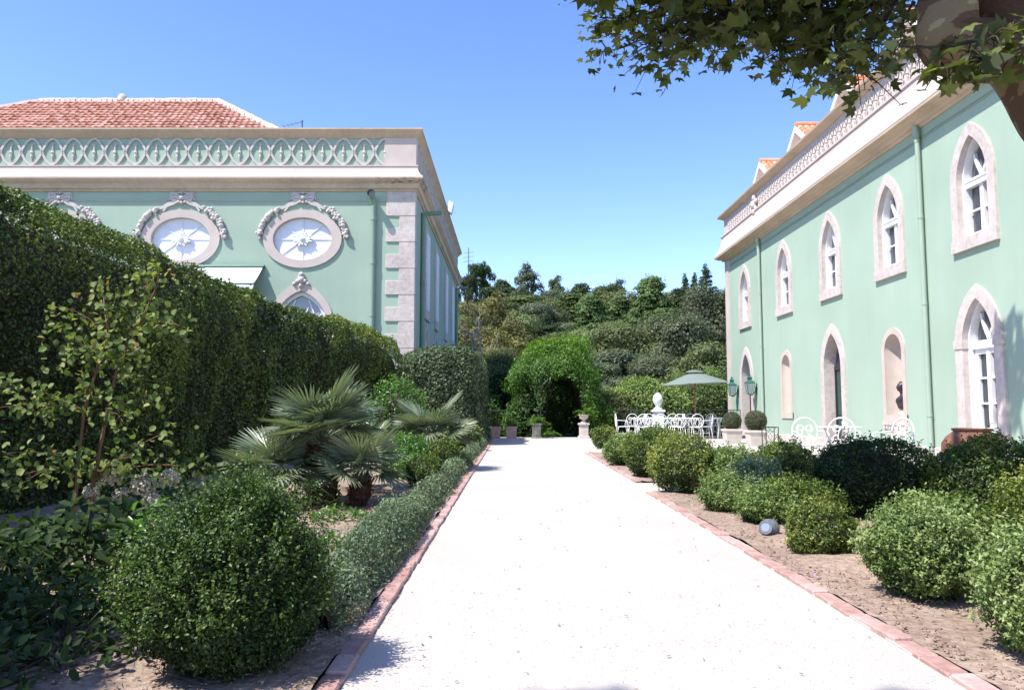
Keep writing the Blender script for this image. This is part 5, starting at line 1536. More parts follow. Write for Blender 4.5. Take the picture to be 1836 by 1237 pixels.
for (x, y, z, rad) in ((-2.95, 5.72, .50, .075), (-2.70, 5.70, .45, .09), (-2.52, 5.72, .50, .07), (-3.10, 5.75, .40, .06), (-2.62, 5.66, .34, .06), (-2.85, 5.68, .38, .06)):
    d = sphere_dirs(260, -.6)
    leaves('flower_head', np.array([x, y, z]) + d*rad*rng.uniform(.8, 1.05, (260, 1)), d, 0.022, M['flower_cream'], hy, 'diamond', 0.95, .4, (0, 0, .1), rng.uniform(.1, 1, 260))
# ------------------------------------------------------------------ garden furniture on the gravel
def iron_chair(name, label, group):
    """round-backed wrought iron armchair, facing +Y, standing at the origin"""
    root = thing(name, (0, 0, 0), label, 'chair', group)
    mb = MB()
    # hoop of the back, leaning, with scrolls inside
    hoop = [(0.215*math.cos(a), -0.20 - 0.10*max(0, (0.64 + 0.235*math.sin(a)) - 0.42), 0.645 + 0.235*math.sin(a)) for a in np.linspace(0, 2*PI, 24)[:-1]]
    mb.tube(hoop, 0.014, 6, closed=True)
    yb = lambda z: -0.20 - 0.10*max(0, z - 0.42)
    for s in (-1, 1):
        sc1 = [(s*(0.075 + 0.06*math.cos(a)*(1 - a/16)), 0, 0.70 + 0.06*math.sin(a)*(1 - a/16)) for a in np.linspace(-1.5, 7, 18)]
        mb.tube([(p[0], yb(p[2]), p[2]) for p in sc1], 0.009, 5)
        sc2 = [(s*(0.06*math.sin(t*PI)), 0, 0.42 + 0.30*t) for t in np.linspace(0, 1, 8)]
        mb.tube([(p[0], yb(p[2]), p[2]) for p in sc2], 0.009, 5)
        sc3 = [(s*(0.10 + 0.055*math.cos(a)*(1 - a/16)), 0, 0.555 + 0.05*math.sin(a)*(1 - a/16)) for a in np.linspace(1.5, 9, 18)]
        mb.tube([(p[0], yb(p[2]), p[2]) for p in sc3], 0.009, 5)
    mb.build('back', M['iron_white'], root, True)
    mb = MB()
    ring = [(0.225*math.cos(a), 0.225*math.sin(a), 0.435) for a in np.linspace(0, 2*PI, 20)[:-1]]
    mb.tube(ring, 0.013, 6, closed=True)
    for i in range(-4, 5):
        x = i*0.048; y = math.sqrt(max(.22**2 - x*x, 0)); mb.tube([(x, -y, .435), (x, y, .435)], 0.006, 4)
    for i in range(-3, 4):
        y = i*0.06; x = math.sqrt(max(.22**2 - y*y, 0)); mb.tube([(-x, y, .432), (x, y, .432)], 0.006, 4)
    mb.build('seat', M['iron_white'], root, True)
    for sx in (-1, 1):
        for sy in (-1, 1):
            MB().tube([(sx*.17, sy*.16, .43), (sx*.20, sy*.19, .25), (sx*.19, sy*.20, .12), (sx*.225, sy*.23, 0)], 0.012, 6).build('leg', M['iron_white'], root, True)
        MB().tube([(sx*.205, -.225, .66), (sx*.245, -.08, .655), (sx*.25, .10, .645), (sx*.245, .17, .61), (sx*.225, .15, .56), (sx*.215, .12, .44)], 0.012, 6).build('armrest', M['iron_white'], root, True)
    MB().tube([(-.17, 0, .2), (0, 0.04, .24), (.17, 0, .2)], .008, 5).tube([(0.0, -.17, .2), (0, .17, .2)], .008, 5).build('stretcher', M['iron_white'], root)
    return root
ch0 = iron_chair('garden_chair', 'x', 'white wrought iron garden chairs')
_first = [True]
def place_chair(x, y, face, label):
    c = ch0 if _first[0] else copy_tree(ch0)
    _first[0] = False
    c.location = (x, y, 0); c.rotation_euler = (0, 0, face); c['label'] = label
    return c
def table_rect(x0, x1, y0, y1, h, label):
    t = thing('garden_table', ((x0+x1)/2, (y0+y1)/2, 0), label, 'table', 'white iron garden tables')
    mb = MB(); mb.box(x0, x1, y0, y1, h - .012, h)
    mb.tube([(x0, y0, h-.03), (x1, y0, h-.03), (x1, y1, h-.03), (x0, y1, h-.03)], .016, 6, closed=True)
    mb.build('table_top', M['iron_white'], t)
    for x in (x0 + .15, x1 - .15):
        for y in (y0 + .12, y1 - .12):
            MB().tube([(x, y, h-.03), (x + .03*(1 if x < (x0+x1)/2 else -1), y, .35), (x, y, 0)], .018, 6).build('leg', M['iron_white'], t)
    mb = MB()
    for x in np.linspace(x0 + .3, x1 - .3, 7):
        for s in (-1, 1):
            mb.tube([(x + .08*math.cos(a)*(1 - a/18), y0, h - .10 + .05*math.sin(a)) for a in np.linspace(0, 6, 12)], .006, 4)
    mb.build('apron', M['iron_white'], t)
    return t
# long table with its chairs, then a second group by the corner of the house
table_rect(4.25, 6.55, 27.0, 27.9, 0.75, 'long white iron table set among chairs in front of the woods')
for i, (x, lab) in enumerate([(4.45, 'white iron chair on the near side of the long table, first from its path end'), (5.05, 'white iron chair on the near side of the long table, second from its path end'), (5.70, 'white iron chair on the near side of the long table, under the stone finial'), (6.3, 'white iron chair on the near side of the long table, nearest the house')]):
    place_chair(x + .05, 26.65, 0, lab)
for i, (x, lab) in enumerate([(4.35, 'white iron chair behind the long table, first from its path end'), (4.95, 'white iron chair behind the long table, second from its path end'), (5.85, 'white iron chair behind the long table, just past the stone finial'), (6.5, 'white iron chair behind the long table, nearest the house')]):
    place_chair(x + .1, 28.3, PI, lab)
place_chair(3.92, 27.45, -PI/2, 'white iron chair turned sideways at the path end of the long table')
place_chair(6.85, 27.4, PI/2, 'white iron chair turned sideways at the house end of the long table')
table_rect(7.15, 7.75, 27.3, 28.3, 0.75, 'small white iron table beside the corner of the house, under the parasol')
place_chair(7.85, 28.3, PI*0.75, 'white iron chair next to the corner of the green house')
place_chair(7.55, 29.0, PI, 'white iron chair behind the small table under the parasol')
for (x, lab) in ((4.75, 'small white pot standing on the path half of the long table'), (6.1, 'small white pot standing on the house half of the long table')):
    o = MB().lathe([(.03, 0), (.05, .01), (.045, .05), (.06, .12), (.05, .13), (.04, .06)], x, 27.4, .75, 12).build('table_pot', M['iron_white'], None, True)
    tag(o, lab, 'pot', 'small pots on the long table')
# bistro set in front of the entrance
rt = thing('round_table', (5.12, 12.1, 0), 'round white iron table with a small cup in front of the entrance arch', 'table')
MB().lathe([(.001, .735), (.33, .735), (.345, .742), (.34, .75), (.001, .75)], 5.12, 12.1, 0, 28).build('table_top', M['iron_white'], rt)
for k in range(3):
    a = k*2*PI/3 + .4
    MB().tube([(5.12 + .22*math.cos(a), 12.1 + .22*math.sin(a), .735), (5.12 + .10*math.cos(a), 12.1 + .10*math.sin(a), .4), (5.12 + .27*math.cos(a), 12.1 + .27*math.sin(a), 0)], .013, 6).build('leg', M['iron_white'], rt)
o = MB().lathe([(.03, 0), (.045, .02), (.05, .08), (.046, .08), (.04, .03), (.001, .02)], 5.20, 12.05, .75, 12).build('cup', M['iron_white'], None, True); tag(o, 'small white cup on the round iron table', 'cup')
place_chair(4.92, 12.75, PI, 'white iron chair behind the round table, on its path side')
place_chair(5.42, 12.65, PI*0.9, 'white iron chair behind the round table, on its house side')
place_chair(6.08, 12.35, PI*0.62, 'white iron chair standing alone below the statue niche')
# ------------------------------------------------------------------ parasol
um = thing('parasol', (6.66, 28.0, 0), 'open sage green parasol on a wooden pole over the terrace table', 'parasol')
mb = MB(); n = 8; R_ = 1.22
vs = []; cx, cy = 6.66, 28.0
rad = [0.0, 0.25, 0.55, 0.9, 1.0]; 
for j, q in enumerate(rad):
    for k in range(n*4):
        a = 2*PI*(k/(n*4)) + PI/8
        seg = (k % 4)/4
        pinch = 1 - 0.055*(4*seg*(1 - seg))*q
        z = 2.41 - 0.44*q**1.15 + 0.02*(4*seg*(1-seg))*q*(-0.5)
        x = R_*q*math.cos(a)*pinch
        vs.append((cx + x, cy + R_*q*math.sin(a)*pinch, z + 0.05*x))
m = n*4
mb.add(vs, [(j*m+k, j*m+(k+1) % m, (j+1)*m+(k+1) % m, (j+1)*m+k) for j in range(len(rad)-1) for k in range(m)])
mb.build('canopy', M['canvas_green'], um, True, 30)
mb = MB(); vs = []
for j, (q, z) in enumerate(((0.02, 2.47), (0.2, 2.44), (0.27, 2.385))):
    for k in range(16):
        a = 2*PI*k/16; vs.append((cx + R_*q*math.cos(a), cy + R_*q*math.sin(a), z))
mb.add(vs, [(j*16+k, j*16+(k+1) % 16, (j+1)*16+(k+1) % 16, (j+1)*16+k) for j in range(2) for k in range(16)])
mb.build('vent_cap', M['canvas_green'], um, True)
MB().tube([(cx, cy, 0), (cx, cy, 2.40)], .024, 10).build('pole', M['pole_wood'], um, True)
MB().lathe([(.001, 0), (.25, 0), (.25, .05), (.06, .08), (.04, .3), (.001, .3)], cx, cy, 0, 20).build('base', M['iron_black'], um, True, 40)
for k in range(8):
    a = 2*PI*k/8 + PI/8; e = R_*.97
    mb = MB().tube([(cx, cy, 2.36), (cx + e*math.cos(a), cy + e*math.sin(a), 1.965 + .05*e*math.cos(a))], .009, 4)
    mb.tube([(cx, cy, 1.85), (cx + e*.5*math.cos(a), cy + e*.5*math.sin(a), 2.165 + .025*e*math.cos(a))], .008, 4)
    mb.build('rib', M['pole_wood'], um)
# ------------------------------------------------------------------ stone finial on its pier, and the railing at the edge of the terrace
fi = thing('stone_finial', (5.72, 30.2, 0), 'white egg shaped stone finial on a pier rising behind the long table', 'finial')
MB().bbox(5.52, 5.92, 30.0, 30.4, 0, 0.95, .02).build('pier', M['stucco_white'], fi)
MB().bbox(5.47, 5.97, 29.95, 30.45, 0.95, 1.03, .02).build('cap', M['stucco_white'], fi)
MB().lathe([(.17, 0), (.17, .05), (.10, .09), (.08, .14), (.12, .19), (.19, .32), (.20, .42), (.17, .53), (.10, .62), (.04, .66), (.001, .68)], 5.72, 30.2, 1.03, 20).build('egg_finial', M['stucco_white'], fi, True, 40)
def railing(x0, x1, y, h, label):
    rl = thing('iron_railing', ((x0+x1)/2, y, 0), label, 'railing', 'railings at the end of the terrace')
    MB().tube([(x0, y, h), (x1, y, h)], .018, 6).tube([(x0, y, .1), (x1, y, .1)], .014, 6).build('rail', M['iron_black'], rl)
    b = MB().tube([(x0, y, 0.05), (x0, y, h)], .009, 5).build('baluster', M['iron_black'], rl)
    n = int((x1 - x0)/.13)
    for i in range(1, n + 1): copy_part(b, rl, Vector(b.location) + Vector((i*.13, 0, 0)))
railing(3.0, 5.5, 30.2, 1.02, 'black iron railing behind the path half of the long table')
railing(5.95, 9.0, 30.2, 1.02, 'black iron railing behind the parasol and the small table')
railing(-3.2, -0.1, 30.0, 1.0, 'black iron railing behind the two square terracotta planters')
# ------------------------------------------------------------------ potted box balls and stand
def square_pot(x, y, s, h, mat, name, label, cat, taper=.8, group=None):
    p = thing(name, (x, y, 0), label, cat, group)
    mb = MB(); a, b = s*taper/2, s/2
    mb.hexa([(x-a,y-a,0),(x+a,y-a,0),(x+a,y+a,0),(x-a,y+a,0),(x-b,y-b,h-.06),(x+b,y-b,h-.06),(x+b,y+b,h-.06),(x-b,y+b,h-.06)])
    mb.bbox(x-b-.025, x+b+.025, y-b-.025, y+b+.025, h-.058, h, .012)
    mb.build('tub', mat, p)
    MB().box(x-b+.03, x+b-.03, y-b+.03, y+b-.03, h, h+.012).build('earth', M['soil'], p)
    return p
M['planter_pale'] = pmat('pale_cast_stone', [(0.3, (0.52, 0.46, 0.40)), (0.7, (0.62, 0.56, 0.50))], scale=6, rough=0.9, bump=0.15)
def potted_ball(x, y, r, label, seed):
    p = square_pot(x, y, .50, .44, M['planter_pale'], 'planter', label, 'planter', .82, 'stone planters by the entrance')
    n = 5200; d = sphere_dirs(n, -.95); c = np.array([x, y, .44 + r*.86])
    L1 = Lumps(9, seed); k = 1 + .03*L1(d*r + c) - np.minimum(rng.exponential(.05, n), .25)
    leaves('box_ball', c + d*r*k[:, None], d + np.array([0, 0, .3]), .028, LM['box_dim'], p, 'diamond', .6, .6, (0, 0, .2), .45 + .2*L1(d*r) + rng.normal(0, .15, n))
    core_mesh('shade_core', c, (r*.85,)*3, M['twig'], p, seed)
LM['box_dim'] = leafmat('box_ball_leaf', [(0, (0.03, 0.042, 0.016)), (.5, (0.075, 0.095, 0.035)), (1, (0.15, 0.175, 0.065))], rough=.45, trans=.2)
potted_ball(6.72, 23.6, .285, 'stone tub with a clipped ball nearest the terrace tables', 301)
potted_ball(6.95, 22.0, .305, 'stone tub with a clipped ball next to the black wire stand', 302)
ws = thing('wire_stand', (6.75, 20.2, 0), 'tall black wire lantern stand in front of the clipped ball tubs', 'stand')
mb = MB()
for (dx, dy) in ((-.16, -.16), (.16, -.16), (.16, .16), (-.16, .16)): mb.tube([(6.75+dx, 20.2+dy, 0), (6.75+dx, 20.2+dy, .58)], .013, 5)
for z in (.06, .57): mb.tube([(6.59, 20.04, z), (6.91, 20.04, z), (6.91, 20.36, z), (6.59, 20.36, z)], .011, 5, closed=True)
mb.build('frame', M['iron_black'], ws)
for s in (-1, 1):
    for y in (20.04, 20.36): MB().tube([(6.75 + s*.1*math.cos(t*6), y, .06 + .5*t) for t in np.linspace(0, 1, 18)], .007, 4).build('scroll', M['iron_black'], ws)
# ------------------------------------------------------------------ terracotta
jar = thing('terracotta_jar', (6.55, 11.0, 0), 'big weathered terracotta jar with a wide rim before the glazed garden door', 'jar')
MB().lathe([(.001, 0), (.17, 0), (.22, .06), (.34, .25), (.40, .42), (.39, .54), (.33, .63), (.255, .69), (.235, .705), (.255, .72), (.262, .745), (.24, .75), (.215, .735), (.215, .70), (.30, .58), (.33, .45), (.001, .2)], 6.55, 11.0, 0, 36).build('body', M['terracotta'], jar, True, 60)
sp = thing('clay_pot', (4.02, 12.3, 0), 'small orange clay pot almost hidden between the pale bushes', 'pot')
MB().lathe([(.001, 0), (.09, 0), (.12, .26), (.14, .27), (.14, .33), (.12, .33), (.11, .27), (.001, .2)], 3.98, 12.3, 0.02, 18).build('body', M['tile_new'], sp, True, 40)
# planters and pedestals at the end of the drive
for (x, dx, lab) in ((-0.62, 0, 'faded terracotta square planter partly behind the edging hedge'), (-0.02, 0, 'faded terracotta square planter standing clear at the end of the drive')):
    p = square_pot(x, 28.2, .38, .42, M['terracotta_pale'], 'square_planter', lab, 'planter', .96, 'square terracotta planters at the end of the drive')
    P = np.stack([x + rng.normal(0, .13, 260), 28.2 + rng.normal(0, .13, 260), .42 + np.abs(rng.normal(0, .16, 260))], 1)
    leaves('plant', P, np.tile([0, -.3, .7], (260, 1)), .07, LM['broad'], p, 'oval', .45, .6, (0, 0, .6), rng.uniform(.2, .9, 260))['kind'] = 'stuff'
pd = thing('stone_pedestal', (0.90, 28.2, 0), 'short grey stone pedestal at the left foot of the leafy arbour', 'pedestal')
pd['label'] = 'short grey stone pedestal under a fern at the dark side of the arbour'
mb = MB().bbox(.72, 1.08, 28.02, 28.38, 0, .06, .01).bbox(.75, 1.05, 28.05, 28.35, .06, .48, .015).bbox(.72, 1.08, 28.02, 28.38, .48, .54, .015); mb.build('shaft', M['stone_grey'] if 'stone_grey' in M else M['stone'], pd)
pe = thing('stone_pedestal', (2.62, 28.2, 0), 'stone pedestal with a planted urn at the opening of the leafy arbour', 'pedestal')
mb = MB().bbox(2.42, 2.82, 28.0, 28.4, 0, .08, .01).bbox(2.46, 2.78, 28.04, 28.36, .08, .48, .015).bbox(2.42, 2.82, 28.0, 28.4, .48, .55, .015); mb.build('shaft', M['stone'], pe)
MB().lathe([(.001, 0), (.11, 0), (.11, .03), (.05, .07), (.06, .11), (.15, .16), (.18, .27), (.20, .28), (.20, .31), (.16, .31), (.001, .27)], 2.62, 28.2, .55, 18).build('urn', M['stone'], pe, True, 40)
def fern(x, y, z, n, L, label, seed, mat):
    root = thing('fern', (x, y, z), label, 'fern', 'ferns at the arbour')
    r = np.random.default_rng(seed); Ps = []; Ns = []
    for i in range(n):
        a = r.uniform(0, 2*PI); el = r.uniform(.3, 1.3); l = L*r.uniform(.7, 1.1)
        for t in np.linspace(.1, 1, 16):
            c = np.array([x + math.cos(a)*math.cos(el)*l*t, y + math.sin(a)*math.cos(el)*l*t, z + math.sin(el)*l*t - .55*l*t**2.2])
            for s in (-1, 1): Ps.append(c + s*.012*np.array([-math.sin(a), math.cos(a), 0])); Ns.append((0, 0, 1))
    leaves('foliage', np.array(Ps), np.array(Ns, float), .07, mat, root, 'diamond', .35, .35, (0, 0, 0), r.uniform(.2, .9, len(Ps)))
fern(.90, 28.2, .55, 34, .55, 'bright fern arching over the short grey pedestal', 11, LM['wisteria'])
fern(2.72, 28.2, .83, 40, .62, 'bright fern spilling from the urn at the arbour opening', 12, LM['wisteria'])
fern(1.22, 28.3, 0.05, 30, .75, 'fern growing from the ground between the pedestal and the dark opening', 13, LM['wisteria'])
# ------------------------------------------------------------------ wall lanterns
def lantern(y, label):
    L = thing('wall_lantern', (XF, y, 1.6), label, 'lantern', 'green lanterns beside the far arch')
    x = XF - .26
    mb = MB()
    def ring(z, s): return [(x-s, y-s, z), (x+s, y-s, z), (x+s, y+s, z), (x-s, y+s, z)]
    b, t = ring(1.60, .085), ring(2.02, .145)
    for p, q in zip(b, t): mb.tube([p, q], .013, 5)
    mb.tube(b, .014, 5, closed=True); mb.tube(t, .016, 5, closed=True)
    mb.lathe([(.001, 0), (.02, .02), (.085*1.2, .05)], x, y, 1.545, 8)
    mb.build('frame', M['iron_green'], L)
    for i in range(4):
        j = (i+1) % 4
        MB().add([b[i], b[j], t[j], t[i]], [(0,1,2,3)]).build('pane', M['glass_clear'], L)
    MB().lathe([(.215, 0), (.15, .05), (.09, .10), (.085, .15), (.12, .17), (.07, .22), (.03, .24), (.045, .28), (.001, .33)], x, y, 2.03, 4, ph=PI/4).build('roof', M['iron_green'], L)
    mb = MB().tube([(XF - .01, y, 1.85), (XF - .08, y, 1.70), (XF - .18, y, 1.56), (x, y, 1.56)], .016, 6)
    mb.box(XF - .02, XF - .001, y - .06, y + .06, 1.6, 2.0); mb.build('bracket', M['iron_green'], L)
lantern(30.55, 'green glazed lantern on the corner side of the far arch')
lantern(28.25, 'green glazed lantern between the far arch and the rain pipe')
# ------------------------------------------------------------------ bust in the round-headed niche
bu = thing('bust', (XF + .16, 18.0, .90), 'dark bronze bust of a woman with gathered hair standing in the round headed niche', 'bust')
bx, by, bz = XF + .14, 17.99, .90
MB().lathe([(.13, 0), (.13, .03), (.085, .06), (.07, .11), (.10, .13), (.001, .13)], bx, by, bz, 16).build('socle', M['stone'], bu, True, 40)
rings = [  # z, half x, half y, dx (towards the drive is -)
 (.12, .06, .07, .00), (.16, .10, .15, .00), (.24, .115, .20, .0), (.31, .125, .235, -.005), (.37, .115, .24, -.005), (.41, .09, .19, 0), (.44, .065, .11, 0), (.47, .05, .06, -.005),
 (.51, .048, .052, -.015), (.54, .055, .056, -.025), (.565, .082, .062, -.03), (.60, .095, .072, -.03), (.64, .102, .080, -.022), (.68, .110, .088, -.012), (.72, .105, .088, .0), (.75, .085, .075, .01), (.775, .05, .05, .015), (.785, .01, .01, .015)]
vs = []; m = 22
for (z, hx, hy, dx) in rings:
    for k in range(m):
        a = 2*PI*k/m; fx = -math.cos(a); px = hx*fx; py = hy*math.sin(a)
        if a < .36 or a > 2*PI - .36:       # profile: chin, lips, nose, brow
            w_ = 1 - min(a, 2*PI - a)/.40
            px -= w_*{.565: .018, .60: .012, .64: .036, .68: .012}.get(z, 0)
        if z > .60: px += .012*math.sin(k*2.9 + z*60)*(1 if fx > -.3 else .2)
        if z < .44: px += .008*math.sin(k*1.7 + z*40)
        vs.append((bx + dx + px, by + py, bz + z))
mb = MB().add(vs, [(i*m+k, i*m+(k+1) % m, (i+1)*m+(k+1) % m, (i+1)*m+k) for i in range(len(rings)-1) for k in range(m)] + [tuple((len(rings)-1)*m + k for k in range(m))])
mb.build('head_and_shoulders', M['bronze'], bu, True)
mb = MB()
for i in range(26):
    a = rng.uniform(.9, 2*PI - .9); z = rng.uniform(.62, .77); r = rng.uniform(.02, .034); q = .10*math.sqrt(max(1 - ((z - .67)/.13)**2, .1))
    mb.lathe([(.001, -r), (r*.8, -r*.5), (r, 0), (r*.8, r*.5), (.001, r)], bx - q*math.cos(a) + .01, by + q*math.sin(a)*.85, bz + z, 7)
mb.lathe([(.001, -.05), (.04, -.03), (.055, 0), (.04, .03), (.001, .05)], bx + .12, by, bz + .70, 10)
mb.build('hair', M['bronze'], bu, True)
# ------------------------------------------------------------------ garden light, rock, tile shards, things lying about
gl = thing('garden_light', (2.02, 6.15, 0), 'small grey stone garden light with a pale round lens at the brick edge', 'light')
mb = MB(); vs = []; m = 14
for i, (r, z) in enumerate([(.062, 0), (.075, .03), (.078, .07), (.066, .105), (.035, .128), (.005, .133)]):
    for k in range(m):
        a = 2*PI*k/m; q = r*(1 + .06*math.sin(k*3.1 + i)); vs.append((2.035 + q*math.cos(a), 6.17 + q*math.sin(a), .015 + z))
mb.add(vs, [(i*m+k, i*m+(k+1) % m, (i+1)*m+(k+1) % m, (i+1)*m+k) for i in range(5) for k in range(m)])
mb.build('body', M['lamp_grey'], gl, True)
mb = MB(); c = Vector((1.985, 6.105, .085)); nrm = Vector((-.45, -.75, .35)).normalized(); u_ = nrm.orthogonal().normalized(); w_ = nrm.cross(u_)
mb.tube([c - nrm*.03, c + nrm*.008], [.047, .050], 18); mb.build('rim', M['lamp_grey'], gl, True, 40)
mb = MB(); mb.tube([c + nrm*.004, c + nrm*.014], [.042, .030], 18); mb.build('lens', M['lamp_lens'], gl, True, 40)
def rock(x, y, r, label, seed, mat='rock'):
    Lr = Lumps(9/r*.12, seed); d = []; m = 12
    for i in range(9):
        th = PI*i/8
        for k in range(m): d.append((math.sin(th)*math.cos(2*PI*k/m), math.sin(th)*math.sin(2*PI*k/m), math.cos(th)))
    D = np.array(d); V = D*np.array([r*1.1, r*.9, r*.8])*(1 + .22*Lr(D*r*3))[:, None] + np.array([x, y, r*.55])
    o = np_mesh('rock', V, np.array([(i*m+k, (i+1)*m+k, (i+1)*m+(k+1) % m, i*m+(k+1) % m) for i in range(8) for k in range(m)]), M[mat])
    return tag(o, label, 'rock')
rock(2.03, 4.22, .045, 'rough brown rock at the foot of the light green leafy shrub', 3)
mb_i = 0
for i in range(9):
    x, y = 2.38 + rng.normal(0, .055), 4.42 + rng.normal(0, .05); s = rng.uniform(.025, .05); a = rng.uniform(0, PI)
    mb = MB(); z = .03
    pts = [(x + s*math.cos(a + k)*rng.uniform(.7, 1.1), y + s*math.sin(a + k)*rng.uniform(.7, 1.1)) for k in (0, 1.6, 3.1, 4.6)]
    tz = rng.uniform(-.012, .02, 4)
    mb.hexa([(p[0], p[1], z + t) for p, t in zip(pts, tz)] + [(p[0], p[1], z + t + .012) for p, t in zip(pts, tz)])
    o = mb.build('tile_shard', M['tile_new']); tag(o, 'broken orange tile shard lying in the heap behind the leafy shrub', 'shard', 'tile shards in the bed')
# fallen leaves and twigs on the drive
n = 90
y = 2.4 + rng.exponential(4.0, n); x = rng.uniform(-.55, 1.6, n)
LM['fallen'] = leafmat('fallen_leaf', [(0, (.10, .075, .05)), (.5, (.22, .19, .14)), (1, (.34, .30, .22))], rough=.8, trans=.1)
o = leaves('fallen_leaves', np.stack([x, y, np.full(n, .008)], 1), np.tile([0, 0, 1.], (n, 1)), .022, LM['fallen'], None, 'oval', .45, .22, (0, 0, 0), rng.uniform(0, 1, n)); tag(o, 'small dry leaves scattered over the pale gravel', None, None, 'stuff')
n = 420
x = rng.uniform(1.78, 3.0, n); y = 2.4 + rng.exponential(2.2, n)
k = y < 9.3
o = leaves('leaf_litter', np.stack([x, y, np.full(n, .045)], 1)[k], np.tile([0, 0, 1.], (k.sum(), 1)), .022, LM['fallen'], None, 'oval', .4, .5, (0, 0, 0), rng.uniform(0, 1, k.sum())); tag(o, 'dry leaf litter on the soil bed by the shrubs', None, None, 'stuff')
n = 500
x = rng.uniform(-3.2, -.75, n); y = 2.2 + rng.exponential(2.2, n)
o = leaves('leaf_litter', np.stack([x, y, np.full(n, .045)], 1), np.tile([0, 0, 1.], (n, 1)), .028, LM['fallen'], None, 'oval', .4, .5, (0, 0, 0), rng.uniform(0, 1, n)); tag(o, 'dry leaf litter on the shaded soil by the hedge', None, None, 'stuff')
LM['petal'] = leafmat('purple_petal', [(0, (.28, .08, .30)), (1, (.45, .2, .5))], trans=.2)
o = leaves('petals', np.array([[1.74 + rng.normal(0, .02), 4.55 + rng.normal(0, .03), .05] for _ in range(9)]), np.tile([0, 0, 1.], (9, 1)), .022, LM['petal'], None, 'oval', .6, .4, (0, 0, 0)); tag(o, 'a few purple petals fallen beside the brick edge', 'petals')
# ------------------------------------------------------------------ arbour grown over with climbers at the end of the drive
ab = thing('leafy_arbour', (1.9, 30.5, 0), 'dome of bright green climbers over an iron arbour with a dark opening', 'arbour')
mb = MB()
for y in (28.9, 30.6, 32.6):
    arc = [(1.95 - .88, y, 0)] + [(1.95 - .88*math.cos(a), y, 1.55 + .85*math.sin(a)) for a in np.linspace(0, PI, 12)] + [(1.95 + .88, y, 0)]
    mb.tube(arc, .025, 6)
for a in np.linspace(0, PI, 6): mb.tube([(1.95 - .88*math.cos(a), 28.9, 1.55 + .85*math.sin(a)), (1.95 - .88*math.cos(a), 32.6, 1.55 + .85*math.sin(a))], .012, 5)
mb.build('iron_frame', M['iron_black'], ab)
n = 260000
P = np.stack([rng.uniform(-.7, 4.0, n), rng.uniform(28.3, 33.2, n), rng.uniform(0, 3.9, n)], 1)
La, Lb = Lumps(1.5, 81), Lumps(4.0, 82)
q = 1 + .17*La(P) + .13*Lb(P)
fx = (P[:, 0] - 1.65)/1.9; fz = P[:, 2]/3.55
fy = np.abs(P[:, 1] - 30.7)/2.25
out_r = (np.abs(fx)**2.6 + np.abs(fz)**2.4 + fy**5)**(1/2.5)/q
tun = (np.abs((P[:, 0] - 1.93)/.74)**3 + np.abs(P[:, 2]/2.15)**3.2)**(1/3)*(1 - .10*Lb(P)*1.0)
keep = (out_r < 1) & (out_r > .70) & ((tun > 1.0) | (P[:, 1] > 32.4))
keep2 = (out_r < .95) & (tun > 1.0) & (tun < 1.2)
k = (keep | keep2 | ((out_r >= 1) & (out_r < 1.16) & (La(P*2.3) + .5*Lb(P*1.7) > .55) & (P[:, 2] > .5) & (rng.uniform(size=n) < .35))) & ~((tun*(1/(1 - .10*Lb(P))) < 1.04) & (P[:, 1] < 31.5))
k &= ~((P[:, 0] < .95 + .25*Lb(P)) & (P[:, 2] < 2.0 + .3*La(P)) & (P[:, 1] < 29.6) & (rng.uniform(size=n) < .85))
P = P[k]; N = unit(np.stack([fx[k]*1.0, (P[:, 1] - 30.7)/2.6, fz[k]*.7 + .15], 1))
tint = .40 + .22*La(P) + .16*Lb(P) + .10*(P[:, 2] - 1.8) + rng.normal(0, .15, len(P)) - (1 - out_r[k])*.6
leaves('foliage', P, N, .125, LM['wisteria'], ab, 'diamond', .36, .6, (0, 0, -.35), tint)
# inner mass of stems on both sides of the tunnel
mb = MB()
for i in range(46):
    s_ = -1 if i % 2 else 1; y = rng.uniform(29.8, 32.6); x = 1.95 + s_*rng.uniform(.66, .95)
    mb.tube([(x, y, 0), (x + rng.normal(0, .1), y + rng.normal(0, .15), 1.1), (1.95 + s_*rng.uniform(.2, .7), y + rng.normal(0, .2), rng.uniform(2.1, 2.7))], [.035, .025, .012], 5)
mb.build('stem', M['twig'], ab)['kind'] = 'stuff'
# bush mass between hedge and arbour and beyond the railing
def bush(x, y, rx, ry, rz, n, leaf, mat, label, seed, name='bush'):
    ball_shrub(name, (x, y, 0), (rx, ry, rz/2), label, 'bush', mat, n, leaf, 'diamond', .5, .16, 6.0, 'bushes behind the terrace', .3, .15, 0, seed)
bush(-1.35, 31.2, 1.0, .9, 2.0, 9000, .11, LM['wisteria'], 'bright bush beside the arbour above the square planters', 201)
bush(-0.2, 33.0, 1.1, .9, 2.9, 9000, .12, LM['broad'], 'dark shaded bush between the planters and the arbour', 202)
bush(-2.6, 33.5, 1.2, 1, 3.0, 8000, .13, LM['t_light'], 'olive green bush rising behind the block hedge', 203)
bush(4.1, 32.6, 1.0, .9, 1.9, 7000, .11, LM['t_olive'], 'olive bush behind the railing next to the arbour', 204)
bush(5.9, 33.2, 1.5, 1, 2.5, 9000, .12, LM['t_light'], 'yellow green bush behind the stone finial', 205)
bush(8.2, 33.6, 1.4, 1, 2.3, 8000, .12, LM['t_cedar'], 'dark green bush behind the parasol pole', 206)
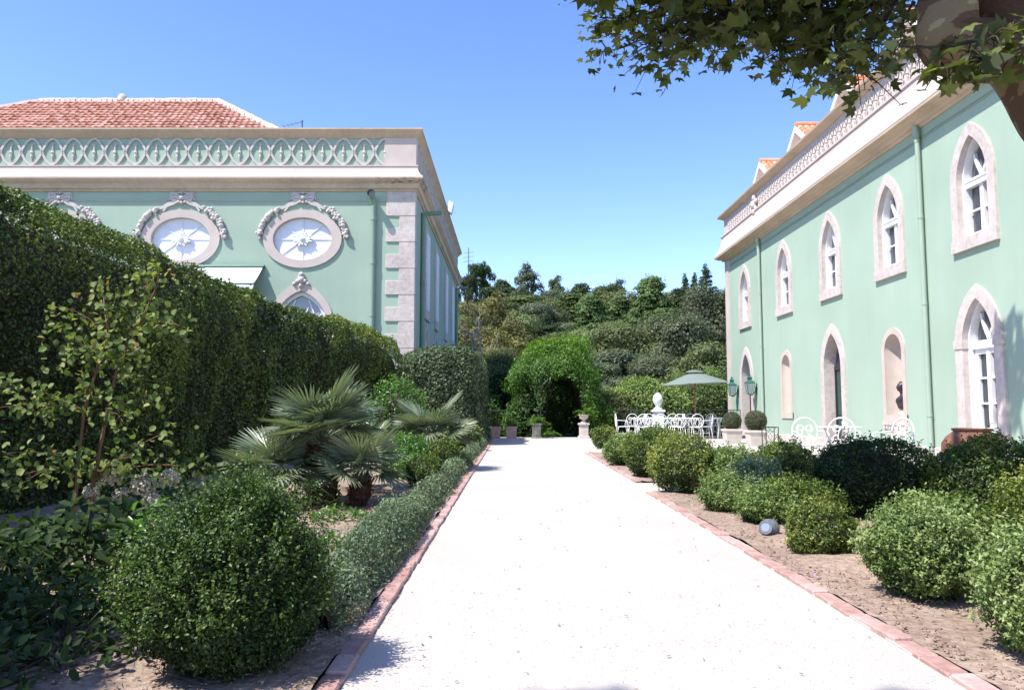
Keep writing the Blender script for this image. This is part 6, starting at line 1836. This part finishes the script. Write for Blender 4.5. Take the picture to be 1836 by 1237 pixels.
# ------------------------------------------------------------------ wooded hillside, each tree a thing
def tree_mesh(kind, mat, seed, nleaf, leaf):
    """unit tree, crown about 1 high (0.08..1) and 0.8 wide"""
    r = np.random.default_rng(seed)
    L1 = Lumps(9, seed); Ps = []; Ns = []
    blobs = []
    if kind == 'broad':
        for i in range(26):
            a = i*2.4 + r.normal(0, .3); h = r.uniform(.22, .88); q = .30*math.sin(min(max((h - .08)/.92, .05), .95)*PI)**.6*r.uniform(.5, 1.0)
            blobs.append((q*math.cos(a), q*math.sin(a), h, r.uniform(.07, .19), r.uniform(.06, .14)))
        blobs.append((0, 0, .55, .24, .30))
    elif kind == 'tall':
        for i in range(60):
            a = i*2.4; h = r.uniform(.22, .97); q = .30*math.sin(min(max((h - .12)/.9, .05), .97)*PI)**.7*r.uniform(.15, 1.0)
            blobs.append((q*math.cos(a), q*math.sin(a), h, r.uniform(.035, .085), r.uniform(.035, .07)))
    elif kind == 'cedar':
        for i in range(90):
            h = .16 + .82*(i/90); a = i*2.4; q = .40*(1 - ((h - .22)/.80))**.7*r.uniform(.15, 1.08)
            blobs.append((q*math.cos(a), q*math.sin(a), h - .1*q, r.uniform(.05, .13), r.uniform(.02, .05)))
    elif kind == 'spire':
        for i in range(80):
            h = .12 + .87*(i/80); a = i*2.4; q = .34*(1 - h)**.85*r.uniform(.3, 1.2)
            blobs.append((q*math.cos(a), q*math.sin(a), h - .25*q, (.04 + .07*(1 - h))*r.uniform(.6, 1.2), .02))
    w = np.array([b[3]**2 + b[3]*b[4] for b in blobs]); cnt = (nleaf*w/w.sum()).astype(int)
    for b, c in zip(blobs, cnt):
        d = unit(r.normal(size=(c, 3))); k = r.uniform(.35, 1.25, c)**.6
        if kind in ('cedar', 'spire'): d[:, 2] = np.abs(d[:, 2])*1.0 - .25
        P = np.array(b[:3]) + d*np.array([b[3], b[3], b[4]])*k[:, None]
        Ps.append(P); Ns.append(d*np.array([1, 1, 1.3]))
    P = np.concatenate(Ps); N = unit(np.concatenate(Ns))
    P += .018*np.stack([L1(P), L1(P + 3), L1(P + 7)], 1)
    L3 = Lumps(26, seed + 400)
    kp = (L3(P) > -.55) | (r.uniform(size=len(P)) < .25); P = P[kp]; N = N[kp]
    far = np.where(r.uniform(size=len(P)) < .07, r.uniform(0, .05, len(P)), 0); P = P + N*far[:, None]
    n = len(P)
    size = leaf*r.uniform(.6, 1.4, n)
    nn = unit(N + r.normal(size=(n, 3))*.36 + np.array([0, 0, .25]))
    t = r.normal(size=(n, 3)) + np.array([0, 0, -.2 if kind != 'spire' else 0.0]); t = unit(t - nn*(t*nn).sum(1, keepdims=True)); b = np.cross(nn, t)
    T, F = TEMPL['diamond']
    V = P[:, None] + size[:, None, None]*(T[None, :, 0:1]*.75*b[:, None] + T[None, :, 1:2]*t[:, None] + T[None, :, 2:3]*nn[:, None])
    faces = (F[0][None] + (np.arange(n)*4)[:, None, None]).reshape(-1, 3)
    tint = np.repeat(np.clip(.48 + .2*L1(P*.6) + r.normal(0, .17, n), 0, 1), 2)
    me = bpy.data.meshes.new('crown')
    V = V.reshape(-1, 3).astype(np.float32)
    me.vertices.add(len(V)); me.vertices.foreach_set('co', V.ravel())
    me.loops.add(faces.size); me.loops.foreach_set('vertex_index', faces.ravel().astype(np.int32))
    me.polygons.add(len(faces)); me.polygons.foreach_set('loop_start', np.arange(0, faces.size, 3, dtype=np.int32))
    a = me.attributes.new('tint', 'FLOAT', 'FACE'); a.data.foreach_set('value', tint.astype(np.float32))
    me.update(calc_edges=True); me.materials.append(mat)
    # trunk and limbs
    mb = MB(); h = {'broad': .6, 'tall': .85, 'cedar': .95, 'spire': .98}[kind]
    mb.tube([(0, 0, -.08), (.01, 0, h*.4), (-.005, .01, h*.75), (0, 0, h)], [.03, .024, .014, .004], 7)
    for b_ in blobs[::3]:
        z0 = max(.1, b_[2] - .12 - .3*math.hypot(b_[0], b_[1]))
        mb.tube([(0, 0, min(z0, h*.9)), (b_[0]*.5, b_[1]*.5, (z0 + b_[2])/2), (b_[0], b_[1], b_[2])], [.010, .007, .003], 4)
    tm = bpy.data.meshes.new('trunk'); tm.from_pydata(mb.v, [], mb.f); tm.update()
    return me, tm
TK = {}
def kind_mesh(key, kind, mat, seed, n=15000, leaf=.022, bark='dark_bark'):
    me, tm = tree_mesh(kind, LM[mat], seed, n, leaf); tm.materials.append(M[bark]); TK[key] = (me, tm)
kind_mesh('olive', 'broad', 't_olive', 1, 27000); kind_mesh('grey', 'broad', 't_grey', 2, 27000); kind_mesh('light', 'broad', 't_light', 3, 20000)
kind_mesh('gold', 'broad', 't_gold', 4, 11000, .026, 'pale_bark'); kind_mesh('euca', 'tall', 't_grey', 5, 15000, .022); kind_mesh('cedar', 'cedar', 't_cedar', 6, 27000, .022)
kind_mesh('dark', 'cedar', 't_dark', 7, 27000, .022); kind_mesh('spire', 'spire', 't_dark', 8, 14000, .02); kind_mesh('olive2', 'broad', 't_olive', 9, 27000); kind_mesh('grey2', 'broad', 't_grey', 10, 27000)
kind_mesh('pine', 'tall', 't_dark', 12, 15000, .022)
KIND = {'olive': 'dull olive tree', 'olive2': 'dense olive tree', 'grey': 'greyish green tree', 'grey2': 'dense greyish tree', 'light': 'light green rounded tree', 'gold': 'golden brown tree',
        'euca': 'tall airy grey tree', 'cedar': 'layered green cedar', 'dark': 'dark layered conifer', 'spire': 'dark pointed conifer', 'pine': 'tall dark tufted tree'}
f_, th_ = 1377.0, math.radians(4.877)
def world_at(px, py, Y):
    x = (px - 918)/f_; y = (618.5 - py)/f_; c_, s_ = math.cos(th_), math.sin(th_)
    k = Y/(c_ - s_*y); return (x*k, Y, 1.0 + (s_ + c_*y)*k)
def wood_tree(key, px, py, Y, wpx, where, hmin=None):
    X, _, zt = world_at(px, py, Y); zb = hill_z(X, Y)
    h = zt - zb; w = wpx*Y/f_
    root = thing('wood_tree', (X, Y, zb), KIND[key] + ' ' + where, 'tree', 'trees of the wooded hillside')
    me, tm = TK[key]
    for nm, m_ in (('trunk', tm), ('crown', me)):
        o = bpy.data.objects.new(nm, m_); COL.objects.link(o); o.parent = root
    hs = w/.80
    root.scale = (hs, hs, h/1.02); root.rotation_euler = (0, 0, (px*7.3 + py*1.7) % 6.28)
WT = [
 ('pine', 863, 466, 112, 95, 'on the skyline just past the villa corner'), ('pine', 838, 486, 100, 60, 'on the skyline touching the villa corner'), ('euca', 946, 472, 105, 95, 'breaking the skyline, tallest of the airy ones'),
 ('euca', 995, 492, 108, 70, 'on the skyline next to the tallest airy one'), ('dark', 1041, 506, 105, 120, 'low on the skyline above the arbour'), ('euca', 1104, 500, 112, 90, 'thin on the skyline between two cedars'),
 ('cedar', 1167, 496, 95, 130, 'with flat tiers on the skyline'), ('spire', 1228, 487, 122, 56, 'shorter one of the pair on the skyline'), ('spire', 1245, 486, 128, 50, 'slim one between its neighbours on the skyline'), ('spire', 1264, 470, 120, 80, 'tallest on the skyline near the house'),
 ('grey', 1282, 497, 76, 170, 'rising against the corner of the green house'), ('gold', 862, 516, 72, 150, 'beside the villa corner'), ('gold', 905, 560, 66, 110, 'below its larger golden neighbour'), ('olive', 930, 545, 78, 110, 'behind the golden trees'),
 ('dark', 975, 560, 80, 100, 'in the middle of the slope above the arbour'), ('cedar', 1058, 528, 88, 120, 'with tiers in the middle of the slope'), ('light', 1010, 592, 60, 150, 'directly behind the arbour'), ('olive2', 1133, 562, 70, 160, 'filling the middle of the slope'),
 ('grey2', 1215, 545, 68, 160, 'below the pointed pair'), ('grey2', 1112, 615, 56, 170, 'low on the slope right of the arbour'), ('grey', 1185, 630, 52, 150, 'low on the slope behind the parasol'), ('olive2', 1262, 600, 50, 150, 'low on the slope beside the house corner'),
 ('light', 1140, 672, 45, 130, 'low above the chairs'), ('light', 1232, 664, 42, 120, 'just behind the parasol canopy'), ('olive', 886, 610, 56, 120, 'above the block hedge'), ('olive2', 872, 640, 48, 110, 'just behind the block hedge'),
 ('grey', 1075, 640, 48, 110, 'between the arbour and the chairs'), ('olive', 960, 640, 50, 120, 'peeping over the left half of the arbour'), ('cedar', 1190, 560, 84, 130, 'behind the grey crowns of the slope'), ('dark', 900, 500, 110, 110, 'on the skyline between the tufted and the airy trees'),
 ('olive', 1070, 575, 72, 140, 'behind the right half of the arbour'), ('cedar', 1110, 530, 98, 110, 'under the thin skyline tree'), ('dark', 1215, 515, 100, 110, 'under the pointed pair'), ('light', 1290, 655, 44, 110, 'at the foot of the house corner'),
 ('olive', 915, 520, 98, 110, 'on the upper slope below the airy trees'), ('grey', 970, 535, 94, 120, 'on the upper slope under the lower airy tree'), ('olive2', 1010, 525, 104, 110, 'near the crest above the arbour'), ('grey', 1080, 535, 108, 110, 'near the crest between cedars'), ('olive', 1160, 530, 106, 120, 'near the crest behind the flat tiered cedar'),
 ('cedar', 1080, 512, 103, 120, 'just under the crest above the arbour'), ('olive2', 1205, 506, 106, 130, 'just under the crest before the pointed trio'), ('grey', 1000, 512, 106, 120, 'just under the crest below the lower airy tree'),
 ('olive2', 830, 560, 80, 120, 'hidden partly by the villa corner'), ('grey2', 1340, 500, 80, 170, 'behind the far end of the green house'), ('olive', 800, 560, 90, 150, 'behind the villa side wall'), ('grey', 760, 540, 95, 150, 'behind the villa far back'), ('olive2', 1420, 520, 85, 170, 'behind the roof of the green house'),
]
r3 = np.random.default_rng(77)
for i in range(40):          # the closed canopy between the trees named above
    Y = [100, 88, 76, 66, 58, 52][i % 6] + r3.uniform(-4, 4); px = 800 + 560*((i*0.618) % 1.0)
    py = 520 + (104 - Y)*3.1 + r3.uniform(-12, 22); kk = ['olive', 'grey', 'olive2', 'grey2', 'cedar', 'light', 'olive', 'grey2'][i % 8]
    row = ['top', 'upper', 'middle', 'middle', 'lower', 'lowest'][i % 6]
    WT.append((kk, px, py, Y, r3.uniform(150, 215), 'in the %s rank %s' % (row, 'towards the villa' if px < 960 else 'above the arbour' if px < 1070 else 'above the long table' if px < 1200 else 'towards the house')))
seen = {}
for j, w_ in enumerate(WT): seen.setdefault((w_[0], w_[5]), []).append(j)
for key_, js in seen.items():
    if len(js) > 1:
        js.sort(key=lambda j: WT[j][1])
        words = ['nearer the villa', 'nearer the house'] if len(js) == 2 else ['nearest the villa', 'midway', 'nearest the house', 'beyond']
        for j, wd in zip(js, words): WT[j] = WT[j][:5] + (WT[j][5] + ' ' + wd,)
# avoid picture-side words in labels
for (k_, px, py, Y, w, wh) in WT:
    wh = wh.replace('left half', 'dark half').replace('right half', 'sunlit half').replace('right of', 'past')
    wood_tree(k_, px, py, Y, w, wh)
# undergrowth that fills the slope between trunks
n = 30000
x = rng.uniform(-30, 60, n); y = 40 + 85*rng.uniform(0, 1, n)**1.3
z = zground(x[None], y[None])[0] + rng.uniform(0, 1.6, n)**1.2
o = leaves('undergrowth', np.stack([x, y, z], 1), np.tile([0, -.3, .8], (n, 1)), .5, LM['t_dark'], None, 'diamond', .7, .7, (0, 0, .3), rng.uniform(.1, .9, n)); tag(o, 'mixed undergrowth covering the wooded slope', None, None, 'stuff')
# pale bare boughs on the golden tree
bb = thing('bare_tree', (-4.4, 62, 0), 'pale bare branching dead tree in front of the golden crowns', 'tree')
mb = MB()
def bough(p, d, l, r, k):
    q = p + d*l
    mb.tube([p, p + d*l*.5 + Vector(rng.normal(0, l*.05, 3)), q], [r, r*.8, r*.55], 5)
    if k > 0:
        for i in range(3 if k > 1 else 2):
            bough(p.lerp(q, rng.uniform(.6, 1)), (d + Vector(rng.normal(0, .55, 3)) + Vector((0, 0, .05))).normalized(), l*rng.uniform(.55, .8), r*.55, k - 1)
X, Y, Z = world_at(868, 720, 52); 
bough(Vector((X, 52, hill_z(X, 52))), Vector((-.05, 0, 1)), 4.2, .10, 4)
mb.build('boughs', M['pale_bark'], bb); bb.location = (X, 52, 0); 
for ch in bb.children: ch.location = Vector(ch.location) + Vector((-4.4, 62, 0)) - Vector((X, 52, 0))
# ------------------------------------------------------------------ plane tree leaning in over the drive
pt = thing('plane_tree', (4.0, 3.9, 0), 'plane tree with a flaking patchy limb and lobed leaves hanging over the shrubs', 'tree')
W = lambda px, py, Y: Vector(world_at(px, py, Y))
def limb(mb, pts, rad, n=18, rough=.05, seed=1, sub=5):
    P = [Vector(p) for p in pts]; Q = []; Rr = []
    m = len(P)
    for i in range(m - 1):
        p0, p1, p2, p3 = P[max(i-1, 0)], P[i], P[i+1], P[min(i+2, m-1)]
        for k in range(sub):
            t = k/sub
            Q.append(.5*((2*p1) + (-p0 + p2)*t + (2*p0 - 5*p1 + 4*p2 - p3)*t*t + (-p0 + 3*p1 - 3*p2 + p3)*t**3)); Rr.append(rad[i] + (rad[i+1] - rad[i])*t)
    Q.append(P[-1]); Rr.append(rad[-1])
    b = len(mb.v); mb.tube(Q, Rr, n)
    if rough:
        L_ = Lumps(3.2, seed); L2 = Lumps(9, seed + 1)
        for i in range(b, len(mb.v)):
            k = min((i - b)//n, len(Q) - 1); c = Q[k]; v = Vector(mb.v[i]); a = np.array([mb.v[i]])
            mb.v[i] = tuple(c + (v - c)*(1 + rough*2.2*float(L_(a)[0]) + rough*.8*float(L2(a)[0])))
mb = MB()
limb(mb, [(4.05, 3.8, -.1), (3.95, 3.85, .8), (3.6, 4.0, 1.75), W(1955, 215, 4.3), W(1872, 100, 4.4), W(1800, 25, 4.5), W(1752, -60, 4.6), W(1725, -190, 4.9), W(1700, -420, 5.4), W(1640, -760, 6.0)], [.42, .36, .32, .29, .27, .265, .255, .22, .17, .08], 26, .055, 5)
limb(mb, [W(1850, 110, 4.5), W(1760, 95, 4.3), W(1700, 80, 4.2), W(1700, 25, 4.25), W(1685, -60, 4.4), W(1600, -190, 4.8), W(1480, -330, 5.6), W(1330, -420, 6.6)], [.14, .17, .145, .14, .135, .12, .09, .04], 22, .06, 9)
mb.build('trunk', M['plane_bark'], pt, True)
BR = []; LPs = []; LNs = []; SZ = []
mbb = MB()
def twigline(pts, r0, nl, spread, size, drop=.1):
    P = [Vector(p) for p in pts]
    limb(mbb, P, [r0*(1 - .75*i/(len(P)-1)) for i in range(len(P))], 7, 0, 3, 4)
    m = len(P) - 1
    for i in range(nl):
        t = rng.uniform(.08, 1.0)**.8*m; k = min(int(t), m - 1); c = np.array(P[k].lerp(P[k+1], t - k))
        off = rng.normal(0, spread, 3)*np.array([1, 1, .8]) + np.array([0, 0, -drop*rng.uniform(0, 1)])
        e = c + off
        LPs.append(e); LNs.append((rng.normal(0, .35), rng.normal(0, .35) - .2, .9)); SZ.append(size*rng.uniform(.5, 1.15))
        if rng.uniform() < .35: mbb.tube([tuple(c), tuple(c + off*.5 + np.array([0, 0, .03])), tuple(e)], [.005, .004, .002], 4)
B = [
 ([W(1690,-60,4.8), W(1590,20,5.3), W(1500,70,5.8), W(1440,105,6.2), W(1400,120,6.5)], .03, 230, .20, .125),
 ([W(1500,70,5.8), W(1500,120,5.8), W(1525,165,5.8)], .015, 75, .13, .095),
 ([W(1500,70,5.8), W(1465,120,6.0), W(1460,150,6.1)], .012, 45, .10, .09),
 ([W(1680,-120,5), W(1500,-50,5.8), W(1370,20,6.4), W(1280,50,6.8), W(1200,90,7.1), W(1180,118,7.1)], .035, 300, .22, .125),
 ([W(1400,-20,6.2), W(1290,10,6.8), W(1200,40,7.2), W(1130,60,7.5), W(1075,60,7.7)], .025, 180, .17, .12),
 ([W(1215,75,7.1), W(1150,100,7.4), W(1100,118,7.6), W(1050,125,7.8)], .012, 40, .07, .085),
 ([W(1140,55,7.4), W(1095,72,7.6), W(1060,85,7.7)], .010, 26, .07, .085),
 ([W(1120,20,7.4), W(1080,15,7.6), W(1060,35,7.7)], .010, 30, .09, .085),
 ([W(1310,20,6.7), W(1290,65,6.8), W(1265,95,6.8)], .014, 55, .13, .12),
 ([W(1660,-70,4.8), W(1590,60,5.0), W(1555,110,5.1), W(1530,160,5.2)], .02, 110, .14, .10),
 ([W(1560,60,5.4), W(1430,40,5.8), W(1330,45,6.2), W(1240,90,6.5)], .022, 260, .22, .14),
 ([W(1600,-40,5.2), W(1480,0,5.6), W(1340,-10,6.2), W(1210,0,6.9)], .03, 330, .26, .15),
 ([W(1880,70,3.9), W(1780,95,3.75), W(1690,112,3.9), W(1620,112,4.3), W(1540,100,4.8)], .014, 44, .08, .10),
 ([W(1880,95,3.8), W(1790,130,3.7), W(1730,140,3.7), W(1680,150,3.8)], .010, 36, .07, .11),
 ([W(1900,40,3.9), W(1830,70,3.7), W(1770,100,3.6)], .010, 16, .08, .09),
 ([W(1640,30,4.6), W(1610,85,4.7), W(1600,125,4.8)], .010, 34, .09, .09),
 ([W(1700,-120,5), W(1560,-120,5.6), W(1400,-90,6.4), W(1250,-80,7.2), W(1120,-60,7.8)], .04, 300, .32, .16),
 ([W(1030,-40,7.9), W(1006,-10,8.0), W(1002,6,8.0)], .008, 12, .05, .075),
]
for (p, r, nl, s, sz) in B: twigline([q + Vector((0, 0, q.y*.022)) for q in p], r, int(nl*1.2), s*.92, sz*.92)
# unseen crown above and behind the viewer: boughs and leaf masses added for shade
def mass(c, r, n, size):
    c = np.array(c); d = unit(rng.normal(size=(n, 3))); k = rng.uniform(.2, 1, n)**.45
    P = c + d*np.array(r)*k[:, None]
    for p in P: LPs.append(p); LNs.append((rng.normal(0, .4), rng.normal(0, .4), .9)); SZ.append(size*rng.uniform(.7, 1.3))
for bgh in ([W(1700,-420,5.4), (1.6, 6.2, 5.6), (0.2, 6.6, 6.3)], [W(1725,-190,4.9), (2.6, 6.4, 5.6), (2.2, 8.2, 7.6), (5.0, 11.2, 8.5)], [W(1700,-420,5.4), (2.2, 2.6, 6.6), (0.2, -0.6, 7.0), (-3.2, -0.4, 6.8), (-5.6, 0.7, 6.3)], [(-1.6, -0.5, 6.9), (-3.3, -.5, 8.4), (-4.6, -.5, 8.6)], [W(1640,-760,6.0), (2.6, 5.0, 8.2), (1.5, 3.0, 8.8)]):
    limb(mbb, bgh, [.12 - .09*i/(len(bgh)-1) for i in range(len(bgh))], 8, 0, 3, 4)
mass((2.3, 6.6, 5.6), (1.6, 1.0, .55), 700, .19)
mass((1.0, 6.3, 5.3), (1.5, .9, .6), 700, .19)
mass((2.9, 4.8, 4.6), (1.1, 1.0, .7), 420, .18)
mass((3.4, 6.6, 6.4), (1.6, 1.2, .8), 500, .19)
mass((-6.1, 0.75, 6.0), (1.35, 1.0, .6), 800, .19)
mass((5.1, 11.4, 8.6), (.45, .5, .9), 130, .19)
mass((-4.55, -.42, 8.5), (.26, .16, .25), 34, .15)
mass((-3.3, -.36, 8.5), (.30, .16, .25), 34, .15)
mass((.95, 5.5, 6.0), (1.6, 1.0, .5), 900, .19)
mass((1.5, 3.75, 5.0), (1.1, .8, .5), 520, .19)
mass((2.4, 3.4, 5.6), (1.2, .8, .5), 300, .19)
mbb.build('branches', M['twig'], pt, True)
P = np.array(LPs); N = np.array(LNs)
leaves('foliage', P, N, np.array(SZ), LM['plane'], pt, 'plane', .95, .55, (0, -.1, -.45), np.clip(rng.normal(.5, .22, len(P)), 0, 1))
